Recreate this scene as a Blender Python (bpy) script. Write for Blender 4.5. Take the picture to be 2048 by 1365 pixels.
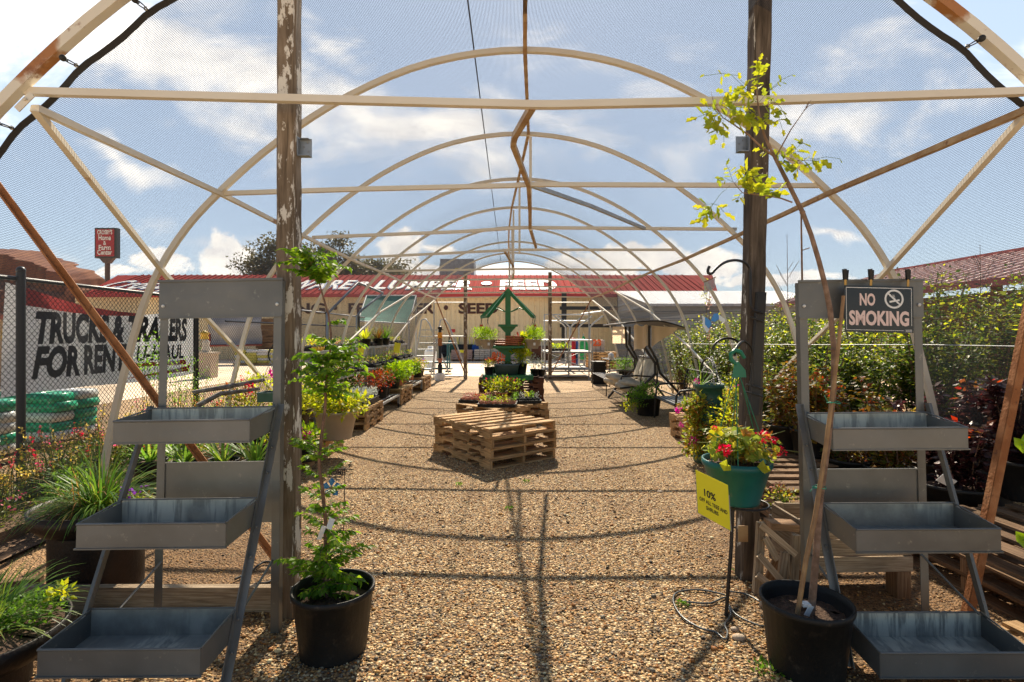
import bpy, math, random
import numpy as np
from mathutils import Vector, Matrix, Euler
PI=math.pi; R=math.radians
SC=bpy.context.scene
for o in list(bpy.data.objects): bpy.data.objects.remove(o)
COL=SC.collection
# ------------------------------------------------------------------ camera
FPX=1080.0; CXP=1020.0; CYP=668.0; EYE=1.55
cd=bpy.data.cameras.new('camera'); cam=bpy.data.objects.new('camera',cd); COL.objects.link(cam)
cam.location=(0,0,EYE); cam.rotation_euler=(R(90),0,0)
cd.sensor_width=36; cd.lens=FPX/2048*36
cd.shift_x=(1024-CXP)/2048; cd.shift_y=-(682.5-CYP)/2048
cd.clip_start=.05; cd.clip_end=3000
SC.camera=cam
# ------------------------------------------------------------------ light
SUN_EL=42.0; SUN_AZ=1.0
sd=bpy.data.lights.new('sun','SUN'); sun=bpy.data.objects.new('sun',sd); COL.objects.link(sun)
sd.energy=5.0; sd.angle=R(.5); sd.color=(1.0,.875,.69)
sun.rotation_euler=(-R(90-SUN_EL),0,-R(SUN_AZ)); sun.location=(0,10,30)
SC.view_settings.view_transform='Standard'; SC.view_settings.look='None'
SC.view_settings.exposure=1.17; SC.view_settings.gamma=1
try:
    SC.cycles.transparent_max_bounces=24; SC.cycles.max_bounces=8
    SC.cycles.sample_clamp_indirect=6
except Exception: pass
W=bpy.data.worlds.new('World'); SC.world=W; W.use_nodes=True
def world():
    nt=W.node_tree; nt.nodes.clear(); N=nt.nodes.new; L=nt.links.new
    out=N('ShaderNodeOutputWorld'); bg=N('ShaderNodeBackground'); bg.inputs['Strength'].default_value=.095
    sky=N('ShaderNodeTexSky'); sky.sky_type='NISHITA'; sky.sun_disc=False
    sky.sun_elevation=R(SUN_EL); sky.sun_rotation=R(SUN_AZ); sky.altitude=1500; sky.air_density=1.1; sky.dust_density=.6; sky.ozone_density=2.0
    tc=N('ShaderNodeTexCoord'); sp=N('ShaderNodeSeparateXYZ'); L(tc.outputs['Generated'],sp.inputs[0])
    def m(op,a,b=None,c=None,cl=False):
        n=N('ShaderNodeMath'); n.operation=op; n.use_clamp=cl
        for i,x in enumerate((a,b,c)):
            if x is None: continue
            if isinstance(x,(int,float)): n.inputs[i].default_value=x
            else: L(x,n.inputs[i])
        return n.outputs[0]
    yy=m('MAXIMUM',m('ABSOLUTE',sp.outputs[1]),.08)
    u=m('DIVIDE',sp.outputs[0],yy); v=m('DIVIDE',sp.outputs[2],yy)
    cb=N('ShaderNodeCombineXYZ'); L(u,cb.inputs[0]); L(v,cb.inputs[1])
    def noise(scale,detail,sx=1,sy=1,rot=0,dist=0,rough=.55):
        mp=N('ShaderNodeMapping'); mp.inputs['Scale'].default_value=(sx,sy,1); mp.inputs['Rotation'].default_value=(0,0,rot)
        L(cb.outputs[0],mp.inputs[0]); n=N('ShaderNodeTexNoise'); n.inputs['Scale'].default_value=scale
        n.inputs['Detail'].default_value=detail; n.inputs['Roughness'].default_value=rough; n.inputs['Distortion'].default_value=dist
        L(mp.outputs[0],n.inputs['Vector']); return n
    wn=noise(3.0,4)
    sub=N('ShaderNodeVectorMath'); sub.operation='SUBTRACT'; L(wn.outputs['Color'],sub.inputs[0]); sub.inputs[1].default_value=(.5,.5,.5)
    def blobs(lst,warp):
        scl=N('ShaderNodeVectorMath'); scl.operation='SCALE'; L(sub.outputs[0],scl.inputs[0]); scl.inputs[3].default_value=warp
        ad=N('ShaderNodeVectorMath'); ad.operation='ADD'; L(cb.outputs[0],ad.inputs[0]); L(scl.outputs[0],ad.inputs[1])
        tot=None
        for (px,py,ax,ay,rot,wt) in lst:
            mp=N('ShaderNodeMapping'); mp.vector_type='TEXTURE'
            mp.inputs['Location'].default_value=((px-CXP)/FPX,(CYP-py)/FPX,0)
            mp.inputs['Rotation'].default_value=(0,0,R(rot)); mp.inputs['Scale'].default_value=(ax/FPX,ay/FPX,1)
            L(ad.outputs[0],mp.inputs[0])
            ml=N('ShaderNodeVectorMath'); ml.operation='MULTIPLY'; L(mp.outputs[0],ml.inputs[0]); ml.inputs[1].default_value=(1,1,0)
            ln=N('ShaderNodeVectorMath'); ln.operation='LENGTH'; L(ml.outputs[0],ln.inputs[0])
            f=m('MULTIPLY',m('SUBTRACT',1.0,m('MULTIPLY',ln.outputs['Value'],.55),cl=True),wt)
            tot=f if tot is None else m('MAXIMUM',tot,f)
        return tot
    cir=blobs([(60,40,340,150,12,1),(430,170,380,75,-24,1),(760,265,260,60,-14,1.05),(620,100,110,60,-40,.7),(1180,110,260,60,-20,.45),
               (1600,250,260,60,18,.75),(1730,60,120,80,0,.6),(230,335,90,22,-8,.85),(1900,230,160,40,20,.55),(1150,260,200,40,-20,.5),(300,470,300,30,0,.4),(1660,495,50,12,0,.8),(2040,130,120,60,30,.7)],.35)
    n1=noise(4.0,9,1,2.3,R(24),.6,.62)
    cm=m('ADD',cir,m('MULTIPLY',m('SUBTRACT',n1.outputs['Fac'],.5),1.6))
    mr=N('ShaderNodeMapRange'); mr.interpolation_type='SMOOTHSTEP'; L(cm,mr.inputs[0]); mr.inputs[1].default_value=.15; mr.inputs[2].default_value=.95
    cmask=m('MULTIPLY',mr.outputs[0],.93)
    cu=blobs([(462,515,58,52,0,1),(330,530,75,26,0,1),(255,545,60,14,0,.9),(812,505,44,44,0,1),(760,535,60,20,0,.9),(560,545,60,16,0,.9),(940,545,260,22,0,.95),
              (1290,505,150,36,-4,1),(1380,520,110,40,0,.95),(1180,535,120,26,0,1),(1560,560,180,18,0,.9),(1480,590,80,16,0,.8),(100,570,80,20,0,.8),(870,500,60,16,0,.7)],.10)
    n2=noise(16,8,1,1.3,0,.3,.6)
    cm2=m('ADD',cu,m('MULTIPLY',m('SUBTRACT',n2.outputs['Fac'],.5),1.1))
    mr2=N('ShaderNodeMapRange'); mr2.interpolation_type='SMOOTHSTEP'; L(cm2,mr2.inputs[0]); mr2.inputs[1].default_value=.42; mr2.inputs[2].default_value=.62
    up=N('ShaderNodeMapRange'); L(sp.outputs[2],up.inputs[0]); up.inputs[1].default_value=-.02; up.inputs[2].default_value=.03
    allm=m('MULTIPLY',m('MAXIMUM',cmask,mr2.outputs[0]),up.outputs[0],cl=True)
    n3=noise(9,6,1,1.6)
    cr=N('ShaderNodeValToRGB'); L(n3.outputs['Fac'],cr.inputs[0])
    cr.color_ramp.elements[0].position=.3; cr.color_ramp.elements[0].color=(5.6,5.8,6.2,1)
    cr.color_ramp.elements[1].position=.6; cr.color_ramp.elements[1].color=(9.0,8.8,8.5,1)
    sk=N('ShaderNodeMixRGB'); L(sky.outputs[0],sk.inputs[1]); sk.inputs[2].default_value=(3.5,4.3,5.5,1)
    # the hazy, cloudy half of the sky is the half round the sun; behind the viewer it is deeper and clearer
    fw=N('ShaderNodeMapRange'); fw.interpolation_type='SMOOTHSTEP'; L(sp.outputs[1],fw.inputs[0]); fw.inputs[1].default_value=-.25; fw.inputs[2].default_value=.35; fw.inputs[3].default_value=0; fw.inputs[4].default_value=.66
    L(fw.outputs[0],sk.inputs[0])
    allm=m('MULTIPLY',allm,m('ADD',.25,m('MULTIPLY',fw.outputs[0],1.14)),cl=True)
    mx=N('ShaderNodeMixRGB'); L(allm,mx.inputs[0]); L(sk.outputs[0],mx.inputs[1]); L(cr.outputs[0],mx.inputs[2])
    # the sky is brightest round the sun and falls off away from it
    dp=N('ShaderNodeVectorMath'); dp.operation='DOT_PRODUCT'; L(tc.outputs['Generated'],dp.inputs[0]); dp.inputs[1].default_value=(0,math.cos(R(30)),math.sin(R(30)))
    fo=N('ShaderNodeMapRange'); fo.interpolation_type='SMOOTHSTEP'; L(dp.outputs['Value'],fo.inputs[0]); fo.inputs[1].default_value=0; fo.inputs[2].default_value=.62; fo.inputs[3].default_value=.54; fo.inputs[4].default_value=.98
    vm=N('ShaderNodeVectorMath'); vm.operation='SCALE'; L(mx.outputs[0],vm.inputs[0]); L(fo.outputs[0],vm.inputs[3])
    wt=N('ShaderNodeMixRGB'); wt.blend_type='MULTIPLY'; wt.inputs[0].default_value=1; L(vm.outputs[0],wt.inputs[1]); wt.inputs[2].default_value=(1.05,1.0,.93,1)
    L(wt.outputs[0],bg.inputs[0]); L(bg.outputs[0],out.inputs[0])
world()
# ------------------------------------------------------------------ pixel -> world helpers (measurements of the photograph)
def PX(px,py,Y): return Vector(((px-CXP)/FPX*Y,Y,EYE+(CYP-py)/FPX*Y))
def GR(px,py):
    Y=EYE*FPX/(py-CYP); return Vector(((px-CXP)/FPX*Y,Y,0))
def XP(px,Y): return (px-CXP)/FPX*Y
def ZP(py,Y): return EYE+(CYP-py)/FPX*Y
# ------------------------------------------------------------------ materials
MATS={}
def newmat(name):
    m=bpy.data.materials.new(name); m.use_nodes=True; nt=m.node_tree
    b=nt.nodes['Principled BSDF']; return m,nt,b
def setp(b,**k):
    for a,v in k.items():
        a=a.replace('_',' ')
        if a in b.inputs: b.inputs[a].default_value=v
def c4(c): return (c[0],c[1],c[2],1)
def plain(name,c,rough=.5,metal=0,c2=None,scale=8,bump=0,bscale=60,spec=.5,lo=.4,hi=.65,detail=5,randv=0,dirt=None):
    if name in MATS: return MATS[name]
    m,nt,b=newmat(name); N=nt.nodes.new; L=nt.links.new
    setp(b,Roughness=rough,Metallic=metal,Specular_IOR_Level=spec)
    b.inputs['Base Color'].default_value=c4(c)
    tc=N('ShaderNodeTexCoord')
    last=None
    if c2 is not None:
        n=N('ShaderNodeTexNoise'); n.inputs['Scale'].default_value=scale; n.inputs['Detail'].default_value=detail; L(tc.outputs['Object'],n.inputs['Vector'])
        cr=N('ShaderNodeValToRGB'); cr.color_ramp.elements[0].position=lo; cr.color_ramp.elements[1].position=hi
        cr.color_ramp.elements[0].color=c4(c); cr.color_ramp.elements[1].color=c4(c2); L(n.outputs['Fac'],cr.inputs[0]); last=cr.outputs[0]
    if dirt is not None:
        n=N('ShaderNodeTexNoise'); n.inputs['Scale'].default_value=scale*3.1; n.inputs['Detail'].default_value=8; n.inputs['Roughness'].default_value=.7; L(tc.outputs['Object'],n.inputs['Vector'])
        mr=N('ShaderNodeMapRange'); mr.inputs[1].default_value=.58; mr.inputs[2].default_value=.68; L(n.outputs['Fac'],mr.inputs[0])
        mx=N('ShaderNodeMixRGB'); L(mr.outputs[0],mx.inputs[0]); mx.inputs[2].default_value=c4(dirt)
        if last is None: mx.inputs[1].default_value=c4(c)
        else: L(last,mx.inputs[1])
        last=mx.outputs[0]
    if randv:
        oi=N('ShaderNodeObjectInfo'); hs=N('ShaderNodeHueSaturation'); mr=N('ShaderNodeMapRange')
        mr.inputs[3].default_value=1-randv; mr.inputs[4].default_value=1+randv; L(oi.outputs['Random'],mr.inputs[0]); L(mr.outputs[0],hs.inputs['Value'])
        if last is None: hs.inputs['Color'].default_value=c4(c)
        else: L(last,hs.inputs['Color'])
        last=hs.outputs[0]
    if last is not None: L(last,b.inputs['Base Color'])
    if bump:
        n=N('ShaderNodeTexNoise'); n.inputs['Scale'].default_value=bscale; n.inputs['Detail'].default_value=4; L(tc.outputs['Object'],n.inputs['Vector'])
        bp=N('ShaderNodeBump'); bp.inputs['Strength'].default_value=bump; bp.inputs['Distance'].default_value=.01; L(n.outputs['Fac'],bp.inputs['Height']); L(bp.outputs[0],b.inputs['Normal'])
    MATS[name]=m; return m
def wood(name,a,bb,c,paint=None,gs=(1.5,34),knots=True):
    if name in MATS: return MATS[name]
    m,nt,b=newmat(name); N=nt.nodes.new; L=nt.links.new
    setp(b,Roughness=.8,Specular_IOR_Level=.25)
    uv=N('ShaderNodeUVMap'); mp=N('ShaderNodeMapping'); mp.inputs['Scale'].default_value=(gs[0],gs[1],1); L(uv.outputs[0],mp.inputs[0])
    n=N('ShaderNodeTexNoise'); n.inputs['Scale'].default_value=3; n.inputs['Detail'].default_value=7; n.inputs['Roughness'].default_value=.65; n.inputs['Distortion'].default_value=.6; L(mp.outputs[0],n.inputs['Vector'])
    cr=N('ShaderNodeValToRGB'); e=cr.color_ramp.elements; e[0].position=.3; e[0].color=c4(a); e[1].position=.7; e[1].color=c4(c); x=e.new(.48); x.color=c4(bb); L(n.outputs['Fac'],cr.inputs[0])
    n2=N('ShaderNodeTexNoise'); n2.inputs['Scale'].default_value=2.2; n2.inputs['Detail'].default_value=3; L(uv.outputs[0],n2.inputs['Vector'])
    hs=N('ShaderNodeHueSaturation'); mr=N('ShaderNodeMapRange'); mr.inputs[1].default_value=.3; mr.inputs[2].default_value=.7; mr.inputs[3].default_value=.6; mr.inputs[4].default_value=1.35; L(n2.outputs['Fac'],mr.inputs[0]); L(mr.outputs[0],hs.inputs['Value']); L(cr.outputs[0],hs.inputs['Color'])
    oi=N('ShaderNodeObjectInfo'); hs2=N('ShaderNodeHueSaturation'); mr2=N('ShaderNodeMapRange'); mr2.inputs[3].default_value=.75; mr2.inputs[4].default_value=1.2; L(oi.outputs['Random'],mr2.inputs[0]); L(mr2.outputs[0],hs2.inputs['Value']); L(hs.outputs[0],hs2.inputs['Color'])
    last=hs2.outputs[0]
    if paint:
        col,amt=paint
        mpp=N('ShaderNodeMapping'); mpp.inputs['Scale'].default_value=(1.6,11,1); L(uv.outputs[0],mpp.inputs[0])
        n3=N('ShaderNodeTexNoise'); n3.inputs['Scale'].default_value=2; n3.inputs['Detail'].default_value=9; n3.inputs['Roughness'].default_value=.72; L(mpp.outputs[0],n3.inputs['Vector'])
        mr3=N('ShaderNodeMapRange'); mr3.inputs[1].default_value=amt; mr3.inputs[2].default_value=amt+.015; L(n3.outputs['Fac'],mr3.inputs[0])
        mx=N('ShaderNodeMixRGB'); L(mr3.outputs[0],mx.inputs[0]); L(last,mx.inputs[1]); mx.inputs[2].default_value=c4(col); last=mx.outputs[0]
    L(last,b.inputs['Base Color'])
    bp=N('ShaderNodeBump'); bp.inputs['Strength'].default_value=.5; bp.inputs['Distance'].default_value=.004; L(n.outputs['Fac'],bp.inputs['Height']); L(bp.outputs[0],b.inputs['Normal'])
    MATS[name]=m; return m
def leafmat(name,cols,trans=.5,rough=.45):
    """leaf material: random tone per leaf, light passes through the blade"""
    if name in MATS: return MATS[name]
    m,nt,b=newmat(name); N=nt.nodes.new; L=nt.links.new
    geo=N('ShaderNodeNewGeometry'); cr=N('ShaderNodeValToRGB'); e=cr.color_ramp.elements
    k=len(cols)
    e[0].position=0; e[0].color=c4(cols[0]); e[1].position=1; e[1].color=c4(cols[-1])
    for i in range(1,k-1): x=e.new(i/(k-1)); x.color=c4(cols[i])
    L(geo.outputs['Random Per Island'],cr.inputs[0])
    setp(b,Roughness=rough,Specular_IOR_Level=.35); L(cr.outputs[0],b.inputs['Base Color'])
    tr=N('ShaderNodeBsdfTranslucent'); hs=N('ShaderNodeHueSaturation'); hs.inputs['Value'].default_value=2.0; hs.inputs['Saturation'].default_value=1.05; hs.inputs['Hue'].default_value=.485; L(cr.outputs[0],hs.inputs['Color']); L(hs.outputs[0],tr.inputs[0])
    mx=N('ShaderNodeMixShader'); mx.inputs[0].default_value=trans; L(b.outputs[0],mx.inputs[1]); L(tr.outputs[0],mx.inputs[2])
    out=[n for n in nt.nodes if n.type=='OUTPUT_MATERIAL'][0]; L(mx.outputs[0],out.inputs[0])
    MATS[name]=m; return m
# ------------------------------------------------------------------ mesh builder
rnd=random.Random(7); rng=np.random.default_rng(5)
class MB:
    def __init__(s): s.v=[];s.f=[];s.uv=[];s.sm=[]
    def add(s,vs,fs,uvs=None,smooth=False):
        b=len(s.v); s.v.extend([tuple(x) for x in vs])
        for i,f in enumerate(fs):
            s.f.append(tuple(b+j for j in f)); s.sm.append(smooth)
            if uvs is not None: s.uv.extend(uvs[i])
            else: s.uv.extend([(vs[j][0]+vs[j][1],vs[j][2]) for j in f])
        return s
    def box(s,c,size,rot=None,taper=None):
        hx,hy,hz=size[0]/2,size[1]/2,size[2]/2; c=Vector(c)
        P=[Vector((x*hx,y*hy,z*hz)) for z in(-1,1) for y in(-1,1) for x in(-1,1)]
        if taper:
            for p in P:
                if p.z<0: p.x*=taper; p.y*=taper
        F=[(0,2,3,1),(4,5,7,6),(0,1,5,4),(2,6,7,3),(0,4,6,2),(1,3,7,5)]
        ax=max(range(3),key=lambda i:size[i]); o=[i for i in range(3) if i!=ax]
        ou,ov=rnd.random()*20,rnd.random()*20
        uvs=[[(P[j][ax]+ou,P[j][o[0]]+P[j][o[1]]*1.01+ov) for j in f] for f in F]
        M=None
        if rot is not None: M=rot if isinstance(rot,Matrix) else (Matrix.Rotation(rot,3,'Z') if isinstance(rot,(int,float)) else Euler(rot).to_matrix())
        vs=[(M@p if M else p)+c for p in P]
        return s.add(vs,F,uvs)
    def beam(s,p0,p1,w,h=None,up=(0,0,1)):
        p0=Vector(p0);p1=Vector(p1);h=h or w; d=p1-p0; L=d.length; x=d.normalized(); u=Vector(up)
        if abs(x.dot(u))>.98: u=Vector((0,1,0))
        y=u.cross(x).normalized(); z=x.cross(y)
        return s.box((p0+p1)/2,(L,w,h),Matrix((x,y,z)).transposed())
    def tube(s,pts,r,n=8,phase=0,cap=True,smooth=True,closed=False,up=None):
        pts=[Vector(p) for p in pts]; K=len(pts); rr=r if isinstance(r,(list,tuple)) else [r]*K
        T=[]
        for i in range(K):
            a=pts[(i-1)%K] if (i>0 or closed) else pts[i]; b=pts[(i+1)%K] if (i<K-1 or closed) else pts[i]
            T.append((b-a).normalized())
        u=Vector(up) if up else (Vector((0,0,1)) if abs(T[0].z)<.9 else Vector((0,1,0)))
        nrm=(u-T[0]*u.dot(T[0])).normalized(); vs=[];acc=0;lens=[];ou=rnd.random()*9
        for i in range(K):
            nrm=(nrm-T[i]*nrm.dot(T[i])).normalized(); bi=T[i].cross(nrm)
            if i: acc+=(pts[i]-pts[i-1]).length
            lens.append(acc+ou)
            for k in range(n):
                a=2*PI*k/n+phase; vs.append(pts[i]+(nrm*math.cos(a)+bi*math.sin(a))*rr[i])
        fs=[];uvs=[]
        R_=K if closed else K-1
        for i in range(R_):
            j=(i+1)%K
            for k in range(n):
                k2=(k+1)%n; fs.append((i*n+k,i*n+k2,j*n+k2,j*n+k))
                c=2*PI*max(rr[0],.004)/n; uvs.append([(lens[i],k*c),(lens[i],(k+1)*c),(lens[j] if j else acc,(k+1)*c),(lens[j] if j else acc,k*c)])
        s.add(vs,fs,uvs,smooth)
        if cap and not closed:
            for i in (0,K-1):
                s.add([vs[i*n+k] for k in range(n)],[tuple(range(n)) if i else tuple(range(n-1,-1,-1))])
        return s
    def sq(s,pts,w,up=None): return s.tube(pts,w*.7071,4,PI/4,smooth=False,up=up)
    def lathe(s,prof,c=(0,0,0),n=28,a0=0,a1=2*PI,smooth=True,sx=1,sy=1):
        c=Vector(c);K=len(prof);full=abs(a1-a0-2*PI)<1e-6; m=n if full else n+1
        vs=[]
        for (r,z) in prof:
            for k in range(m):
                a=a0+(a1-a0)*k/n; vs.append(c+Vector((r*math.cos(a)*sx,r*math.sin(a)*sy,z)))
        fs=[]
        for i in range(K-1):
            for k in range(n):
                k2=(k+1)%m; fs.append((i*m+k,i*m+k2,(i+1)*m+k2,(i+1)*m+k))
        return s.add(vs,fs,None,smooth)
    def prism(s,poly,depth,M):
        """poly in local xy, extruded along local z from 0 to depth"""
        n=len(poly); vs=[M@Vector((x,y,0)) for x,y in poly]+[M@Vector((x,y,depth)) for x,y in poly]
        fs=[tuple(range(n-1,-1,-1)),tuple(range(n,2*n))]+[(i,(i+1)%n,n+(i+1)%n,n+i) for i in range(n)]
        pl=[(x,y) for x,y in poly]; o=rnd.random()*9
        uv=[[(pl[j][0]+o,pl[j][1]) for j in range(n-1,-1,-1)],[(pl[j][0]+o,pl[j][1]) for j in range(n)]]+[[(pl[i][0]+o,0),(pl[(i+1)%n][0]+o,0),(pl[(i+1)%n][0]+o,depth),(pl[i][0]+o,depth)] for i in range(n)]
        return s.add(vs,fs,uv)
    def ball(s,c,r,n=8,sc=(1,1,1)):
        c=Vector(c); prof=[(max(1e-4,math.sin(PI*i/n)),-math.cos(PI*i/n)) for i in range(n+1)]
        vs=[];m=n+2
        for (a,z) in prof:
            for k in range(m):
                t=2*PI*k/m; vs.append(c+Vector((a*math.cos(t)*r*sc[0],a*math.sin(t)*r*sc[1],z*r*sc[2])))
        fs=[(i*m+k,i*m+(k+1)%m,(i+1)*m+(k+1)%m,(i+1)*m+k) for i in range(n) for k in range(m)]
        return s.add(vs,fs,None,True)
    def grid(s,fn,nu,nv,smooth=True,uvs=None):
        vs=[fn(i/nu,j/nv) for j in range(nv+1) for i in range(nu+1)]; m=nu+1
        fs=[(j*m+i,j*m+i+1,(j+1)*m+i+1,(j+1)*m+i) for j in range(nv) for i in range(nu)]
        if uvs: U=[[uvs(k%m/nu,k//m/nv) for k in f] for f in fs]
        else: U=None
        return s.add(vs,fs,U,smooth)
    def build(s,name,mat,parent=None,world=True,**tags):
        me=bpy.data.meshes.new(name)
        off=Vector((0,0,0))
        if parent is not None and world:
            off=Vector(parent.location); p=parent.parent
            while p is not None: off+=Vector(p.location); p=p.parent
        me.from_pydata([(a[0]-off[0],a[1]-off[1],a[2]-off[2]) for a in s.v],[],s.f)
        ul=me.uv_layers.new(name='UVMap'); ul.data.foreach_set('uv',[c for u in s.uv for c in u])
        me.polygons.foreach_set('use_smooth',s.sm); me.update()
        return link(name,me,mat,parent,**tags)
def link(name,me,mat,parent=None,**tags):
    o=bpy.data.objects.new(name,me); COL.objects.link(o)
    if mat: me.materials.append(mat)
    if parent is not None: o.parent=parent
    for k,v in tags.items(): o[k]=v
    return o
def thing(name,label,cat,loc=(0,0,0),group=None,rot=None):
    o=bpy.data.objects.new(name,None); COL.objects.link(o); o.location=loc; o.empty_display_size=.1
    if rot is not None: o.rotation_euler=rot if not isinstance(rot,(int,float)) else (0,0,rot)
    o['label']=label; o['category']=cat
    if group: o['group']=group
    return o
def tag(o,label,cat,group=None):
    o['label']=label;o['category']=cat
    if group:o['group']=group
    return o
def struct(o): o['kind']='structure'; return o
def dup(root,loc=None,rot=None,label=None,group=None):
    def cp(o,par):
        c=o.copy(); COL.objects.link(c); c.parent=par
        for ch in kids.get(o.name,[]): cp(ch,c)
        return c
    kids={}
    def walk(o):
        ch=[x for x in ALLKIDS(o)]
        kids[o.name]=ch
        for x in ch: walk(x)
    walk(root); r=cp(root,None)
    if loc is not None: r.location=loc
    if rot is not None: r.rotation_euler=(0,0,rot) if isinstance(rot,(int,float)) else rot
    if label: r['label']=label
    if group: r['group']=group
    return r
def ALLKIDS(o): return list(o.children)
def fastmesh(name,V,F,mat,parent=None,smooth=False,world=True,**tags):
    """V (n,3) float array, F (m,k) int array, all faces with k corners"""
    V=np.asarray(V,dtype=np.float32).copy(); F=np.asarray(F,dtype=np.int32)
    if parent is not None and world:
        off=Vector(parent.location); p=parent.parent
        while p is not None: off+=Vector(p.location); p=p.parent
        V-=np.array(off[:],dtype=np.float32)
    k=F.shape[1]; me=bpy.data.meshes.new(name)
    me.vertices.add(len(V)); me.vertices.foreach_set('co',V.ravel())
    me.loops.add(F.size); me.loops.foreach_set('vertex_index',F.ravel())
    me.polygons.add(len(F)); me.polygons.foreach_set('loop_start',np.arange(0,F.size,k,dtype=np.int32))
    try: me.polygons.foreach_set('loop_total',np.full(len(F),k,dtype=np.int32))
    except Exception: pass
    me.polygons.foreach_set('use_smooth',np.full(len(F),smooth)); me.update(calc_edges=True)
    return link(name,me,mat,parent,**tags)
def norm(a): return a/np.maximum(np.linalg.norm(a,axis=1,keepdims=True),1e-6)
def leaves(P,D,L,Wd,name,mat,parent,fold=.25,lobed=False,up=None,curl=.15,**tags):
    """one folded blade per point: P base, D direction, L length, Wd width"""
    P=np.asarray(P,float); D=norm(np.asarray(D,float)); n=len(P)
    L=np.broadcast_to(np.asarray(L,float),(n,))[:,None]; Wd=np.broadcast_to(np.asarray(Wd,float),(n,))[:,None]
    rv=rng.normal(size=(n,3))*.55+np.array([0,0,1.0]) if up is None else np.asarray(up,float)
    S=norm(np.cross(D,rv)); U=np.cross(S,D)
    tip=P+D*L-U*L*curl; mid=P+D*L*.5-U*Wd*fold*.5
    a=P+D*L*.38+S*Wd*.5; b=P+D*L*.38-S*Wd*.5
    if not lobed:
        V=np.stack([P,a,tip,b,mid],1).reshape(-1,3)
        base=np.arange(n)[:,None]*5
        F=np.concatenate([base+np.array([[0,4,2,1]]),base+np.array([[0,3,2,4]])],0)
    else:
        a2=P+D*L*.75+S*Wd*.42; b2=P+D*L*.75-S*Wd*.42; m1=P+D*L*.55+S*Wd*.22; m2=P+D*L*.55-S*Wd*.22
        V=np.stack([P,a,m1,a2,tip,b2,m2,b,mid],1).reshape(-1,3); base=np.arange(n)[:,None]*9
        F=np.concatenate([base+np.array([[0,8,2,1]]),base+np.array([[8,4,3,2]]),base+np.array([[0,7,6,8]]),base+np.array([[8,6,5,4]])],0)
    return fastmesh(name,V,F,mat,parent,**tags)
def clump(c,r,n,rise=.25,out=.7,shell=.45,seed=None,low=-1.0):
    """points and directions of leaves in a bumpy ellipsoid"""
    g=rng; d=norm(g.normal(size=(n,3))); d[:,2]=np.maximum(d[:,2],low)
    t=g.random(n)**shell
    bump=1+.22*np.sin(d[:,0]*5+c[0]*9)*np.cos(d[:,1]*6+c[1]*7)+.15*np.sin(d[:,2]*7+c[0]*3)
    P=np.array(c)+d*np.array(r)*(t*bump)[:,None]
    D=d*out+g.normal(size=(n,3))*.55+np.array([0,0,rise])
    return P,D
def many(cl):
    P=np.concatenate([a for a,b in cl]); D=np.concatenate([b for a,b in cl]); return P,D
def blades(name,mat,parent,base,n,L,wd,spread=.8,droop=.9,r0=.03,seg=5,lean=(0,0),**tags):
    """long strap leaves arching out from a base"""
    g=rng; V=[];F=[]
    b0=np.array(base,float)
    az=g.random(n)*2*PI; el=np.clip(g.normal(1.15-spread*.35,spread*.28,n),.35,1.5); ln=L*g.uniform(.55,1.1,n)
    for i in range(n):
        d=np.array([math.cos(az[i])*math.cos(el[i])+lean[0],math.sin(az[i])*math.cos(el[i])+lean[1],math.sin(el[i])]); d/=np.linalg.norm(d)
        s=np.cross(d,[0,0,1]); s/=max(np.linalg.norm(s),1e-5)
        p=b0+np.array([math.cos(az[i]),math.sin(az[i]),0])*r0*g.random()
        k0=len(V); st=ln[i]/seg
        for j in range(seg+1):
            t=j/seg; w=wd*(1-t**2.2)*.5*(.7+.3*min(1,t*3))+.0006
            V.append(p+s*w); V.append(p-s*w)
            p=p+d*st; d=d+np.array([0,0,-droop*st/L*(.6+1.6*t)]); d/=np.linalg.norm(d)
        for j in range(seg): a=k0+2*j; F.append((a,a+2,a+3,a+1))
    return fastmesh(name,np.array(V),np.array(F),mat,parent,**tags)
def text_mb(s,h,bold=.0,extr=.003,align='CENTER',spacing=1.0,shear=0,squash=1.0):
    cu=bpy.data.curves.new('t','FONT'); cu.body=s; cu.align_x=align; cu.align_y='BOTTOM_BASELINE'
    cu.size=1; cu.offset=bold; cu.extrude=0; cu.space_character=spacing; cu.shear=shear; cu.resolution_u=3
    o=bpy.data.objects.new('t',cu); COL.objects.link(o); bpy.context.view_layer.update()
    dg=bpy.context.evaluated_depsgraph_get(); me=bpy.data.meshes.new_from_object(o.evaluated_get(dg))
    k=h/.7; vs=[Vector((v.co.x*k*squash,v.co.y*k,0)) for v in me.vertices]; fs=[tuple(p.vertices) for p in me.polygons]
    bpy.data.objects.remove(o); bpy.data.curves.remove(cu); bpy.data.meshes.remove(me)
    return vs,fs
def put_text(mb,s,h,M,**k):
    """M maps text plane (x right, y up, z towards reader) to the world; widthfit scales to a given width"""
    wf=k.pop('width',None); warp=k.pop('warp',None)
    vs,fs=text_mb(s,h,**k)
    if wf:
        x0=min(v.x for v in vs); x1=max(v.x for v in vs); c=(x0+x1)/2; vs=[Vector(((v.x-c)*wf/(x1-x0),v.y,0)) for v in vs]
    if warp: vs=[warp(v) for v in vs]
    mb.add([M@v for v in vs],fs); return mb
def MX(origin,xd,yd):
    x=Vector(xd).normalized(); y=Vector(yd).normalized(); z=x.cross(y)
    m=Matrix((x,y,z)).transposed().to_4x4(); m.translation=Vector(origin); return m
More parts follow.
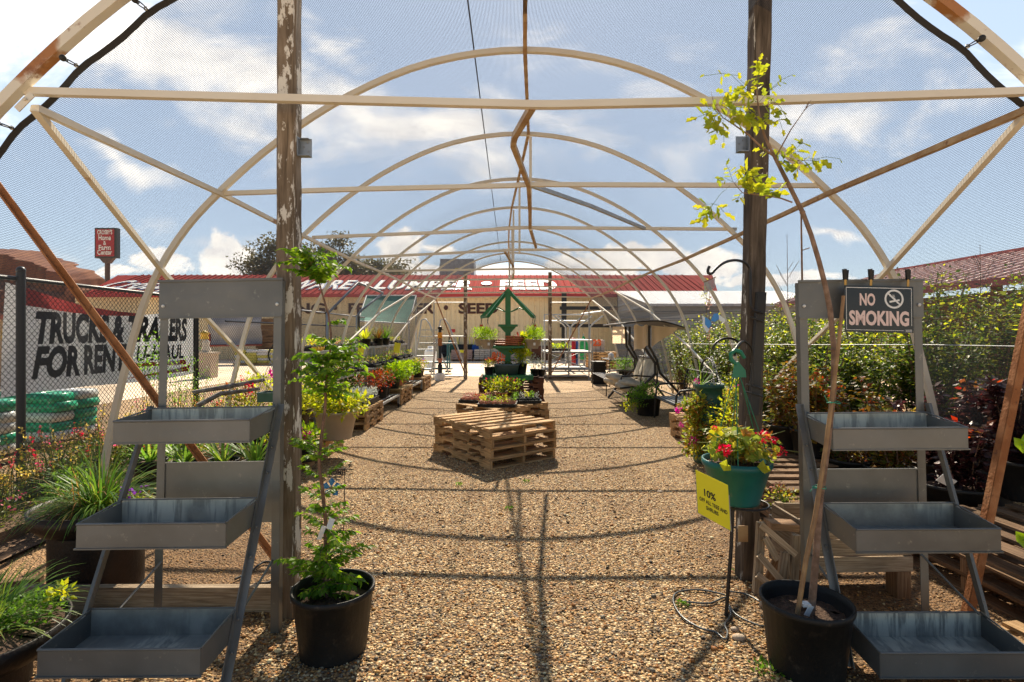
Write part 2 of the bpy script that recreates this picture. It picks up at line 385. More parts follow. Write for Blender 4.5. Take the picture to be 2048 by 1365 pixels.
# ------------------------------------------------------------------ material library
WOOD=wood('pallet wood',(.22,.11,.045),(.48,.29,.13),(.70,.49,.26))
WOODG=wood('grey weathered boards',(.13,.09,.055),(.33,.24,.155),(.52,.42,.30))
WOODD=wood('dark pallet wood',(.10,.055,.03),(.22,.13,.07),(.36,.23,.13))
WOODR=wood('red brown pallet wood',(.07,.03,.02),(.15,.06,.035),(.26,.12,.06))
POSTW=wood('weathered post',(.065,.048,.032),(.16,.118,.08),(.27,.21,.15),paint=((.66,.62,.55),.55),gs=(.8,22))
POSTW2=wood('weathered grey post',(.04,.031,.023),(.105,.08,.06),(.19,.15,.115),paint=((.6,.57,.5),.60),gs=(.8,22))
CREAM=plain('cream tube',(.76,.70,.58),.4,0,(.72,.65,.53),3)
CREAMR=plain('cream tube rusting',(.76,.70,.58),.45,0,(.42,.24,.11),3,lo=.64,hi=.70,detail=7)
RUSTHOOP=plain('cream tube with rust patches',(.74,.68,.56),.45,0,(.40,.17,.05),2.6,dirt=(.26,.10,.03),lo=.585,hi=.63,detail=8)
RUST=plain('rusty steel',(.33,.125,.04),.8,.2,(.46,.21,.085),9,bump=.5,dirt=(.16,.06,.03))
RUSTO=plain('orange rust tube',(.40,.24,.11),.6,.1,(.56,.40,.22),6,dirt=(.2,.08,.03))
GALV=plain('galvanised pipe',(.46,.47,.47),.5,.5,(.36,.38,.39),12)
GALVD=plain('dull zinc',(.33,.35,.37),.45,.8,(.24,.26,.28),5,dirt=(.42,.42,.38))
BLK=plain('black plastic',(.012,.012,.012),.5,0,(.022,.021,.019),5,bump=.15,spec=.3,dirt=(.06,.05,.04))
BLKM=plain('black metal',(.02,.02,.022),.4,.2)
BLKR=plain('black rubber band',(.02,.019,.018),.7)
BANDM=plain('black webbing',(.022,.02,.019),.8)
SOIL=plain('potting soil',(.055,.03,.018),.95,0,(.13,.075,.045),60,bump=1,bscale=90)
BARK=plain('brown bark',(.17,.095,.06),.85,0,(.27,.16,.10),30,bump=.7,bscale=80)
BARK2=plain('tree bark',(.20,.12,.075),.85,0,(.34,.22,.15),22,bump=.7,bscale=70)
BAMB=plain('bamboo',(.27,.145,.06),.5,0,(.40,.24,.10),14)
TERRA=plain('terracotta',(.48,.15,.07),.6,0,(.58,.22,.11),9)
TAN=plain('tan planter',(.42,.34,.25),.45,0,(.38,.30,.22),3)
TEAL=plain('teal plastic',(.006,.10,.10),.4,0,(.012,.14,.14),5,dirt=(.05,.13,.12),spec=.4)
GREENP=plain('green paint',(.015,.17,.05),.45,0,(.02,.21,.07),8,dirt=(.02,.1,.03))
DGREEN=plain('dark green plastic',(.02,.09,.06),.4,0,(.03,.12,.08),6)
WHITE=plain('white plastic',(.8,.8,.78),.5)
YEL=plain('yellow card',(.88,.80,.02),.45)
INK=plain('black ink',(.015,.015,.018),.5)
LEAF_STEM=plain('green stem',(.12,.2,.04),.6)
def stand_mat():
    m,nt,b=newmat('painted sheet steel'); N=nt.nodes.new; L=nt.links.new
    setp(b,Roughness=.42,Metallic=.35)
    tc_=N('ShaderNodeTexCoord'); oi=N('ShaderNodeObjectInfo'); tc=N('ShaderNodeVectorMath'); tc.operation='MULTIPLY_ADD'; L(oi.outputs['Random'],tc.inputs[0]); tc.inputs[1].default_value=(7,5,9); L(tc_.outputs['Object'],tc.inputs[2])
    n=N('ShaderNodeTexNoise'); n.inputs['Scale'].default_value=3; n.inputs['Detail'].default_value=6; L(tc.outputs[0],n.inputs['Vector'])
    cr=N('ShaderNodeValToRGB'); cr.color_ramp.elements[0].color=(.14,.139,.13,1); cr.color_ramp.elements[1].color=(.21,.208,.195,1); cr.color_ramp.elements[0].position=.35; cr.color_ramp.elements[1].position=.7; L(n.outputs['Fac'],cr.inputs[0])
    # scuffs, mineral spots and little rust blooms
    n4=N('ShaderNodeTexNoise'); n4.inputs['Scale'].default_value=22; n4.inputs['Detail'].default_value=9; n4.inputs['Roughness'].default_value=.75; L(tc.outputs[0],n4.inputs['Vector'])
    m4=N('ShaderNodeMapRange'); m4.inputs[1].default_value=.60; m4.inputs[2].default_value=.72; m4.inputs[4].default_value=.7; L(n4.outputs['Fac'],m4.inputs[0])
    x4=N('ShaderNodeMixRGB'); L(m4.outputs[0],x4.inputs[0]); L(cr.outputs[0],x4.inputs[1]); x4.inputs[2].default_value=(.42,.40,.33,1)
    m5=N('ShaderNodeMapRange'); m5.inputs[1].default_value=.32; m5.inputs[2].default_value=.26; m5.inputs[4].default_value=.8; L(n4.outputs['Fac'],m5.inputs[0])
    x5=N('ShaderNodeMixRGB'); L(m5.outputs[0],x5.inputs[0]); L(x4.outputs[0],x5.inputs[1]); x5.inputs[2].default_value=(.16,.075,.035,1)
    L(x5.outputs[0],b.inputs['Base Color'])
    n6=N('ShaderNodeTexNoise'); n6.inputs['Scale'].default_value=6; n6.inputs['Detail'].default_value=2; L(tc.outputs[0],n6.inputs['Vector'])
    b6=N('ShaderNodeBump'); b6.inputs['Strength'].default_value=.35; b6.inputs['Distance'].default_value=.02; L(n6.outputs['Fac'],b6.inputs['Height']); L(b6.outputs[0],b.inputs['Normal'])
    mr=N('ShaderNodeMapRange'); mr.inputs[3].default_value=.32; mr.inputs[4].default_value=.55; L(n.outputs['Fac'],mr.inputs[0]); L(mr.outputs[0],b.inputs['Roughness'])
    return m
STEEL=stand_mat()
def zinc_mat():
    """tray interior: dull zinc with lime run-off streaks and water marks"""
    m,nt,b=newmat('stained zinc sheet'); N=nt.nodes.new; L=nt.links.new
    setp(b,Metallic=.1)
    tc_=N('ShaderNodeTexCoord'); oi=N('ShaderNodeObjectInfo'); tc=N('ShaderNodeVectorMath'); tc.operation='MULTIPLY_ADD'; L(oi.outputs['Random'],tc.inputs[0]); tc.inputs[1].default_value=(7,5,9); L(tc_.outputs['Object'],tc.inputs[2]); 
    def nz(sc,scale,det,dist=0):
        mp=N('ShaderNodeMapping'); mp.inputs['Scale'].default_value=sc; L(tc.outputs[0],mp.inputs[0]); n=N('ShaderNodeTexNoise'); n.inputs['Scale'].default_value=scale; n.inputs['Detail'].default_value=det; n.inputs['Roughness'].default_value=.65; n.inputs['Distortion'].default_value=dist; L(mp.outputs[0],n.inputs['Vector']); return n.outputs['Fac']
    def rng_(x,a,b_):
        r=N('ShaderNodeMapRange'); r.interpolation_type='SMOOTHSTEP'; r.inputs[1].default_value=a; r.inputs[2].default_value=b_; L(x,r.inputs[0]); return r.outputs[0]
    base=N('ShaderNodeMixRGB'); L(rng_(nz((1,1,1),5,5),.35,.65),base.inputs[0]); base.inputs[1].default_value=(.24,.24,.215,1); base.inputs[2].default_value=(.38,.38,.34,1)
    st=rng_(nz((1,.3,.12),26,6,.3),.42,.56); pt=rng_(nz((1,1,.6),3.2,3),.38,.56)
    mu=N('ShaderNodeMath'); mu.operation='MULTIPLY'; L(st,mu.inputs[0]); L(pt,mu.inputs[1])
    mx=N('ShaderNodeMixRGB'); L(mu.outputs[0],mx.inputs[0]); L(base.outputs[0],mx.inputs[1]); mx.inputs[2].default_value=(.60,.59,.50,1)
    sp=N('ShaderNodeSeparateXYZ'); L(tc.outputs[0],sp.inputs[0])
    L(mx.outputs[0],b.inputs['Base Color'])
    r=N('ShaderNodeMapRange'); r.inputs[3].default_value=.28; r.inputs[4].default_value=.6; L(mu.outputs[0],r.inputs[0]); L(r.outputs[0],b.inputs['Roughness'])
    return m
ZINC=zinc_mat()
# leaves
LF_GREEN=leafmat('fresh green leaves',[(.05,.13,.015),(.09,.20,.02),(.14,.28,.03),(.07,.16,.02)])
LF_ELM=leafmat('elm leaves',[(.06,.15,.012),(.10,.22,.018),(.17,.31,.025),(.26,.38,.03)],.5)
LF_YEL=leafmat('yellow green leaves',[(.22,.30,.02),(.34,.40,.03),(.42,.42,.03),(.26,.34,.03)],.55)
LF_RAIN=leafmat('lime yellow leaves',[(.22,.30,.03),(.32,.38,.03),(.42,.42,.03),(.14,.20,.02)],.45)
LF_GER=leafmat('geranium leaves',[(.14,.23,.03),(.22,.31,.04),(.34,.38,.05),(.46,.42,.05),(.42,.18,.04)],.45)
LF_AUT=leafmat('autumn tinted leaves',[(.05,.08,.015),(.14,.14,.025),(.24,.16,.025),(.20,.06,.015),(.07,.11,.015)],.42)
LF_PURP=leafmat('dark purple leaves',[(.028,.012,.014),(.05,.018,.018),(.075,.022,.02),(.035,.03,.016)],.25,.35)
LF_RED=leafmat('red leaves',[(.28,.04,.015),(.36,.09,.02),(.2,.05,.02),(.12,.10,.02)],.5)
LF_SHRUB=leafmat('shrub leaves',[(.022,.045,.010),(.04,.08,.014),(.08,.13,.018),(.18,.19,.025),(.035,.065,.012)],.42)
LF_TREE=leafmat('dusty tree leaves',[(.05,.055,.02),(.08,.08,.025),(.12,.105,.035),(.06,.06,.02)],.35)
LF_SILV=leafmat('silver leaves',[(.30,.34,.30),(.42,.45,.40),(.5,.52,.46)],.3)
LF_FERN=leafmat('bright feathery leaves',[(.16,.30,.02),(.24,.40,.02),(.32,.46,.03)],.5)
LF_BLADE=leafmat('strap leaves',[(.05,.14,.02),(.09,.20,.025),(.14,.26,.035),(.24,.30,.05)],.4)
LF_DRY=leafmat('dry leaves',[(.30,.20,.06),(.40,.26,.08),(.34,.14,.05)],.4)
LF_PINK=leafmat('pink succulent leaves',[(.42,.16,.13),(.5,.25,.2),(.3,.28,.14)],.3)
def petal(n,c,c2=None): return leafmat(n,[c,c2 or c,c],.4,.5)
PT_RED=petal('red petals',(.62,.012,.02),(.75,.03,.04)); PT_MAG=petal('magenta petals',(.62,.01,.28)); PT_YEL=petal('yellow petals',(.75,.62,.05),(.8,.7,.25)); PT_PUR=petal('purple petals',(.28,.06,.45)); PT_WHT=petal('white petals',(.75,.72,.65)); PT_PNK=petal('pink petals',(.7,.12,.2))
PT_SPIKE=leafmat('seed spikes',[(.30,.17,.03),(.40,.26,.05),(.5,.38,.08)],.35)
# ------------------------------------------------------------------ ground
def gravel_mat():
    m,nt,b=newmat('pea gravel'); N=nt.nodes.new; L=nt.links.new
    setp(b,Roughness=.8,Specular_IOR_Level=.25)
    tc=N('ShaderNodeTexCoord')
    wn=N('ShaderNodeTexNoise'); wn.inputs['Scale'].default_value=25; L(tc.outputs['Object'],wn.inputs['Vector'])
    mxv=N('ShaderNodeVectorMath'); mxv.operation='MULTIPLY_ADD'; L(wn.outputs['Color'],mxv.inputs[0]); mxv.inputs[1].default_value=(.014,.014,0); L(tc.outputs['Object'],mxv.inputs[2])
    v=N('ShaderNodeTexVoronoi'); v.inputs['Scale'].default_value=66; v.inputs['Randomness'].default_value=1; L(mxv.outputs[0],v.inputs['Vector'])
    sx=N('ShaderNodeSeparateColor'); L(v.outputs['Color'],sx.inputs[0])
    cr=N('ShaderNodeValToRGB'); e=cr.color_ramp.elements
    cols=[(0,(0.103,0.068,0.042)),(.10,(0.327,0.184,0.084)),(.28,(0.464,0.288,0.140)),(.45,(0.568,0.384,0.210)),(.6,(0.361,0.208,0.105)),(.72,(0.654,0.496,0.308)),(.84,(0.310,0.128,0.038)),(.92,(0.206,0.168,0.133)),(1,(0.533,0.336,0.140))]
    e[0].position=0; e[0].color=c4(cols[0][1]); e[1].position=1; e[1].color=c4(cols[-1][1])
    for p,c in cols[1:-1]: x=e.new(p); x.color=c4(c)
    cr.color_ramp.interpolation='CONSTANT'; L(sx.outputs[0],cr.inputs[0])
    # broad tone drift: dirt mixed into the stones, and near-side shade painted in
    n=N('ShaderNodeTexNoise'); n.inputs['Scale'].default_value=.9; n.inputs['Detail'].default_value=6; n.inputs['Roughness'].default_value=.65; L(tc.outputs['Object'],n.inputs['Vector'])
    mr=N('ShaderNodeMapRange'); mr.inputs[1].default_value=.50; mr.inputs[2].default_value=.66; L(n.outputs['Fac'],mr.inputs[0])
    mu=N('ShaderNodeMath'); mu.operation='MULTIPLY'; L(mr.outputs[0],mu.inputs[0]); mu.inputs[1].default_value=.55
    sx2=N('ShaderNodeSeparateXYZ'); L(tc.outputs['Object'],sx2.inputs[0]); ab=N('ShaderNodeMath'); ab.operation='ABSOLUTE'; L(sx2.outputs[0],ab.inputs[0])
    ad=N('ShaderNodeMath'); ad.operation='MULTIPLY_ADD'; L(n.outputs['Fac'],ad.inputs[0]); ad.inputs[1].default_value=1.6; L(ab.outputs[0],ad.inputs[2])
    mr5=N('ShaderNodeMapRange'); mr5.inputs[1].default_value=1.85; mr5.inputs[2].default_value=2.6; mr5.inputs[4].default_value=.88; L(ad.outputs[0],mr5.inputs[0])  # near left and right sides browned in colour, standing in for shade
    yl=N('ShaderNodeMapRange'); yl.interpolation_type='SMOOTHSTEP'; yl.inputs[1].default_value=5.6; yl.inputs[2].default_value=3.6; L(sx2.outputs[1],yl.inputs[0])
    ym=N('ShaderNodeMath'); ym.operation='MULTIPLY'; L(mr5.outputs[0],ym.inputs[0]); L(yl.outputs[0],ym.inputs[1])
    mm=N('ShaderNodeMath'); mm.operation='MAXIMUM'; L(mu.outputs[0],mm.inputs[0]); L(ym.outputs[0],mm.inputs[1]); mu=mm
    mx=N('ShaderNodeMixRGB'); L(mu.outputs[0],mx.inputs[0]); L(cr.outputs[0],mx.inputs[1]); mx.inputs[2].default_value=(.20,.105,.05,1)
    n2=N('ShaderNodeTexNoise'); n2.inputs['Scale'].default_value=260; L(tc.outputs['Object'],n2.inputs['Vector'])
    # dark grit showing between stones, and clusters of lighter and darker stones that still read from far off
    gm=N('ShaderNodeMapRange'); gm.inputs[1].default_value=.42; gm.inputs[2].default_value=.62; gm.inputs[4].default_value=.75; L(v.outputs['Distance'],gm.inputs[0])
    gx=N('ShaderNodeMixRGB'); L(gm.outputs[0],gx.inputs[0]); L(mx.outputs[0],gx.inputs[1]); gx.inputs[2].default_value=(.10,.06,.035,1)
    n9=N('ShaderNodeTexNoise'); n9.inputs['Scale'].default_value=26; n9.inputs['Detail'].default_value=3; n9.inputs['Roughness'].default_value=.8; L(tc.outputs['Object'],n9.inputs['Vector'])
    m9=N('ShaderNodeMapRange'); m9.inputs[1].default_value=.36; m9.inputs[2].default_value=.64; m9.inputs[3].default_value=.82; m9.inputs[4].default_value=1.75; L(n9.outputs['Fac'],m9.inputs[0])
    h9=N('ShaderNodeHueSaturation'); L(m9.outputs[0],h9.inputs['Value']); L(gx.outputs[0],h9.inputs['Color']); h9.inputs['Hue'].default_value=.506; h9.inputs['Saturation'].default_value=1.02
    L(h9.outputs[0],b.inputs['Base Color'])
    inv=N('ShaderNodeMath'); inv.operation='SUBTRACT'; inv.inputs[0].default_value=.6; L(v.outputs['Distance'],inv.inputs[1])
    bp=N('ShaderNodeBump'); bp.inputs['Strength'].default_value=1; bp.inputs['Distance'].default_value=.016; L(inv.outputs[0],bp.inputs['Height']); L(bp.outputs[0],b.inputs['Normal'])
    return m
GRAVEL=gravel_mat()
YARD=plain('yard dirt',(.64,.49,.34),.95,0,(.74,.60,.44),.5,bump=.6,bscale=30,dirt=(.44,.32,.22))
BED=plain('bed soil',(.09,.05,.03),.95,0,(.2,.12,.07),14,bump=1,bscale=60,dirt=(.3,.2,.12))
g=MB(); g.box((0,600,-.5),(3000,1500,1)); struct(g.build('ground',YARD))
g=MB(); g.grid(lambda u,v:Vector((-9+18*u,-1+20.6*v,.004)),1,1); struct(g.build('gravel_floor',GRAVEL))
g=MB(); g.grid(lambda u,v:Vector((-4.66+1.25*u,2.9+9*v,.03+.05*math.sin(u*PI))),6,20); struct(g.build('flower_bed_soil',BED))
# loose pebbles near the camera (too many to count)
def pebbles():
    base=bmesh_ico()
    n=74000; g=rng
    Y=1.55+ 9.5*g.random(n)**2.3; X=(g.random(n)*2-1)*np.minimum(2.7,Y*.98); keep=(np.abs(X)<1.5)|(g.random(n)<.25); X=X[keep];Y=Y[keep];n=len(X)
    s=np.where(g.random(n)<.035,g.uniform(.009,.016,n),g.uniform(.0032,.0082,n))
    ax=s[:,None]*np.stack([g.uniform(.8,1.35,n),g.uniform(.7,1.1,n),g.uniform(.45,.75,n)],1)
    th=g.random(n)*2*PI; tl=g.normal(0,.25,n)
    B=base[0]; V=B[None]*ax[:,None,:]; V=V+g.normal(size=V.shape)*.06*s[:,None,None]
    c,si=np.cos(th)[:,None],np.sin(th)[:,None]; x=V[:,:,0]*c-V[:,:,1]*si; y=V[:,:,0]*si+V[:,:,1]*c; z=V[:,:,2]+y*np.sin(tl)[:,None]
    V=np.stack([x+X[:,None],y+Y[:,None],z+.005+ax[:,2][:,None]*.35],2).reshape(-1,3)
    F=(np.arange(n)[:,None,None]*len(B)+base[1][None]).reshape(-1,3)
    m,nt,b=newmat('pebble stone'); N=nt.nodes.new; L=nt.links.new; setp(b,Roughness=.6,Specular_IOR_Level=.35)
    geo=N('ShaderNodeNewGeometry'); cr=N('ShaderNodeValToRGB'); e=cr.color_ramp.elements
    cols=[(0,(0.070,0.050,0.030)),(.10,(0.361,0.193,0.072)),(.25,(0.521,0.321,0.132)),(.40,(0.621,0.422,0.191)),(.50,(0.340,0.183,0.072)),(.61,(0.701,0.532,0.276)),(.70,(0.381,0.147,0.033)),(.78,(0.201,0.165,0.112)),(.86,(0.581,0.303,0.079)),(.93,(0.802,0.661,0.382)),(1,(0.462,0.221,0.105))]
    e[0].position=0;e[0].color=c4(cols[0][1]);e[1].position=1;e[1].color=c4(cols[-1][1])
    for p,cc in cols[1:-1]: q=e.new(p); q.color=c4(cc)
    cr.color_ramp.interpolation='CONSTANT'; L(geo.outputs['Random Per Island'],cr.inputs[0]); L(cr.outputs[0],b.inputs['Base Color'])
    o=fastmesh('pebbles',V,F,m,smooth=True); o['kind']='stuff'; o['label']='loose rounded tan and grey pebbles on the path'; 
def bmesh_ico():
    t=(1+5**.5)/2; v=np.array([(-1,t,0),(1,t,0),(-1,-t,0),(1,-t,0),(0,-1,t),(0,1,t),(0,-1,-t),(0,1,-t),(t,0,-1),(t,0,1),(-t,0,-1),(-t,0,1)],float); v/=np.linalg.norm(v[0])
    f=np.array([(0,11,5),(0,5,1),(0,1,7),(0,7,10),(0,10,11),(1,5,9),(5,11,4),(11,10,2),(10,7,6),(7,1,8),(3,9,4),(3,4,2),(3,2,6),(3,6,8),(3,8,9),(4,9,5),(2,4,11),(6,2,10),(8,6,7),(9,8,1)]); return v,f
pebbles()
# ------------------------------------------------------------------ the tunnel frame
HY=[2.8,4.61,6.54,8.47,10.4,12.3,14.25,16.2,18.1]
PROF=[(0,3.98),(.8,3.87),(1.5,3.58),(2.1,3.19),(2.6,2.75),(2.95,2.35),(3.22,1.85),(3.42,1.15),(3.56,.5),(3.62,0)]
TCX=.12
def cat(pts,n=6):
    out=[]
    P=[pts[0]]+list(pts)+[pts[-1]]
    for i in range(1,len(P)-2):
        p0,p1,p2,p3=[np.array(P[i+k],float) for k in(-1,0,1,2)]
        for j in range(n):
            t=j/n; out.append(.5*((2*p1)+(-p0+p2)*t+(2*p0-5*p1+4*p2-p3)*t*t+(-p0+3*p1-3*p2+p3)*t**3))
    out.append(np.array(P[-1],float)); return out
HALF=cat([( -PROF[1][0],PROF[1][1])]+PROF,4)[4:]
def arc(scale=1.0,dz=0):
    l=[(-p[0]*scale,p[1]*scale+dz) for p in HALF[::-1]]; r=[(p[0]*scale,p[1]*scale+dz) for p in HALF[1:]]
    return l+r
def hx(h):
    for a,b in zip(PROF[:-1],PROF[1:]):
        if a[1]>=h>=b[1]: t=(a[1]-h)/(a[1]-b[1]); return a[0]+(b[0]-a[0])*t
    return PROF[-1][0]
tun=thing('shade_tunnel','arched cream steel shade tunnel covered with black mesh, spanning the gravel path','shade tunnel',(TCX,HY[0],0))
for i,Y in enumerate(HY):
    w=.043 if i else .050; a=arc(1.0 if i else 1.024)
    j=.012*math.sin(i*2.1)
    pts=[(TCX+x+j*(z/4),Y+.02*math.sin(x*.9+i),max(z,-.02)) for x,z in a]
    MB().sq(pts,w,up=(0,1,0)).build('hoop',RUSTHOOP if i==0 else CREAM,tun)
ties=[[(-2.66,2.815),(-1.2,2.775),(0,2.745),(.12,2.745),(1.3,2.77),(2.60,2.815)],[(-2.55,2.75),(-1.3,2.79),(0,2.82),(.16,2.83),(2.65,2.82)],[(-2.4,2.72),(-.6,2.79),(.16,2.84),(2.75,2.82)],
      [(-2.55,2.74),(-.1,2.86),(.0,2.87),(2.6,2.87)]]
for i,Y in enumerate(HY):
    t=ties[i] if i<len(ties) else [(-2.58,2.76),(0,2.8),(2.58,2.78)]
    m=MB(); P=[(x+(TCX if i>3 or i==0 else 0),Y+.02,z) for x,z in t]
    m.sq(P,.037 if i==0 else .036,up=(0,1,0)); m.build('tie_bar',CREAMR if i in(1,2) else CREAM,tun)
def V3(px,py,Y): return tuple(PX(px,py,Y))
m=MB(); m.sq([V3(1051,-330,2.8),V3(1050,102,4.61),V3(1057,268,6.54),V3(1036,362,8.47),V3(1023,418,10.4),V3(1018,460,12.3),V3(1017,487,14.25),V3(1017,508,16.2),V3(1018,527,18.1)],.034); m.build('ridge_purlin',RUSTO,tun)
m=MB(); m.sq([V3(1065,213,2.83),V3(1030,272,3.45),V3(1026,290,3.7),V3(1057,370,4.63),V3(1060,420,5.5),V3(1060,456,6.55),V3(1072,495,8.4)],.036); m.build('bent_brace',RUSTO,tun)
m=MB(); m.sq([V3(1008,500,8.49),V3(1027,533,10.4),V3(1028,545,11.5),V3(1026,558,12.3)],.034); m.build('bent_brace',RUSTO,tun)
m=MB(); m.sq([V3(1062,371,4.64),V3(1180,412,5.6),V3(1290,458,6.56)],.034); m.build('loose_brace',GALV,tun)
for i in range(2,8):
    x={2:1061,3:1039,4:1027,5:1024,6:1020,7:1018}[i]; X=XP(x,HY[i]); MB().sq([(X,HY[i],3.93),(X,HY[i],2.8)],.032).build('strut',CREAM,tun)
for s in(-1,1):
    pts=[(TCX+s*2.58,Y,2.72+.02*math.sin(i*1.7)) for i,Y in enumerate(HY)]
    m=MB(); m.sq(pts,.036); m.build('side_purlin',RUSTO if s>0 else CREAMR,tun)
    m=MB(); m.sq([(TCX+s*(hx(h)-.04),Y,h) for Y,h in zip(HY[:4],(2.72,2.06,1.27,.3))],.036); m.build('corner_brace',CREAMR if s<0 else CREAM,tun)
    m=MB(); m.sq([(TCX+s*(hx(h)-.04),Y,h) for Y,h in zip(HY[3:7],(.4,1.28,2.04,2.68))],.034); m.build('corner_brace',CREAM,tun)
    m=MB(); m.sq([(TCX+s*(hx(h)-.04),Y,h) for Y,h in zip(HY[5:],(.3,1.1,1.95,2.7))],.034); m.build('corner_brace',CREAM,tun)
    a=(TCX+s*2.6,18.1,2.7); b=(-1.5 if s<0 else 1.36,18.35,.12); m=MB(); m.beam(a,b,.035); m.build('corner_brace',RUST,tun)
# rusty angle irons at the front
m=MB(); p0=Vector(V3(-40,335,2.78)); p1=Vector(V3(590,1180,3.22)); m.beam(p0,p1,.03,.007); m.beam(p0+Vector((.008,.016,.012)),p1+Vector((.008,.016,.012)),.007,.028); m.build('corner_brace',RUST,tun,label='rusty angle iron brace leaning across the left front bay')
m=MB(); p0=Vector(V3(2085,520,2.95)); p1=Vector(V3(1938,1240,2.93)); m.beam(p0,p1,.05,.008,up=(0,1,0)); m.beam(p0+Vector((-.02,.012,0)),p1+Vector((-.02,.012,0)),.008,.045,up=(0,1,0)); m.build('corner_brace',RUST,tun,label='rusty angle iron brace at the right front corner')
# joint plates and bolts where the ties meet the hoops
for i,Y in enumerate(HY[:4]):
    for s in(-1,1):
        m=MB(); c=Vector((TCX+s*2.6,Y-.03,2.75)); m.beam(c+Vector((s*.05,.0,-.05)),c+Vector((-s*.03,.0,.03)),.035,.006,up=(0,1,0)); m.ball(c+Vector((0,-.01,0)),.009,6); m.build('joint_plate',CREAMR,tun)
# shade cloth
def cloth_mat():
    m,nt,b=newmat('knitted shade mesh'); N=nt.nodes.new; L=nt.links.new
    m.surface_render_method='DITHERED' if hasattr(m,'surface_render_method') else 'DITHERED'
    setp(b,Roughness=.7,Specular_IOR_Level=.2); b.inputs['Base Color'].default_value=(.035,.037,.042,1)
    uv=N('ShaderNodeUVMap'); sp=N('ShaderNodeSeparateXYZ'); L(uv.outputs[0],sp.inputs[0])
    def M(op,a,b_=None):
        n=N('ShaderNodeMath'); n.operation=op
        for i,x in enumerate((a,b_)):
            if x is None: continue
            if isinstance(x,(int,float)): n.inputs[i].default_value=x
            else: L(x,n.inputs[i])
        return n.outputs[0]
    P=.0104
    # diamond knit: two thread families plus the knots where they cross
    a=M('FRACT',M('DIVIDE',sp.outputs[0],P)); c=M('FRACT',M('DIVIDE',sp.outputs[1],P*.8))
    da=M('ABSOLUTE',M('SUBTRACT',a,.5)); dc=M('ABSOLUTE',M('SUBTRACT',c,.5))
    ta=M('GREATER_THAN',da,.5-.10); tc=M('GREATER_THAN',dc,.5-.112)
    both=M('MAXIMUM',ta,tc)
    # threads have thickness: seen at a slant they cover more of each hole
    lw=N('ShaderNodeLayerWeight'); lw.inputs['Blend'].default_value=.5
    g2=N('ShaderNodeNewGeometry'); dt=N('ShaderNodeVectorMath'); dt.operation='DOT_PRODUCT'; L(g2.outputs['Incoming'],dt.inputs[0]); L(g2.outputs['Normal'],dt.inputs[1])
    cs=M('MAXIMUM',M('ABSOLUTE',dt.outputs['Value']),.02)
    k=M('MINIMUM',M('MULTIPLY',M('SUBTRACT',M('DIVIDE',1.0,cs),1.0),.06),.85)
    fac=M('MAXIMUM',both,k)
    tr=N('ShaderNodeBsdfTransparent'); tl=N('ShaderNodeBsdfTranslucent'); tl.inputs[0].default_value=(.05,.053,.06,1); ma=N('ShaderNodeMixShader'); ma.inputs[0].default_value=.5; L(b.outputs[0],ma.inputs[1]); L(tl.outputs[0],ma.inputs[2])
    mx=N('ShaderNodeMixShader'); L(fac,mx.inputs[0]); L(tr.outputs[0],mx.inputs[1]); L(ma.outputs[0],mx.inputs[2])
    out=[n for n in nt.nodes if n.type=='OUTPUT_MATERIAL'][0]; L(mx.outputs[0],out.inputs[0]); return m
CLOTH=cloth_mat()
A=arc(1.0)
S=[0]
for p,q in zip(A[:-1],A[1:]): S.append(S[-1]+math.hypot(q[0]-p[0],q[1]-p[1]))
ST=S[-1]
def arcpt(s):
    s=min(max(s,0),ST)
    for i in range(len(S)-1):
        if S[i+1]>=s: t=(s-S[i])/(S[i+1]-S[i]); return (A[i][0]+(A[i+1][0]-A[i][0])*t,A[i][1]+(A[i+1][1]-A[i][1])*t)
def cloth_xyz(s,Y):
    x,z=arcpt(s)
    # between hoops the cloth sinks a little; in the first bay it runs in to the laced hem
    k=1.012
    if Y<HY[1]: k=1.012-.006*((HY[1]-Y)/(HY[1]-2.87))**1.5
    i=max([j for j in range(len(HY)) if HY[j]<=Y+1e-4] or [0]); 
    if i<len(HY)-1: t=(Y-HY[i])/(HY[i+1]-HY[i]); k-=.009*math.sin(PI*min(max(t,0),1))
    z2=(z-.6)*k+.6 if z>.6 else z
    return Vector((TCX+x*k,Y,max(z2,.01)))
def cloth(name,s0,s1,y0,y1,ns,ny):
    m=MB()
    m.grid(lambda u,v:cloth_xyz(s0+(s1-s0)*u,y0+(y1-y0)*v),ns,ny,True,uvs=lambda u,v:(s0+(s1-s0)*u,y0+(y1-y0)*v)); return m.build(name,CLOTH,tun)
def s_at(h,side):
    for k in range(len(A)-1):
        if side<0 and A[k][1]<=h<=A[k+1][1]: return S[k]+(S[k+1]-S[k])*(h-A[k][1])/(A[k+1][1]-A[k][1])
        if side>0 and A[k][1]>=h>=A[k+1][1] and A[k][0]>0: return S[k]+(S[k+1]-S[k])*(A[k][1]-h)/(A[k][1]-A[k+1][1])
cloth('shade_cloth',.02,ST-.02,2.87,HY[1],90,10)
cloth('shade_cloth',s_at(1.9,-1),s_at(1.9,1),HY[1],HY[5],70,24)
cloth('shade_cloth',s_at(.6,-1),s_at(.6,1),HY[5],HY[8]+.1,80,20)
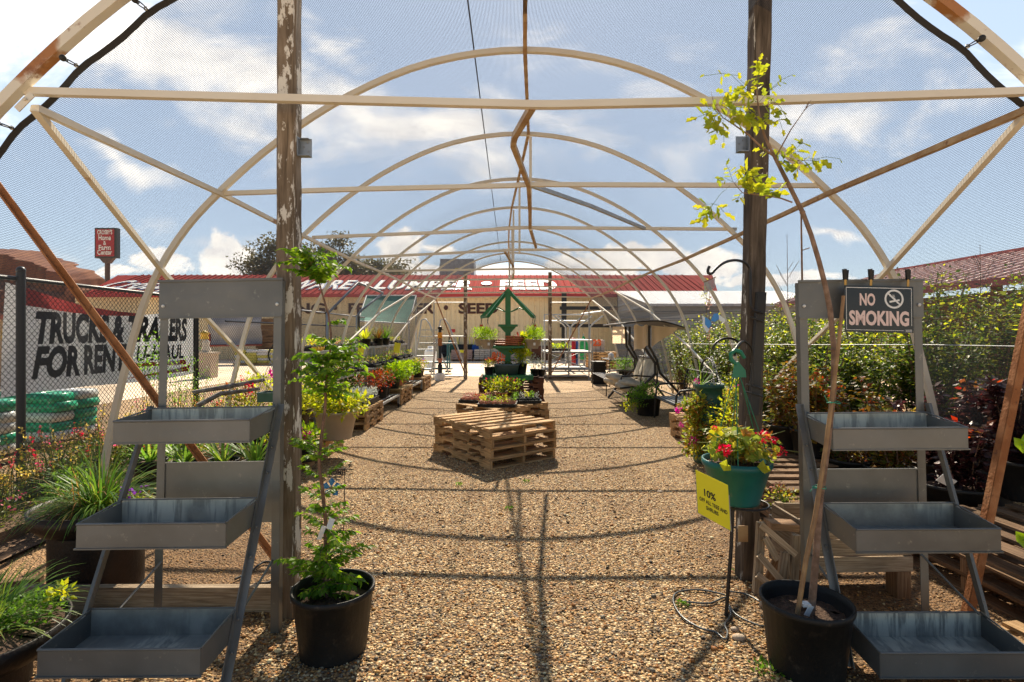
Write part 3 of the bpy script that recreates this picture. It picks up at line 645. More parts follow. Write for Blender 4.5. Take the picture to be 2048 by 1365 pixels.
# black hem with scallops between the bungee ties
hem=MB(); ns=150; ks=[]
for k in range(ns+1):
    s=ST*k/ns; p=cloth_xyz(s,2.87); sc=.022*abs(math.sin(PI*s/.47)); c=Vector((TCX,2.87,1.2)); d=(c-p).normalized(); ks.append(p+d*sc)
hem.tube([p+Vector((0,-.004,0)) for p in ks],[.020]*len(ks),4,0,smooth=False); hem.build('hem',BANDM,tun)
k=0; s=0
while s<ST:
    p=cloth_xyz(s,2.87); x,z=arcpt(s); q=Vector((TCX+x,2.8,z)); 
    if z>1.2:
        m=MB(); 
        for e in(-.012,.012): m.tube([p,p.lerp(q,.6)+Vector((e,-.03,0)),q+Vector((e,-.045,.0)),q+(q-p).normalized()*.04],.0035,5)
        m.ball(q+Vector((0,-.06,.0)),.017,8); m.build('bungee_tie',BLKR,tun)
        m=MB(); m.lathe([(.006,0),(.012,0),(.012,.004),(.006,.004)],(0,0,0),10); m.v=[(a,b_*0-c_,b_) for a,b_,c_ in m.v]; m.v=[(p.x+a,p.y-.03+b_,p.z+c_) for a,b_,c_ in m.v]; m.build('grommet',GALV,tun)
    s+=.47
m=MB(); m.tube([cloth_xyz(s_at(3.93,-1)+.1-.0*Y,Y)+Vector((0,0,-.01)) for Y in (2.88,3.6,4.61,5.5,6.54,8.47,10.4,12.3,14.25,16.2,18.1)],.006,5); m.build('seam_cord',BLKR,tun)
# ------------------------------------------------------------------ wooden posts
def post(px0,py0,px1,py1,Y0,Y1,w,label,mat=POSTW,name='wooden_post',grp=None):
    a=GR(px0,py0) if Y0 is None else PX(px0,py0,Y0); b=PX(px1,py1,Y1)
    a=Vector((a.x,a.y,0.0)); t=thing(name,label,'post',tuple(a),grp)
    m=MB(); n=26
    # eroded square timber: slightly wavering edges
    for r in(0,):
        vs=[];N_=n
        for k in range(N_+1):
            t_=k/N_; c=a.lerp(b,t_); e=[rnd.uniform(-.0025,.0025) for _ in range(8)]
            h=w/2; o=.012
            ring=[(-h+o,-h),(h-o,-h),(h,-h+o),(h,h-o),(h-o,h),(-h+o,h),(-h,h-o),(-h,-h+o)]
            vs+= [Vector((c.x+x+e[i],c.y+y+e[(i+3)%8],c.z)) for i,(x,y) in enumerate(ring)]
        fs=[];uv=[];H=(b-a).length
        for k in range(N_):
            for i in range(8):
                j=(i+1)%8; fs.append((k*8+i,k*8+j,(k+1)*8+j,(k+1)*8+i)); u0=i*.03; u1=(i+1)*.03; z0=H*k/N_+a.x*3; z1=H*(k+1)/N_+a.x*3; uv.append([(z0,u0),(z0,u1),(z1,u1),(z1,u0)])
        fs.append(tuple(range(N_*8,N_*8+8))); uv.append([(0,0)]*8)
        m.add(vs,fs,uv)
    m.build('timber',mat,t); return t,a,b
pl,a,b=post(577,1240,579,-60,2.98,3.05,.106,'tall weathered wooden post with peeling white paint, beside the left metal stand')
m=MB(); c=PX(612,297,3.04); m.box(c,(.066,.004,.105)); m.box(c+Vector((-.033,-.02,0)),(.004,.045,.105)); m.box(c+Vector((0,-.02,-.052)),(.066,.045,.004)); m.box(c+Vector((.0,-.02,.045)),(.05,.03,.003))
for dx,dz in((.01,.03),(.015,-.02),(-.012,.005)): m.ball(c+Vector((dx,-.004,dz)),.005,5)
m.build('joist_hanger',GALVD,pl)
m=MB(); c=PX(590,1190,2.9); m.box(c,(.05,.004,.09)); m.build('bracket',GALVD,pl)
pr,a,b=post(1493,1160,1522,-60,3.43,3.45,.112,'tall weathered wooden post with peeling paint, behind the geranium stand',POSTW2)
m=MB(); c=PX(1482,290,3.40); m.box(c,(.066,.004,.105)); m.box(c+Vector((.033,-.02,0)),(.004,.045,.105)); m.box(c+Vector((0,-.02,-.052)),(.066,.045,.004))
for dx,dz in((.01,.03),(.015,-.02),(-.012,.005)): m.ball(c+Vector((dx,-.004,dz)),.005,5)
m.build('joist_hanger',GALVD,pr)
m=MB(); c=PX(1486,1068,3.35); m.box(c,(.06,.005,.10)); m.build('hinge_plate',RUSTO,pr)
post(931,760,931,548,18.2,18.3,.10,'weathered post at the far left end of the path','',) if 0 else None
for px in(931,1100): post(px,760,px,545,18.3,18.3,.12,'slim weathered post at the far %s end of the tunnel'%('left' if px<1000 else 'right'),POSTW)
MB_=MB(); MB_.box((-1.95,3.02,.07),(1.55,.045,.14)); tag(MB_.build('sill_board',WOODG),'plain timber board on edge along the ground behind the left stand','board')
MB_=MB(); MB_.box((-3.2,3.05,.055),(.9,.05,.11),.35); tag(MB_.build('edging_board',WOODD),'dark timber edging at the foot of the mesh wall on the left','board')
# metal door frames at the far end (galvanised bars beside the posts)
for s,(xa,xb) in((-1,(868,931)),(1,(1100,1178))):
    t=thing('pipe_gate','galvanised pipe frame closing the far %s corner of the tunnel'%('left' if s<0 else 'right'),'gate',(XP(xa,18.2),18.2,0))
    m=MB(); A0,A1=XP(xa,18.2),XP(xb,18.2)
    for z in(.12,)+((1.46,) if s<0 else ()): m.tube([(A0,18.2,z),(A1,18.2,z)],.022,6)
    m.tube([(A0,18.2,2.6),(A1,18.2,2.6)],.02,6)
    m.tube([(A0 if s<0 else A1,18.2,0),(A0 if s<0 else A1,18.2,2.6)],.025,6); m.build('pipe_frame',GALV,t)
# ------------------------------------------------------------------ background buildings
def corr(name,c,c2=None,pitch=.25,axis=0,metal=0,rough=.5,depth=.03):
    """corrugated sheet: real ribs are modelled by bump across the given UV axis"""
    m,nt,b=newmat(name); N=nt.nodes.new; L=nt.links.new; setp(b,Roughness=rough,Metallic=metal,Specular_IOR_Level=.12 if rough>.65 else .5)
    uv=N('ShaderNodeUVMap'); sp=N('ShaderNodeSeparateXYZ'); L(uv.outputs[0],sp.inputs[0])
    mu=N('ShaderNodeMath'); mu.operation='MULTIPLY'; L(sp.outputs[axis],mu.inputs[0]); mu.inputs[1].default_value=1/pitch
    fr=N('ShaderNodeMath'); fr.operation='FRACT'; L(mu.outputs[0],fr.inputs[0])
    cr=N('ShaderNodeValToRGB'); e=cr.color_ramp.elements; e[0].position=0; e[0].color=(0,0,0,1); e[1].position=1; e[1].color=(0,0,0,1)
    for p,v in((.30,0),(.42,1),(.58,1),(.70,0)): x=e.new(p); x.color=(v,v,v,1)
    L(fr.outputs[0],cr.inputs[0])
    bp=N('ShaderNodeBump'); bp.inputs['Strength'].default_value=1; bp.inputs['Distance'].default_value=depth; L(cr.outputs[0],bp.inputs['Height']); L(bp.outputs[0],b.inputs['Normal'])
    n=N('ShaderNodeTexNoise'); n.inputs['Scale'].default_value=.8; n.inputs['Detail'].default_value=6; L(uv.outputs[0],n.inputs['Vector'])
    mx=N('ShaderNodeMixRGB'); mx.inputs[1].default_value=c4(c); mx.inputs[2].default_value=c4(c2 or tuple(x*.8 for x in c)); L(n.outputs['Fac'],mx.inputs[0]); L(mx.outputs[0],b.inputs['Base Color']); return m
YW=corr('cream ribbed cladding',(.93,.77,.50),(.90,.72,.43),.30,rough=.7)
RR=corr('red standing seam roofing',(.36,.022,.018),(.27,.018,.016),.38,depth=.05,rough=1.0)
GW=corr('grey ribbed sheet',(.40,.40,.38),(.33,.33,.32),.28,axis=1,metal=.4)
RW=corr('white roof sheet',(.8,.8,.8),(.74,.74,.74),.3,rough=.35)
RP=corr('faded red roof sheet',(.74,.55,.49),(.62,.38,.33),.45,rough=.3,depth=.05)
WY=33.0
def UQ(m,P,uvs): m.add([Vector(p) for p in P],[(0,1,2,3)],[uvs])
X0,X1=XP(150,WY),12.6
st=thing('store_building','long cream ribbed store with lettered red metal roof across the yard','building',(X0,WY,0))
m=MB(); UQ(m,[(X0,WY,0),(X1,WY,0),(X1,WY,3.95),(X0,WY,3.95)],[(0,0),(X1-X0,0),(X1-X0,4),(0,4)])
UQ(m,[(X1,WY,0),(X1,WY+14,0),(X1,WY+14,3.95),(X1,WY,3.95)],[(0,0),(14,0),(14,4),(0,4)])
UQ(m,[(X0,WY+14,0),(X0,WY,0),(X0,WY,3.95),(X0,WY+14,3.95)],[(0,0),(14,0),(14,4),(0,4)]); 
for k in range(int((X1-X0)/.33)): m.box((X0+.1+k*.33,WY-.015,1.95),(.07,.03,3.9))
m.build('wall',YW,st)
RY0,RZ0,RY1,RZ1=WY-.5,3.93,37.5,5.62
rf=MB(); ru=math.hypot(RY1-RY0,RZ1-RZ0)
xa0,xa1=XP(168,RY0),XP(1437,RY0); xb0,xb1=XP(236,RY1),XP(1425,RY1)
UQ(rf,[(xa0,RY0,RZ0),(xa1,RY0,RZ0),(xb1,RY1,RZ1),(xb0,RY1,RZ1)],[(xa0,0),(xa1,0),(xb1,ru),(xb0,ru)])
UQ(rf,[(xb0,RY1,RZ1),(xb1,RY1,RZ1),(xa1,RY1+5,RZ0),(xa0,RY1+5,RZ0)],[(xb0,0),(xb1,0),(xa1,ru),(xa0,ru)])
for k in range(int((xa1-xa0)/.42)):
    x=xa0+.2+k*.42; xx=min(max(x,xb0),xb1)
    rf.beam((x,RY0,RZ0+.03),(xx if abs(xx-x)>.01 else x,RY1,RZ1+.03),.05,.07)
roof=rf.build('roof',RR,st)
m=MB(); m.box(((xa0+xa1)/2,RY0-.03,RZ0-.08),(xa1-xa0,.06,.2)); m.build('gutter',plain('red trim',(.45,.03,.03),.4),roof)
m=MB()
n_=(Vector((0,RY1-RY0,RZ1-RZ0))).normalized()
def on_roof(px0,px1,s,txt,shear=0):
    y0=(RY0*.78+RY1*.22); z0=(RZ0*.78+RZ1*.22); c=XP((px0+px1)/2,y0+.9); w=XP(px1,y0+.9)-XP(px0,y0+.9)
    M_=MX(Vector((c,y0,z0))+Vector((0,-n_.z,n_.y))*.07,(1,0,0),n_); M2=MX(Vector((c,y0,z0))+Vector((0,-n_.z,n_.y))*.04,(1,0,0),n_)
    put_text(m,txt,s,M_,bold=.018,width=w,shear=shear,spacing=1.08); put_text(m2,txt,s,M2,bold=.055,width=w+.16,shear=shear,spacing=1.08)
m2=MB()
for a_,b_,t_ in((1002,1111,'FEED'),(754,945,'LUMBER'),(462,703,'HARDWARE')): on_roof(a_,b_,2.3,t_)
on_roof(214,405,2.2,"Crosby's",.35)
m.build('roof_lettering',plain('white sign paint',(.78,.78,.78),.6,0,(.62,.62,.63),30,dirt=(.5,.35,.33)),roof); m2.build('letter_outline',plain('blue sign paint',(.12,.2,.42),.6),roof)
m=MB()
for px in(973,727): 
    y0=(RY0+RY1)/2; z0=(RZ0+RZ1)/2; c=Vector((XP(px,y0),y0,z0))+Vector((0,-n_.z,n_.y))*.05; mm=MX(c,(1,0,0),n_); m.prism([(.35*math.cos(k*PI/8),.45*math.sin(k*PI/8)) for k in range(16)],.01,mm)
m.build('roof_lettering',MATS['white sign paint'],roof)
WLM=plain('brown sign paint',(.07,.022,.015),.6)
for a_,b_,t_ in((917,996,'SEED'),(697,869,'FERTILIZER'),(480,650,'FENCING')):
    m=MB(); c=XP((a_+b_)/2,WY-.06); put_text(m,t_,.60,MX((c,WY-.06,ZP(627,WY)),(1,0,0),(0,0,1)),bold=.035,width=XP(b_,WY)-XP(a_,WY)); m.build('wall_lettering',WLM,st)
for px in(892,671): m=MB(); m.prism([(.13*math.cos(k*PI/8),.15*math.sin(k*PI/8)) for k in range(16)],.01,MX((XP(px,WY),WY-.06,ZP(616,WY)),(1,0,0),(0,0,1))); m.build('wall_dot',WLM,st)
# dark cantilever racks against the right part of the wall
m=MB()
for px in(1128,1240,1260): m.box((XP(px,WY-1),WY-1,2.0),(.28,.3,4.0))
for py in(617,652): m.box((XP(1190,WY-1),WY-1.2,ZP(py,WY-1)),(4.2,.22,.2))
tag(m.build('storage_rack',BLKM),'tall dark storage rack against the right part of the store wall','rack')
m=MB(); 
for k,(z,l) in enumerate(((2.15,2.6),(2.35,2.2),(3.0,2.4))): m.box((XP(1262,WY-1.4),WY-1.4,z),(l,1.0,.12),.05*k)
tag(m.build('lumber_stack',WOODD),'weathered lumber lying on the dark rack by the store','lumber')
# rooftop unit
t=thing('rooftop_unit','grey box shaped cooling unit rising above the store roof','cooling unit',(XP(917,41),41,3.9))
m=MB(); m.box((XP(917,41),41,ZP(538,41)-.9),(2.5,2.2,3.0)); m.build('housing',GALVD,t); m=MB(); m.box((XP(889,41),40.6,ZP(540,41)-.9),(.45,1.6,2.4)); m.build('duct',GALVD,t)
m=MB(); m.box((XP(917,41),39.89,ZP(542,41)),(.3,.01,.14)); m.build('plate',YEL,t)
# small shed at right with white roof
t=thing('metal_shed','grey ribbed metal shed with white roof beside the tunnel','shed',(5.9,20.5,0))
sx0=XP(1302,21.0); sx1=13.8; sy0,sy1=21.0,27.4; zE=2.72; zB=3.72
m=MB(); UQ(m,[(sx0,sy0,0),(sx1,sy0,0),(sx1,sy0,zE),(sx0,sy0,zE)],[(0,0),(8,0),(8,zE),(0,zE)]); UQ(m,[(sx0,sy1,0),(sx0,sy0,0),(sx0,sy0,zE),(sx0,sy1,zB)],[(0,0),(6,0),(6,zE),(0,zB)]); m.build('wall',GW,t)
m=MB(); UQ(m,[(sx0-.15,sy0-.2,zE-.02),(sx1,sy0-.2,zE-.02),(sx1,sy1,zB),(sx0-.15,sy1,zB)],[(0,0),(9,0),(9,6),(0,6)]); m.box(((sx0+sx1)/2,sy0-.22,zE-.06),(sx1-sx0+.3,.04,.1)); m.build('roof',RW,t)
m=MB(); m.box((sx0-.02,sy0-.03,1.36),(.22,.05,2.7)); m.build('corner_trim',GALV,t)
for k in range(0): pass
t=thing('sheet_panel','leaning grey ribbed sheet panel left of the metal shed','panel',(XP(1268,19.5),19.5,0))
m=MB(); a_=XP(1236,19.6); b_=XP(1300,19.2); UQ(m,[(a_,19.9,0),(b_,19.2,0),(b_,19.2,2.62),(a_,19.9,2.2)],[(0,0),(1.3,0),(1.3,2.6),(0,2.2)]); m.build('sheet',GW,t)
# long open barn at far right with faded red roof
t=thing('barn','long low barn with faded red ribbed roof beyond the shrubs','barn',(10,5,0))
ey,ry=(9.6,13.6); 
m=MB(); Z0,Z1=2.64,3.75; la,lb=3.0,19.5
UQ(m,[(ey,la,Z0),(ey,lb,Z0),(ry,lb,Z1),(ry,la,Z1)],[(la,0),(lb,0),(lb,4),(la,4)])
for k in range(37): m.beam((ey,la+.2+k*.45,Z0+.02),(ry,la+.2+k*.45,Z1+.02),.06,.05)
m.build('roof',RP,t)
m=MB(); m.box((ey-.02,(la+lb)/2,Z0-.07),(.06,lb-la,.16)); m.box((ry,(la+lb)/2,Z1+.03),(.25,lb-la,.08)); m.build('trim',plain('faded red trim',(.4,.1,.08),.5),t)
m=MB(); 
for k in range(5): m.box((ey+.4,la+.5+k*3.8,1.3),(.14,.14,2.6))
m.build('post',WOODD,t); m=MB(); m.box((ey+2.6,(la+lb)/2,1.3),(.1,lb-la,2.6)); m.build('wall',WOODD,t)
# roadside pylon sign
t=thing('pylon_sign','red and white lettered pylon sign on a brown pole above the store','sign',(XP(216,34),38.5,0))
SY=38.5; sx=XP(215,SY); w=XP(237,SY)-XP(193,SY); zt,zb=ZP(457,SY),ZP(517,SY); zc=(zt+zb)/2; h=zt-zb
m=MB(); m.box((sx,SY,zc),(w,.35,h)); m.build('sign_cabinet',plain('dark sign frame',(.03,.035,.03),.5),t)
m=MB(); m.box((sx-.04,SY-.18,zc),(w-.26,.04,h-.22)); m.build('sign_face',plain('red sign face',(.42,.02,.02),.4),t)
m=MB(); m.tube([(sx,SY,0),(sx,SY,zb)],.17,10); m.prism([(-.5,.35),(.5,.35),(.2,0),(-.2,0)],.3,MX((sx,SY+.15,zb-.35),(1,0,0),(0,0,1))); m.build('pole',plain('brown pole',(.12,.07,.05),.6),t)
m=MB()
for txt,py,hh,ww in(("CROSBY'S",470,.30,.86),('Home',481.5,.34,.72),('&',491.5,.28,.17),('Farm',501,.34,.7),('Center',510.5,.34,.86)):
    put_text(m,txt,hh,MX((sx-.04,SY-.215,ZP(py,SY)),(1,0,0),(0,0,1)),bold=.03,width=(w-.3)*ww*.97)
m.build('lettering',plain('white lettering',(.85,.85,.82),.5),t)
# red rock mesa
m=MB(); MY=420
prof=[(-320,500),(-120,494),(0,498),(30,499),(52,501),(78,502),(95,510),(112,516),(130,524),(150,528),(163,536),(176,541),(183,548),(188,556),(189,570),(215,600),(260,640),(330,666),(420,669)]
def mesa(u,v):
    i=u*(len(prof)-1); k=min(int(i),len(prof)-2); t=i-k; px=prof[k][0]*(1-t)+prof[k+1][0]*t; py=prof[k][1]*(1-t)+prof[k+1][1]*t
    top=ZP(py,MY)-EYE*0; nz=math.sin(px*.11)*3+math.sin(px*.31+v*5)*2
    steps=[0,.18,.3,.52,.62,.9,1.0,1.0]; fw=[140,95,60,52,30,26,0,-4]
    q=v*7; j=min(int(q),6); tt=q-j; hh=steps[j]*(1-tt)+steps[j+1]*tt; ff=fw[j]*(1-tt)+fw[j+1]*tt
    return Vector((XP(px,MY)+nz*.6,MY-ff*min(1,top/40)+nz,max(top,0)*hh-(.5 if v==0 else 0)))
m.grid(mesa,110,28,False)
mesa_m=plain('red sandstone',(.17,.055,.03),.95,0,(.30,.12,.06),.05,bump=1,bscale=.3,dirt=(.17,.10,.05)); struct(m.build('mesa',mesa_m))
m=MB(); 
def hill(u,v): 
    x=-900+1800*u; return Vector((x,700+60*math.sin(u*9),(v)*(16+7*math.sin(u*23)+5*math.sin(u*51))-1))
m.grid(hill,80,2); struct(m.build('far_hills',plain('far scrub hills',(.16,.14,.09),.95,0,(.25,.19,.12),.02)))
# trees behind the store
def bigtree(px0,px1,ptop,Y,label,dens=1.0,seed=0,mat=LF_TREE):
    r=random.Random(seed); cx=XP((px0+px1)/2,Y); w=(XP(px1,Y)-XP(px0,Y))/2; zt=ZP(ptop,Y)
    t=thing('tree',label,'tree',(cx,Y,0)); m=MB(); base=Vector((cx,Y,0)); H=zt
    cl=[]
    m.tube([base,base+Vector((.1,0,H*.25)),base+Vector((-.1,.1,H*.5))],[.42,.34,.26],9)
    for k in range(15):
        a=r.uniform(0,2*PI); rr=w*r.uniform(.25,.95); z=H*r.uniform(.5,.93)*(1-.22*(rr/w)**2); e=Vector((cx+rr*math.cos(a),Y+.7*rr*math.sin(a),z))
        s=base+Vector((0,0,H*r.uniform(.28,.5))); mid=s.lerp(e,.5)+Vector((0,0,-H*.04)); m.tube([s,mid,e],[.14,.09,.03],6)
        for q in range(3):
            o=Vector((r.gauss(0,.9),r.gauss(0,.9),r.gauss(0,.55))); cr_=r.uniform(.7,1.35); cl.append(clump(tuple(e+o),(cr_*1.2,cr_*1.1,cr_*.75),int(330*dens*cr_),rise=.0,shell=.7))
    m.build('trunk',BARK,t); P,D=many(cl); leaves(P,D,rng.uniform(.16,.34,len(P)),.15,'crown',mat,t)
bigtree(490,610,462,43,'olive green tree with open ragged crown behind the store roof, left one',.8,1)
bigtree(600,762,478,45,'dense dark olive tree behind the store roof, right one',1.25,2)
bigtree(740,788,512,47,'small pale bush like tree low behind the store roof',.6,3)
# ------------------------------------------------------------------ chain-link fence on the left
FX=-4.74
t=thing('chain_link_fence','black chain link fence with round posts along the left side of the tunnel','fence',(FX,2.2,0))
fy0,fy1=1.6,17.6; fh=2.08
for k,Y in enumerate((2.3,5.2,8.1,11.0,13.9,16.8)):
    m=MB(); m.tube([(FX+.03,Y,0),(FX+.03,Y,fh+.06)],.038 if k else .04,10); m.ball((FX+.03,Y,fh+.08),.04,6); m.build('post',BLKM,t)
m=MB(); m.tube([(FX,fy0,fh),(FX,fy1,fh)],.022,8); m.build('top_rail',BLKM,t)
m=MB(); m.tube([(FX,fy0,.12),(FX,fy1,.12)],.004,5); m.tube([(FX,9,fh-.32),(FX,fy1,fh-.32)],.016,6); m.build('tension_wire',BLKM,t)
Vv=[];Ff=[]; cell=.062; rw=.0028; n=int((fy1-fy0+fh)/cell)
def wire(y0,z0,y1,z1,dx):
    k=len(Vv); d=Vector((0,y1-y0,z1-z0)).normalized(); s=Vector((0,-d.z,d.y))
    for (y,z) in((y0,z0),(y1,z1)):
        for a_ in(0,2*PI/3,4*PI/3): q=Vector((FX+dx,y,z))+Vector((1,0,0))*rw*math.cos(a_)+s*rw*math.sin(a_); Vv.append(q[:])
    for j in range(3): Ff.append((k+j,k+(j+1)%3,k+3+(j+1)%3,k+3+j))
for i in range(n):
    y=fy0-fh+i*cell
    a_=(y,0);b_=(y+fh,fh)
    if b_[0]<fy0: continue
    z0=max(0,fy0-y); z1=min(fh,fy1-y)
    if z1<=z0: continue
    wire(y+z0,z0,y+z1,z1,.003); ym=fy0+fy1; wire(ym-(y+z0),z0,ym-(y+z1),z1,-.003)
fastmesh('wire_mesh',np.array(Vv),np.array(Ff),BLKM,t)
# rental banner tied to the fence
t=thing('banner','white vinyl banner with TRUCKS & TRAILERS FOR RENT in black, tied to the fence','banner',(FX-.06,5.2,.95))
BX=FX-.07
def btop(Y): 
    u=(Y-5.12)/(8.25-5.12); return 2.04-.27*math.sin(PI*min(1,u*1.05))**1.0*.75-.10*u
def bx(Y,z): return BX+.03*math.sin(Y*3.1+z*2)+.008*math.sin(Y*7+z*4)
def bp_(u,v):
    Y=5.12+3.13*u; z=.94+(btop(Y)-.94)*v+.02*math.sin(u*7)*(1-v); return Vector((bx(Y,z),Y,z))
m=MB(); m.grid(bp_,90,24)
m.build('vinyl',leafmat('white vinyl',[(.66,.66,.66),(.66,.66,.66),(.66,.66,.66)],.4,.5),t)
def bwarp(dx): 
    def f(p): # p.y=Y in world , p.x=z
        return p
    return f
def btext(mb,txt,Y0,Y1,z0,h,bold=.05,shear=.18):
    vs,fs=text_mb(txt,h,bold=bold,shear=shear); x0=min(v.x for v in vs);x1=max(v.x for v in vs); out=[]
    for v in vs:
        Y=Y0+(v.x-x0)/(x1-x0)*(Y1-Y0); z=z0+v.y-.02; out.append((bx(Y,z)+.012,Y,z))
    mb.add(out,fs)
m=MB(); btext(m,'TRUCKS & TRAILERS',5.42,8.02,1.485,.30); btext(m,'FOR RENT',5.42,6.80,1.13,.30); btext(m,'U-HAUL',6.98,7.9,1.22,.19,.03)
m.build('lettering',INK,t)
BR=plain('red vinyl print',(.62,.03,.02),.5)
m=MB()
def strip(pts,dx=.014):
    m.add([(bx(Y,z)+dx,Y,z) for Y,z in pts],[tuple(range(len(pts)))])
for k in range(12):
    a0,a1=k/12,(k+1)/12
    def q(u): Y=5.30+u*(6.95-5.30); return Y, 1.83-.02*u-.05*math.sin(u*PI*.8), 1.83-.02*u+(1-u)*.17-.04*math.sin(u*PI)
    A_=q(a0);B_=q(a1); strip([(A_[0],A_[1]),(B_[0],B_[1]),(B_[0],B_[2]+.003),(A_[0],A_[2]+.003)])
strip([(6.95,1.12),(7.95,1.10),(7.95,1.17),(6.95,1.17)]); strip([(6.72,.985),(8.0,1.0),(8.1,1.12),(7.96,1.07),(7.4,1.03)])
m.build('red_stripe',BR,t)
# ------------------------------------------------------------------ things beyond the fence
GV=plain('green printed film',(.0,.33,.16),.25,0,(.02,.42,.22),5,dirt=(.6,.7,.66)); WV=plain('white printed film',(.62,.64,.62),.25,0,(.7,.72,.7),5)
def bag_pallet(c,nx,ny,nl,label,mats,sz=(.55,.38,.13),grp=None,rot=0,name='bagged_pallet'):
    t=thing(name,label,'bagged goods',c,grp,rot)
    m=MB(); m.box((0,0,.06),(nx*sz[0]+.1,ny*sz[1]+.1,.03)); 
    for k in(-1,0,1): m.box((0,k*ny*sz[1]*.45,.025),(nx*sz[0]+.08,.09,.05)); m.box((0,k*ny*sz[1]*.45,.085),(nx*sz[0]+.08,.12,.02))
    m.build('pallet_base',WOOD,t,world=False)
    B=[MB() for _ in mats]
    for l in range(nl):
        for i in range(nx):
            for j in range(ny):
                k=rnd.randrange(len(mats)); cx=(i-(nx-1)/2)*sz[0]+rnd.uniform(-.02,.02); cy=(j-(ny-1)/2)*sz[1]+rnd.uniform(-.02,.02); cz=.10+sz[2]*(l+.5)
                tilt=rnd.uniform(-.04,.04)
                def f(u,v,cx=cx,cy=cy,cz=cz,tilt=tilt):
                    a=2*PI*u; q=PI*(v-.5); ce=lambda x:math.copysign(abs(math.cos(x))**.3,math.cos(x)); se=lambda x:math.copysign(abs(math.sin(x))**.3,math.sin(x))
                    return Vector((cx+sz[0]*.51*ce(a)*ce(q),cy+sz[1]*.51*se(a)*ce(q),cz+sz[2]*.55*se(q)+tilt*math.cos(a)*sz[0]*.5))
                B[k].grid(f,12,6)
    for b_,mm in zip(B,mats): 
        if b_.v: b_.build('bags',mm,t,world=False)
    return t
bag_pallet((-6.5,6.1,0),2,3,5,'pallet of green and white filled bags under film outside the fence, nearest the camera',[GV,WV],rot=.1)
bag_pallet((-6.6,7.6,0),2,2,5,'second pallet of green bags just beyond the nearest one outside the fence',[GV,GV,WV],rot=-.05)
# grey tarpaulin bay, feed bags and planter by the store
t=thing('tarpaulin','grey tarpaulin sheet hanging on a red pole frame at the left part of the store','tarpaulin',(XP(470,28),28,0))
m=MB(); m.grid(lambda u,v:Vector((XP(418+104*u,28),28+.15*math.sin(u*9)+.1*math.sin(v*7),ZP(692-2*u,28)+(ZP(632,28)-ZP(690,28))*v)),20,10); m.build('sheet',plain('grey tarpaulin',(.22,.23,.26),.4,0,(.34,.35,.39),1.2),t)
m=MB(); m.tube([(XP(418,28),28.05,0),(XP(418,28),28.05,ZP(630,28))],.06,6); m.tube([(XP(418,28),28.05,ZP(692,28)),(XP(523,28),28.05,ZP(690,28))],.05,6); m.build('pole',plain('red brown pole',(.25,.05,.03),.6),t)
bag_pallet((XP(520,27),27,0),4,2,5,'pallet of yellow and white feed bags outside the store, left of the post',[plain('yellow feed bag',(.55,.5,.1),.5),plain('white feed bag',(.6,.6,.62),.5)])
t=thing('planter_box','pale square planter box with small ornament standing in the yard left','planter',(XP(415,19),19,0))
m=MB(); m.box((XP(415,19),19,.42),(.52,.52,.84),taper=.9); m.box((XP(415,19),19,.87),(.6,.6,.07)); m.build('box',plain('pale stone',(.5,.42,.33),.8),t)
m=MB(); m.lathe([(.12,0),(.16,.1),(.1,.28),(.13,.36),(.02,.5)],(XP(412,19),19,.9),10); m.build('ornament_body',plain('pale ornament',(.6,.57,.5),.7),t); m=MB(); m.lathe([(.14,0),(.12,.16),(.18,.2),(.02,.3)],(XP(409,19),19,1.36),10); m.build('ornament_head',plain('yellow ornament',(.6,.4,.05),.5),t)
m=MB(); 
for k in range(7): m.box((XP(541,29),29,.3+k*.32),(1.1,1.0,.28),rnd.uniform(-.05,.05))
tag(m.build('timber_stack',WOODD),'tall stack of brown timber by the store, left of the post','timber')
m=MB(); m.box((XP(548,30),30,1.1),(1.4,.9,1.3)); m.box((XP(548,30),29.54,1.5),(1.3,.03,.5)); tag(m.build('dark_crate',WOODD),'dark brown boarded crate standing near the timber stack','crate')
# cab end of a parked vehicle glimpsed beyond the fence is a dark roofed hut in the photo
t=thing('yard_hut','narrow tan hut with yellow trim beyond the fence at far left','hut',(XP(20,16),16,0))
m=MB(); m.box((XP(22,16),16.3,1.0),(.9,.7,2.0)); m.build('wall',plain('tan hut wall',(.45,.33,.2),.8),t); m=MB(); m.box((XP(22,16),16.2,2.05),(1.1,.9,.14)); m.build('roof',plain('hut red roof',(.3,.08,.05),.6),t); m=MB(); m.box((XP(20,16),15.93,1.5),(.4,.02,.3)); m.build('window',plain('hut window',(.5,.35,.06),.3),t)
# wrapped goods and wheelbarrows along the store wall
def wrapped(px0,px1,py0,py1,label,c,Y=31,brick=True):
    x0,x1=XP(px0,Y),XP(px1,Y); h=ZP(py0,Y); t=thing('wrapped_pallet',label,'wrapped goods',((x0+x1)/2,Y,0))
    m=MB(); m.box(((x0+x1)/2,Y,.08),(x1-x0,1.1,.05)); 
    for k in(-1,0,1): m.box(((x0+x1)/2+k*(x1-x0)*.44,Y,.03),(.1,1.1,.06))
    m.build('pallet_base',WOODD,t)
    rows=5; B=MB()
    for r in range(rows):
        hh=(h-.1)/rows; nb=3
        for i in range(nb): w=(x1-x0)/nb; B.box((x0+w*(i+.5)+rnd.uniform(-.01,.01),Y+rnd.uniform(-.02,.02),.1+hh*(r+.5)),(w-.02,1.05,hh-.015))
    B.build('stacked_blocks',plain(label[:20],c,.35,0,tuple(x*.75 for x in c),1.5,dirt=tuple(min(1,x*1.3) for x in c)),t); return t
wrapped(904,946,700,722,'shrink wrapped pallet of pinkish blocks with yellow card by the store wall',(.40,.26,.24))
wrapped(949,981,699,720,'wrapped pallet of pale grey blocks behind the hanging baskets',(.46,.42,.38))
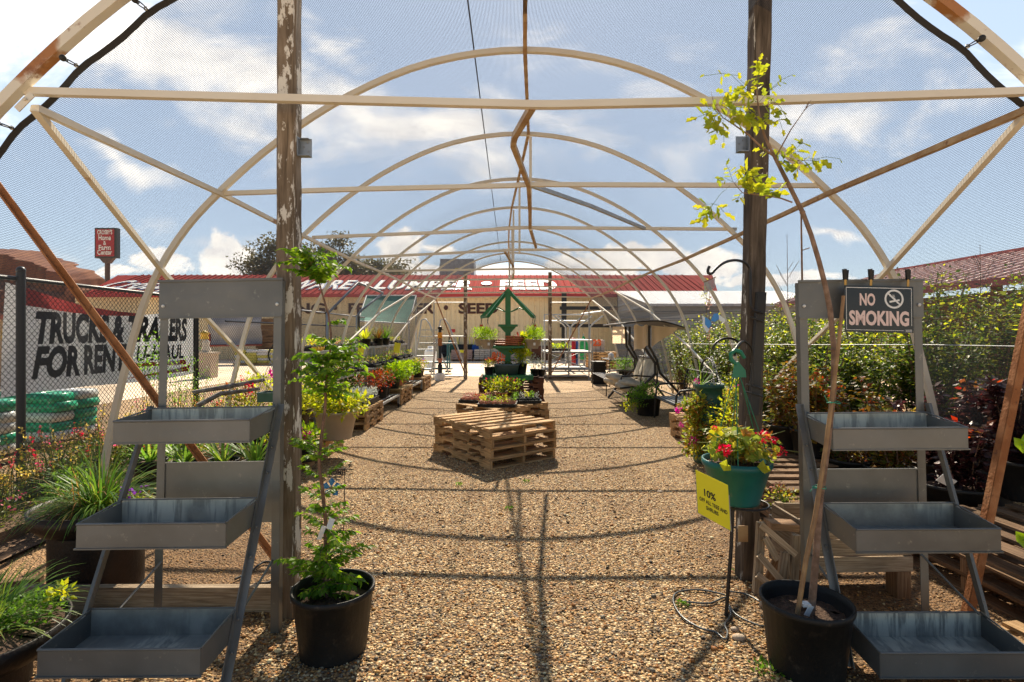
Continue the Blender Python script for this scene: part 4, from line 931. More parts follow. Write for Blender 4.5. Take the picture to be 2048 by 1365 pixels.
t=wrapped(986,1032,699,721,'wrapped pallet of grey blocks marked 8/10 behind the green post',(.42,.39,.36))
m=MB(); put_text(m,'8/10',.32,MX((XP(998,30.4),30.4,ZP(716,30.4)),(1,0,0),(0,0,1)),bold=.04); m.build('price_mark',plain('orange marker',(.75,.12,.02),.5),t)
m=MB(); m.box((XP(925,30.3),30.35,ZP(703,30.4)),(.35,.02,.15)); m.build('yellow_card',YEL,bpy.data.objects['wrapped_pallet'])
m=MB(); m.box((XP(906,WY),WY-.05,ZP(662,WY)),(.27,.02,.2)); tag(m.build('wall_sign',plain('red sign',(.6,.02,.02),.4)),'small plain red sign on the cream wall','sign')
def barrow(px,py0,py1,c,label,handle):
    Y=32; t=thing('wheelbarrow',label,'wheelbarrow',(XP(px,Y),Y,0)); z0,z1=ZP(py1,Y),ZP(py0,Y); w=.62
    m=MB(); f=lambda u,v:Vector((XP(px,Y)+w*(u-.5)*(1-.25*v**2)*1.0,Y-.18*math.sin(PI*u)*math.sin(PI*v)-.05,z0+(z1-z0)*v)); m.grid(f,10,8); m.build('tray',c,t)
    m=MB(); 
    for s in(-1,1): m.tube([(XP(px,Y)+s*.2,Y-.02,z0),(XP(px,Y)+s*.3,Y-.02,z1+.45)],.02,6)
    m.build('handle',handle,t); m=MB(); m.lathe([(.05,-.05),(.18,-.04),(.18,.04),(.05,.05)],(0,0,0),14); m.v=[(XP(px,Y)+a_,Y-.2+c_,z0*.5+.19+b_) for a_,b_,c_ in m.v]; m.build('wheel',BLKR,t)
barrow(909,689,706,plain('dark green tray',(.01,.07,.04),.4),'dark green wheelbarrow stood on end against the store wall',BLKM)
barrow(925,689,706,BLK,'black wheelbarrow with yellow handles stood against the store wall behind the left far post',YEL); barrow(938,689,706,BLK,'black wheelbarrow with yellow handles stood against the store wall, right of the far post',YEL)
barrow(949,690,712,plain('blue tray',(.01,.06,.25),.4),'blue wheelbarrow stood on end against the store wall',YEL); barrow(888,690,712,BLK,'large black wheelbarrow stood on end by the teal cart',BLKM)
m=MB(); m.box((XP(1080,32),32,.42),(1.0,.6,.84)); tag(m.build('wooden_bin',WOODR),'dark wooden bin by the store wall behind the right hanging basket','bin')
t=thing('dairy_cabinet','pale cylinder tank standing by the store near the ladder','tank',(XP(861,24),24,0)); m=MB(); m.lathe([(.27,0),(.27,.75),(.2,.85),(.12,.86),(.12,1.0),(.001,1.0)],(XP(861,24),24,0),16); m.build('tank_body',WHITE,t)
# ------------------------------------------------------------------ tiered metal display stands
def tier_stand(label,loc,rot,trays,leg,bpz):
    t=thing('display_stand',label,'display stand',loc,'grey metal tiered display stands',rot)
    Wd=.655; th=.002; kw=dict(world=False)
    H=1.84
    for x,s in((0,1),(Wd,-1)):   # angle-iron uprights
        m=MB(); m.box((x+s*.021,0,H/2-.01),(.042,.004,H)); m.box((x+s*.001,.021,H/2-.01),(.004,.038,H-.002)); m.build('leg',STEEL,t,**kw)
        # slanted front leg
        m=MB(); a=Vector((x-s*.018,leg[0],1.17)); b=Vector((x-s*.018,leg[1],.0)); m.beam(a,b,.034,.004,up=(0,1,.5)); m.beam(a+Vector((s*.015,-.012,.0)),b+Vector((s*.015,-.012,.0)),.004,.030,up=(0,1,.5)) 
        for k in range(9):
            if k in(1,2,4,5,7,8): c=a.lerp(b,.08+k*.1); m.ball(c+Vector((0,-.008,.004)),.0065,5)
        m.build('leg',STEEL,t,**kw)
    m=MB(); m.box((Wd/2,-.006,1.735),(Wd+.012,.004,.195)); m.box((Wd/2,-.012,1.835),(Wd+.016,.014,.012)); m.box((Wd/2,-.012,1.636),(Wd+.01,.012,.008)); hp=m.build('header_panel',STEEL,t,**kw)
    m=MB(); 
    for x in(.02,Wd-.02): m.ball((x,-.012,1.70),.009,7)
    m.build('bolt',WHITE,hp,world=False)
    m=MB(); m.box((Wd/2,.006,bpz),(Wd-.01,.003,.315)); m.box((Wd/2,.002,bpz+.156),(Wd-.01,.01,.006)); m.build('back_panel',STEEL,t,**kw)
    for x in(.035,Wd-.035):
        m=MB(); m.tube([(x,0,.36),(x,-.36,.22)],.006,6); m.build('brace',STEEL,t,**kw)
    for i,(zb,yb) in enumerate(trays):
        def tilt(m,zb=zb,yb=yb): m.v=[(a,b,c-max(0,yb-b)*.11) for a,b,c in m.v]
        m=MB(); hh=.105; d=.265; w=Wd-.006; ox=.003
        yb2=yb-d; e=.003
        m.box((ox+w/2,yb2,zb+hh/2),(w,e,hh)); m.box((ox,(yb+yb2)/2,zb+hh/2),(e,d-e*1.1,hh)); m.box((ox+w,(yb+yb2)/2,zb+hh/2),(e,d-e*1.1,hh))
        # rolled rim and bottom seam
        m.tube([(ox,yb2-.002,zb+hh),(ox+w,yb2-.002,zb+hh)],.0055,6); m.tube([(ox,yb,zb+hh+.012),(ox+w,yb,zb+hh+.012)],.0045,6)
        for x in(ox,ox+w): m.tube([(x,yb2,zb+hh),(x,yb,zb+hh+.012)],.0045,6)
        m.box((ox+w/2,yb2-.004,zb+.002),(w+.012,.008,.006))
        tilt(m); tr=m.build('tray',STEEL,t,**kw)
        m=MB(); m.box((ox+w/2,(yb+yb2)/2,zb+.003),(w-.004,d-.004,.003)); m.box((ox+w/2,yb-.001,zb+hh/2+.006),(w-.004,.003,hh+.01)); tilt(m); m.build('tray_liner',ZINC,tr,world=False)
    return t
tier_stand('grey metal tiered stand with three empty trays beside the left wooden post',(-1.850,2.80,0),(R(-3.5),R(-1.0),R(-1.0)),((.185,-.42),(.622,-.25),(1.042,-.055)),(-.035,-.545),.712)
tier_stand('grey metal tiered stand with three empty trays under the no smoking sign',(1.590,2.90,0),(R(-1.2),R(-.6),R(-1.0)),((.098,-.33),(.572,-.185),(1.005,-.02)),(-.005,-.40),.66)
# NO SMOKING sign with three spring clamps
so=PX(1689,664,2.845); sr=PX(1827,667,2.845); su=PX(1688,571,2.85)
sw=(sr-so).length; sh=(su-so).length
M_=MX(so,(sr-so),(su-so)); t=thing('no_smoking_sign','black NO SMOKING sign with pale pink letters hanging on the right stand header','sign',tuple(so))
def Mz(dz): 
    q=M_.copy(); return q@Matrix.Translation((0,0,dz))
m=MB(); m.prism([(0,0),(sw,0),(sw,sh),(0,sh)],.0015,M_); m.build('sign_panel',plain('black sign plastic',(.014,.014,.017),.22),t)
SW=plain('sign white print',(.78,.78,.76),.4); SP=plain('sign pink print',(.80,.60,.55),.4)
m=MB(); e=.009; f=.0022
for a_,b_,c_,d_ in((e,sh-e-f*1.5,sw-e,sh-e),(e,e*1.6,e+f,sh-e),(sw-e-f,e*4.2,sw-e,sh-e),(e,e*1.2,sw*.86,e*1.2+f)): m.prism([(a_,b_),(c_,b_),(c_,d_),(a_,d_)],.0006,Mz(.0018))
# prohibition ring, bar and cigarette
cx_,cy_=sw*.72,sh*.725; r0,r1=sh*.165,sh*.205
ring=[]; 
m.add([Mz(.0022)@Vector((cx_+r*math.cos(k*PI/20),cy_+r*math.sin(k*PI/20),0)) for r in(r0,r1) for k in range(40)],[(k,(k+1)%40,40+(k+1)%40,40+k) for k in range(40)])
def bar(x0,y0,x1,y1,w,z=.0022): 
    d=Vector((x1-x0,y1-y0)).normalized()*w/2; m.prism([(x0-d.y,y0+d.x),(x0+d.y,y0-d.x),(x1+d.y,y1-d.x),(x1-d.y,y1+d.x)][::-1],.0004,Mz(z))
bar(cx_-r0*.75,cy_+r0*.72,cx_+r0*.75,cy_-r0*.72,sh*.035); bar(cx_-r0*.6,cy_-r0*.38,cx_+r0*.7,cy_-r0*.12,sh*.038,.0028)
for k in range(2): 
    for j in range(4): bar(cx_+r0*(.0+.14*k-.05*j),cy_+r0*(.0+.14*j),cx_+r0*(-.05+.14*k-.05*j+.05*(j%2)),cy_+r0*(.15+.14*j),sh*.009,.0024)
m.build('sign_symbol',SW,t)
m=MB(); put_text(m,'NO',sh*.245,Mz(.002)@Matrix.Translation((sw*.335,sh*.585,0)),bold=.035,width=sw*.225); put_text(m,'SMOKING',sh*.29,Mz(.002)@Matrix.Translation((sw*.50,sh*.165,0)),bold=.04,width=sw*.87); m.build('sign_lettering',SP,t)
m=MB(); 
for k in range(7): m.prism([(sw*.885+k*sw*.0135,.004),(sw*.885+k*sw*.0135+.002,.004),(sw*.885+k*sw*.0135+.002,sh*.075),(sw*.885+k*sw*.0135,sh*.075)],.0004,Mz(.0022))
m.build('bar_code',SW,t)
# clamp: two handles with black tips
for i,px in enumerate((1690,1741,1815)):
    c=PX(px+1,575,2.87); t=thing('spring_clamp','%s of the three black tipped spring clamps holding the no smoking sign'%('leftmost','middle','rightmost')[i],'clamp',tuple(c),'spring clamps')
    m=MB()
    for s,dy in((-1,-.02),(1,.02)): m.beam(c+Vector((s*.006,dy*.3,-.012)),c+Vector((s*.014,dy,.062)),.011,.004,up=(0,1,0))
    m.build('jaws',plain('brass steel',(.36,.24,.08),.4,.6),t); m=MB()
    for s,dy in((-1,-.02),(1,.02)): m=MB(); m.beam(c+Vector((s*.012,dy*.8,.04)),c+Vector((s*.021,dy*1.2,.094)),.018,.012,up=(0,1,0)); m.build('handle_tip',BLK,t)
    m=MB(); m.box(c+Vector((0,-.012,-.02)),(.022,.01,.035)); m.build('jaw_pad',BLK,t)
# ------------------------------------------------------------------ pots
def pot_mb(c,R_,r_,h,wall=.006,rim=.014,n=32):
    m=MB(); m.lathe([(.001,.003),(r_*.97,.003),(r_,.0),(r_,.01),(R_*.985,h-rim*2.2),(R_+rim*.25,h-rim*2.1),(R_+rim*.5,h-rim*1.4),(R_+rim*.45,h-.002),(R_+rim*.1,h),(R_-wall,h-.004),(R_-wall*1.4,h-rim*2.4),(R_*.93-wall,h*.78)],c,n); return m
def soil_mb(c,R_,z):
    m=MB(); m.grid(lambda u,v:Vector((c[0]+R_*v*math.cos(2*PI*u),c[1]+R_*v*math.sin(2*PI*u),c[2]+z+.006*math.sin(u*40+v*11)+.004*math.sin(v*50)+.02*(1-v))),28,8); return m
# left tree in the black pot
TC=(XP(667,2.65),2.65,0)
t=thing('potted_tree','young tree with fresh green leaves in a black pot by the left post','potted tree',TC)
pot_mb(TC,.192,.158,.315).build('pot',BLK,t); soil_mb(TC,.178,.235).build('soil',SOIL,t)
tp=[(655,1200),(650,1120),(652,1050),(645,980),(638,930),(642,880),(650,820),(652,770),(660,710),(662,670),(657,630),(645,590),(634,548),(622,520)]
YT=2.66; tr=[PX(a,b,YT+.02*math.sin(i*1.3)) for i,(a,b) in enumerate(tp)]
tr[0].z=.22
m=MB(); m.tube(tr,[.011-.0006*i for i in range(len(tr))],8)
LP=[];LD=[]
def elm_branch(s,dirv,ln,nl,droop=.5,leafL=.036):
    """arching twig carrying two ranks of leaves"""
    d=np.array(dirv,float); d/=np.linalg.norm(d); p=np.array(s[:],float); st=ln/10; pts=[p.copy()]
    for j in range(10):
        d=d+np.array([rng.normal()*.06,rng.normal()*.06,-droop*st/.3]); d/=np.linalg.norm(d); p=p+d*st; pts.append(p.copy())
    m.tube([Vector(q) for q in pts],[.0028-.0002*i for i in range(11)],5)
    sd=np.cross(d,[0,0,1]); sd/=max(np.linalg.norm(sd),1e-5)
    for j in range(nl):
        t_=(j+.7)/nl*10; i=min(int(t_),9); q=pts[i]+(pts[i+1]-pts[i])*(t_-i); dd=pts[i+1]-pts[i]; dd/=np.linalg.norm(dd)
        for sgn in((-1,1) if j<nl-1 else (0,)):
            LP.append(q); LD.append(sd*sgn*.9+dd*.75+np.array([0,0,-.45])+rng.normal(size=3)*.28)
for (cx,cy,rx,ry,n) in((622,535,62,42,30),(655,705,56,46,18),(645,755,84,56,28),(645,930,68,38,10),(640,1000,70,30,6),(648,1060,80,30,9),(650,1130,80,50,30),(655,1165,70,40,14),(665,640,25,30,2)):
    for k in range(n):
        fy=rng.uniform(-1,1); py=cy+ry*fy*.8; i=min(range(len(tp)),key=lambda q:abs(tp[q][1]-py)); 
        # start on the trunk at that height
        a=min(range(len(tp)-1),key=lambda q:abs((tp[q][1]+tp[q+1][1])/2-py)); u=min(1,max(0,(tp[a][1]-py)/(tp[a][1]-tp[a+1][1]+1e-6))); s=tr[a].lerp(tr[a+1],u)
        az=rng.uniform(0,2*PI); ln=(rx/FPX*YT)*rng.uniform(.6,1.35)*(1-.3*abs(fy)); elm_branch(s,(math.cos(az),math.sin(az)*.8,rng.uniform(.05,.75)),ln,int(5+ln*55),.55)
m.build('trunk',BARK,t); leaves(LP,LD,rng.uniform(.026,.046,len(LP)),rng.uniform(.017,.026,len(LP)),'foliage',LF_ELM,t,fold=.35)
m=MB(); c=PX(650,1055,2.62); m.box(c+Vector((-.01,-.02,-.02)),(.022,.002,.07),(.2,.3,.5)); m.box(c+Vector((.03,-.01,.02)),(.03,.002,.05),(-.3,.2,-.3)); m.build('plant_tag',WHITE,t)
# slender tree in the big black pot at right
RC=(XP(1612,2.5),2.5,0)
t=thing('potted_sapling','tall sapling with lime yellow leaves in a wide black pot, leaning before the right post','potted tree',RC)
pot_mb(RC,.192,.158,.325).build('pot',BLK,t); soil_mb(RC,.178,.255).build('soil',SOIL,t)
sp_=[(1622,1228,2.47),(1632,1110,2.5),(1640,1000,2.52),(1655,890,2.55),(1667,780,2.57),(1668,700,2.58),(1660,620,2.6),(1650,570,2.6),(1637,520,2.62),(1622,470,2.62),(1605,425,2.64),(1590,395,2.65),(1570,355,2.66),(1548,312,2.68),(1530,275,2.68),(1520,240,2.69),(1515,200,2.7),(1512,165,2.7),(1515,140,2.7)]
S_=[PX(*q) for q in sp_]; m=MB(); m.tube(S_,[.017,.015,.014,.0135,.013,.0128,.0125,.012,.0115,.011,.011,.0105,.010,.0085,.0065,.0045,.0035,.0025,.0015],9)
m.ball(S_[10],.014,6,(1,1,.8)); m.ball(S_[5],.018,6,(1,1,.7))
def br(pts,r0): 
    P=[PX(*q) for q in pts]; m.tube(P,[r0*(1-.75*i/(len(P)-1)) for i in range(len(P))],6); return P
B1=br([(1547,312,2.68),(1520,292,2.66),(1497,270,2.64),(1468,250,2.62),(1446,236,2.61),(1433,216,2.60)],.006); br([(1437,225,2.6),(1427,205,2.6),(1422,183,2.59)],.0025)
B2=br([(1549,318,2.68),(1565,290,2.7),(1581,261,2.72),(1597,238,2.73),(1613,215,2.74),(1622,201,2.74)],.0045); br([(1608,221,2.74),(1618,212,2.74),(1632,207,2.74)],.003); br([(1612,216,2.74),(1618,203,2.74)],.003)
B3=br([(1584,405,2.65),(1562,397,2.62),(1540,393,2.6),(1512,390,2.58),(1485,386,2.57),(1474,374,2.56),(1465,362,2.56)],.0045)
B4=br([(1556,330,2.67),(1580,322,2.65),(1605,322,2.64),(1625,320,2.63)],.0025)
br([(1603,420,2.64),(1603,450,2.66),(1602,480,2.67)],.004)
m.build('trunk',BARK2,t)
LP=[];LD=[];LL=[]; m=MB()
def compound(s,e,n,L=.05):
    """pinnate leaf: midrib from s to e with pairs of toothed leaflets"""
    P0=PX(*s);P1=PX(*e); mid=P0.lerp(P1,.5)+Vector((0,0,.012)); m.tube([P0,mid,P1],.0011,4)
    d=np.array((P1-P0).normalized()[:])
    for k in range(n):
        u=(k+1)/n; q=P0.lerp(P1,u); sd=np.cross(d,[0,-1,.3]); sd/=max(np.linalg.norm(sd),1e-5)
        for sg in((-1,1) if k<n-1 else (0,)):
            LP.append(np.array(q[:])); LD.append(d*.6+sd*sg+rng.normal(size=3)*.3+np.array([0,0,-.15])); LL.append(L*rng.uniform(.8,1.4))
for s,e,n,L in (((1515,190,2.7),(1519,122,2.68),6,.034),((1515,160,2.7),(1520,130,2.66),3,.04),((1514,200,2.7),(1480,160,2.66),3,.04),((1512,205,2.7),(1462,150,2.7),2,.035),((1480,152,2.7),(1408,152,2.66),2,.035),((1514,200,2.7),(1448,185,2.68),5,.045),((1514,205,2.7),(1478,188,2.6),4,.05),
   ((1518,205,2.7),(1556,170,2.72),3,.05),((1540,180,2.7),(1585,150,2.7),2,.035),((1519,215,2.7),(1550,205,2.66),3,.04),((1550,205,2.68),(1572,235,2.66),2,.05),((1550,220,2.68),(1565,260,2.66),2,.04),
   ((1517,225,2.69),(1490,225,2.64),4,.05),((1519,228,2.69),(1500,245,2.6),3,.055),((1522,240,2.69),(1508,250,2.63),3,.06),((1522,238,2.69),(1535,240,2.63),3,.05),((1524,250,2.68),(1540,228,2.67),2,.05),
   ((1446,236,2.61),(1408,210,2.58),4,.05),((1440,225,2.61),(1420,255,2.57),4,.052),((1446,236,2.61),(1432,268,2.57),4,.055),((1450,238,2.61),(1470,205,2.6),4,.045),((1455,242,2.61),(1480,225,2.56),4,.05),((1440,228,2.61),(1395,235,2.56),3,.05),((1446,240,2.61),(1448,285,2.6),2,.035),((1433,216,2.6),(1460,200,2.6),4,.045),((1470,250,2.62),(1490,238,2.58),3,.06),
   ((1540,310,2.68),(1520,300,2.66),3,.035),((1556,332,2.67),(1560,300,2.7),3,.045),((1580,320,2.65),(1600,290,2.66),3,.05),((1592,322,2.64),(1640,320,2.62),3,.06),((1605,322,2.64),(1590,345,2.6),3,.05),((1620,322,2.63),(1630,330,2.6),2,.06),((1560,325,2.66),(1592,303,2.62),4,.05),((1625,320,2.63),(1680,318,2.66),1,.03),((1600,290,2.66),(1606,280,2.68),2,.04),
   ((1465,362,2.56),(1452,330,2.56),4,.03),((1470,366,2.56),(1500,340,2.52),5,.05),((1474,374,2.56),(1515,350,2.5),5,.055),((1485,386,2.57),(1475,400,2.54),3,.04),((1500,388,2.58),(1510,360,2.55),3,.05),((1520,390,2.59),(1530,365,2.54),3,.06),((1535,392,2.6),(1545,385,2.55),2,.07),((1465,364,2.56),(1435,358,2.54),2,.04),((1500,388,2.57),(1500,370,2.5),3,.05),
   ((1460,372,2.56),(1424,412,2.53),1,.04),((1426,408,2.53),(1405,440,2.51),5,.045),((1426,408,2.53),(1448,425,2.52),3,.05),((1426,408,2.53),(1395,420,2.5),3,.045),((1560,395,2.62),(1545,375,2.6),2,.05)):
    compound(s,e,n,L)
m.build('leaf_stalks',LEAF_STEM,t); leaves(LP,LD,LL,np.array(LL)*.66,'foliage',LF_RAIN,t,fold=.3,lobed=True)
m=MB(); m.tube([PX(1595,1228,2.42),PX(1612,1120,2.45),PX(1630,1035,2.47),PX(1648,920,2.5),PX(1664,800,2.52),PX(1676,700,2.53),PX(1687,592,2.53)],[.011,.011,.0105,.010,.0095,.009,.008],8)
for k in range(1,6): 
    c=PX(1595,1228,2.42).lerp(PX(1687,592,2.53),k/6.3); 
m.build('bamboo_stake',BAMB,t)
m=MB()
for py,px in((973,1636),(805,1665)):
    c=PX(px,py,2.52); m.tube([c+Vector((.028*math.cos(a),.028*math.sin(a)-.01,.004*math.sin(2*a))) for a in [k*PI/6 for k in range(12)]],.002,4,closed=True); m.tube([c+Vector((-.02,-.03,0)),c+Vector((-.045,-.04,.004)),c+Vector((-.06,-.04,-.014 if py>900 else .035))],.002,4)
m.build('green_tie',plain('green tie tape',(.01,.30,.18),.5),t)
m=MB(); c=PX(1618,1222,2.42); m.box(c,(.035,.002,.05),(.2,.4,.4)); m.box(c+Vector((-.006,.02,.02)),(.036,.036,.012)); m.build('plant_tag',WHITE,t)
# ------------------------------------------------------------------ geranium in the teal hanging pot on its ring stand
GY=2.98; gc=PX(1473,918,GY); gx,gz=gc.x,gc.z; base_z=ZP(1003,GY)
t=thing('ring_stand','black wire ring stand on a slanted pole with a looped wire foot on the gravel','plant stand',(XP(1452,2.95),2.95,0))
m=MB(); m.tube([PX(1466,1008,2.98),PX(1462,1100,2.96),Vector((XP(1452,2.95),2.95,.01))],.0105,8); m.build('pole',BLKM,t)
m=MB(); m.tube([(gx+.035+.135*math.cos(a),GY+.12*math.sin(a),base_z-.012) for a in [k*PI/14 for k in range(28)]],.006,6,closed=True); m.build('ring',BLKM,t)
m=MB()
c0=Vector((XP(1452,2.95),2.95,.012))
def loop(cx,cy,ax,ay,ph=0): return [Vector((cx+ax*math.cos(a+ph),cy+ay*math.sin(a+ph),.014+.006*math.sin(a*2))) for a in [k*PI/16 for k in range(32)]]
P=[GR(*q)+Vector((0,0,.015)) for q in((1450,1195),(1400,1185),(1355,1190),(1347,1210),(1365,1240),(1400,1262),(1430,1270),(1450,1285),(1455,1270),(1450,1255),(1462,1235),(1455,1215),(1450,1200),(1420,1212),(1380,1210),(1362,1207))]
m.tube([Vector(q) for q in cat([tuple(q) for q in P],5)],.0055,6)
P=[GR(*q)+Vector((0,0,.02)) for q in((1455,1190),(1490,1195),(1525,1215),(1540,1240),(1530,1260),(1500,1252),(1470,1235),(1455,1212))]
m.tube([Vector(q) for q in cat([tuple(q) for q in P],5)],.0055,6); m.build('wire_foot',plain('grey coated wire',(.10,.11,.11),.35,.3),t)
t=thing('hanging_geranium','scarlet geranium with yellowing leaves in a teal hanging pot, hung from a green plastic hook','potted plant',(gx,GY,base_z))
m=pot_mb((gx,GY,base_z),.175,.118,gz-base_z+.0,rim=.018,n=40)
m.build('pot',TEAL,t); soil_mb((gx,GY,base_z),.165,gz-base_z-.03).build('soil',SOIL,t)
hk=PX(1474,755,GY-.02)
m=MB()
for a in(200,250,330,20,80): m.tube([hk+Vector((.02*math.cos(R(a)),0,.0)),Vector((gx+.172*math.cos(R(a)),GY+.172*math.sin(R(a)),gz-.01))],.0028,5)
m.build('hanger_cord',plain('green cord',(.01,.17,.09),.5),t)
m=MB(); hb=hk; pth=[(0,0),(-.035,.055),(-.03,.1),(0,.118),(.03,.1),(.035,.07)]
M2=MX(PX(1474,755,GY-.02),(1,0,0),(0,0,1))
m.prism([(-.03,-.0),(.048,-.0),(.044,.038),(.004,.088),(-.016,.078),(-.02,.045)],.008,M2)
m.tube([M2@Vector((-.005,.07,.004)),M2@Vector((-.034,.098,.004)),M2@Vector((-.036,.128,.004)),M2@Vector((-.012,.148,.004)),M2@Vector((.018,.14,.004)),M2@Vector((.04,.105,.004))],[.011,.012,.012,.012,.011,.009],6); m.build('hook',plain('green hook plastic',(.0,.17,.09),.4),t)
P,D=clump((gx,GY,gz+.085),(.165,.16,.10),330,rise=.35,out=.6,low=-.5); P2,D2=clump((gx+.06,GY-.02,gz+.05),(.19,.12,.07),90,rise=.2); 
m=MB()
for k in range(46):
    i=rng.integers(len(P)); e=Vector(P[i]); s=Vector((gx+rng.normal()*.04,GY+rng.normal()*.04,gz-.03)); m.tube([s,s.lerp(e,.5)+Vector((0,0,.02)),e],.0022,4)
for q in((1600,905,2.95),(1570,862,2.95),(1395,885,2.95),(1560,925,2.9)): e=PX(*q); s=Vector((gx+.03,GY,gz+.02)); m.tube([s,s.lerp(e,.5)+Vector((0,0,.03)),e],.0022,4)
m.build('stem',plain('geranium stem',(.22,.25,.06),.6),t)
def disc_leaves(P,D,r,name,mat,parent,k=9):
    """rounded scalloped leaves"""
    n=len(P); P=np.asarray(P);N_=norm(np.asarray(D)+np.array([0,-.25,.55])); a=norm(np.cross(N_,rng.normal(size=(n,3)))); b=np.cross(N_,a); r=np.broadcast_to(r,(n,))[:,None]
    V=[P-N_*r*.12]
    for i in range(k):
        th=2*PI*i/k+.35; rr=r*(1 if i else .35)*(1+.12*((i%2)*2-1)); V.append(P+(a*math.cos(th)+b*math.sin(th))*rr+N_*r*(.22*math.sin(th*2)))
    V=np.stack(V,1).reshape(-1,3); base=np.arange(n)[:,None]*(k+1)
    F=np.concatenate([base+np.array([[0,1+i,1+(i+1)%k]]) for i in range(k)],0); return fastmesh(name,V,F,mat,parent)
P=np.concatenate([P,P2]);D=np.concatenate([D,D2])
disc_leaves(P,D,rng.uniform(.015,.029,len(P)),'foliage',LF_GER,t)
disc_leaves(np.array([PX(1529,935,2.79)[:],PX(1452,932,2.80)[:],PX(1440,862,2.85)[:],PX(1425,860,2.86)[:]]),np.array([[0,-1,.0]]*4),np.array([.032,.03,.026,.022]),'old_leaf',LF_YEL,t)
def flowerhead(c,r,n,mat,parent,name='flower'):
    P,D=clump(tuple(c),(r,r,r*.9),n,rise=.1,out=1.2,shell=.3); return leaves(P,D,r*.55,r*.5,name,mat,parent,fold=.1)
for px,py,Yq,r in((1450,900,2.80,.032),(1527,874,2.9,.032),(1562,903,2.95,.026),(1548,880,3.0,.02),(1430,857,2.86,.012)): flowerhead(PX(px,py,Yq),r,60,PT_RED,t)
# yellow price sign
YQ=2.72
A_=PX(1396,1026,2.80);B_=PX(1461,1062,2.70);C_=PX(1391,940,2.80)
t=thing('discount_sign','bright yellow card reading 10% OFF ALL TREE AND SHRUBS in front of the teal pot','sign',tuple(A_))
w_=(B_-A_).length; h_=(C_-A_).length; xd=(B_-A_).normalized(); yd=(C_-A_).normalized(); zd=xd.cross(yd).normalized()
Mq=Matrix((xd,yd,zd)).transposed().to_4x4(); Mq.translation=A_
m=MB(); m.prism([(0,0),(w_,0),(w_,h_*1.02),(0,h_)],.002,Mq@Matrix.Translation((0,0,-.002))); m.build('card',YEL,t)
m=MB(); m.prism([(-.004,-.004),(w_*.3,-.004),(w_*.34,.004),(w_*.7,.004),(w_*.74,-.004),(w_+.004,-.004),(w_+.004,h_*.8),(w_,h_*.8),(w_,0),(0,0),(0,h_*.8),(-.004,h_*.8)][::-1],.003,Mq@Matrix.Translation((0,0,-.0045))); m.build('frame',plain('grey card holder',(.3,.3,.3),.4),t)
m=MB(); T=lambda x,y:Mq@Matrix.Translation((x,y,.0012))
put_text(m,'10%',h_*.155,T(w_*.42,h_*.50),bold=.03,width=w_*.36); put_text(m,'OFF ALL TREE AND',h_*.085,T(w_*.51,h_*.335),bold=.028,width=w_*.86); put_text(m,'SHRUBS',h_*.085,T(w_*.47,h_*.195),bold=.028,width=w_*.38); m.build('lettering',INK,t)
m=MB(); m.tube([A_+Vector((.17,.03,.0)),PX(1464,1050,2.9)],.005,6); m.build('clip_rod',BLKM,t)
# iron hooks fixed round the right post
t=thing('wall_hook','large curved black iron plant hook fixed to the right wooden post','plant hook',tuple(PX(1500,620,3.3)))
m=MB(); q=[(1524,626,3.33),(1505,620,3.3),(1501,600,3.3),(1501,560,3.3),(1499,538,3.3),(1488,525,3.28),(1468,521,3.22),(1448,526,3.15),(1432,538,3.1),(1424,547,3.08),(1417,547,3.07),(1416,540,3.07),(1419,533,3.07)]
m.tube([Vector(v) for v in cat([tuple(PX(*v)) for v in q],4)],.0085,7); m.build('hook_bar',BLKM,t)
m=MB(); m.beam(PX(1522,585,3.35),PX(1506,830,3.35),.052,.04); 
for py in(640,775,790): m.tube([PX(1500+(py-640)*-.06,py-6,3.31),PX(1515,py,3.30),PX(1526,py+4,3.33)],.006,6)
tag(m.build('backing_bar',plain('dark iron bar',(.035,.034,.033),.6)),'dark iron bar strapped upright to the right wooden post','bar')
t=thing('wall_hook','lower black iron hook carrying the green plastic hanger on the right post','plant hook',tuple(PX(1500,760,3.3)))
m=MB(); q=[(1503,770,3.3),(1505,730,3.3),(1503,700,3.28),(1493,686,3.2),(1484,684,3.1),(1474,694,3.0),(1470,705,2.97),(1469,712,2.96)]
m.tube([Vector(v) for v in cat([tuple(PX(*v)) for v in q],4)],.0075,7); m.build('hook_bar',BLKM,t)
t=thing('wall_hook','middle black iron hook reaching left over the strawberry tower','plant hook',tuple(PX(1486,760,3.5)))
m=MB(); q=[(1488,770,3.5),(1489,720,3.5),(1484,695,3.5),(1470,680,3.48),(1452,677,3.45),(1436,683,3.42),(1428,692,3.4),(1426,700,3.4)]
m.tube([Vector(v) for v in cat([tuple(PX(*v)) for v in q],4)],.0075,7); m.build('hook_bar',BLKM,t)
# wind chimes and blue butterfly
t=thing('wind_chime','wind chime with short grey tubes and dangling painted shells under the big hook','wind chime',tuple(PX(1419,565,3.07)))
c=PX(1419,565,3.07); m=MB(); 
for k in range(9): 
    x=-.028+k*.007; m.tube([c+Vector((x,0,.0+.003*k)),c+Vector((x,0,-.065+.004*k))],.0026,5)
m.build('tube',GALVD,t); m=MB(); m.beam(c+Vector((-.034,0,.0)),c+Vector((.036,0,.03)),.006); m.tube([c+Vector((0,0,.01)),PX(1418,548,3.07)],.0012,4); m.tube([c,c+Vector((.0,0,-.42))],.0012,4); m.build('bar_and_cord',BARK,t)
for dz,s in((-.115,.03),(-.26,.026),(-.31,.02)):
    P,D=clump(tuple(c+Vector((-.005,0,dz))),(s*.45,s*.3,s*1.2),30,rise=0,out=.6); leaves(P,D,s*.5,s*.35,'shell_bundle',leafmat('painted shells',[(.5,.35,.28),(.35,.25,.25),(.55,.2,.1),(.6,.5,.42)],.1),t)
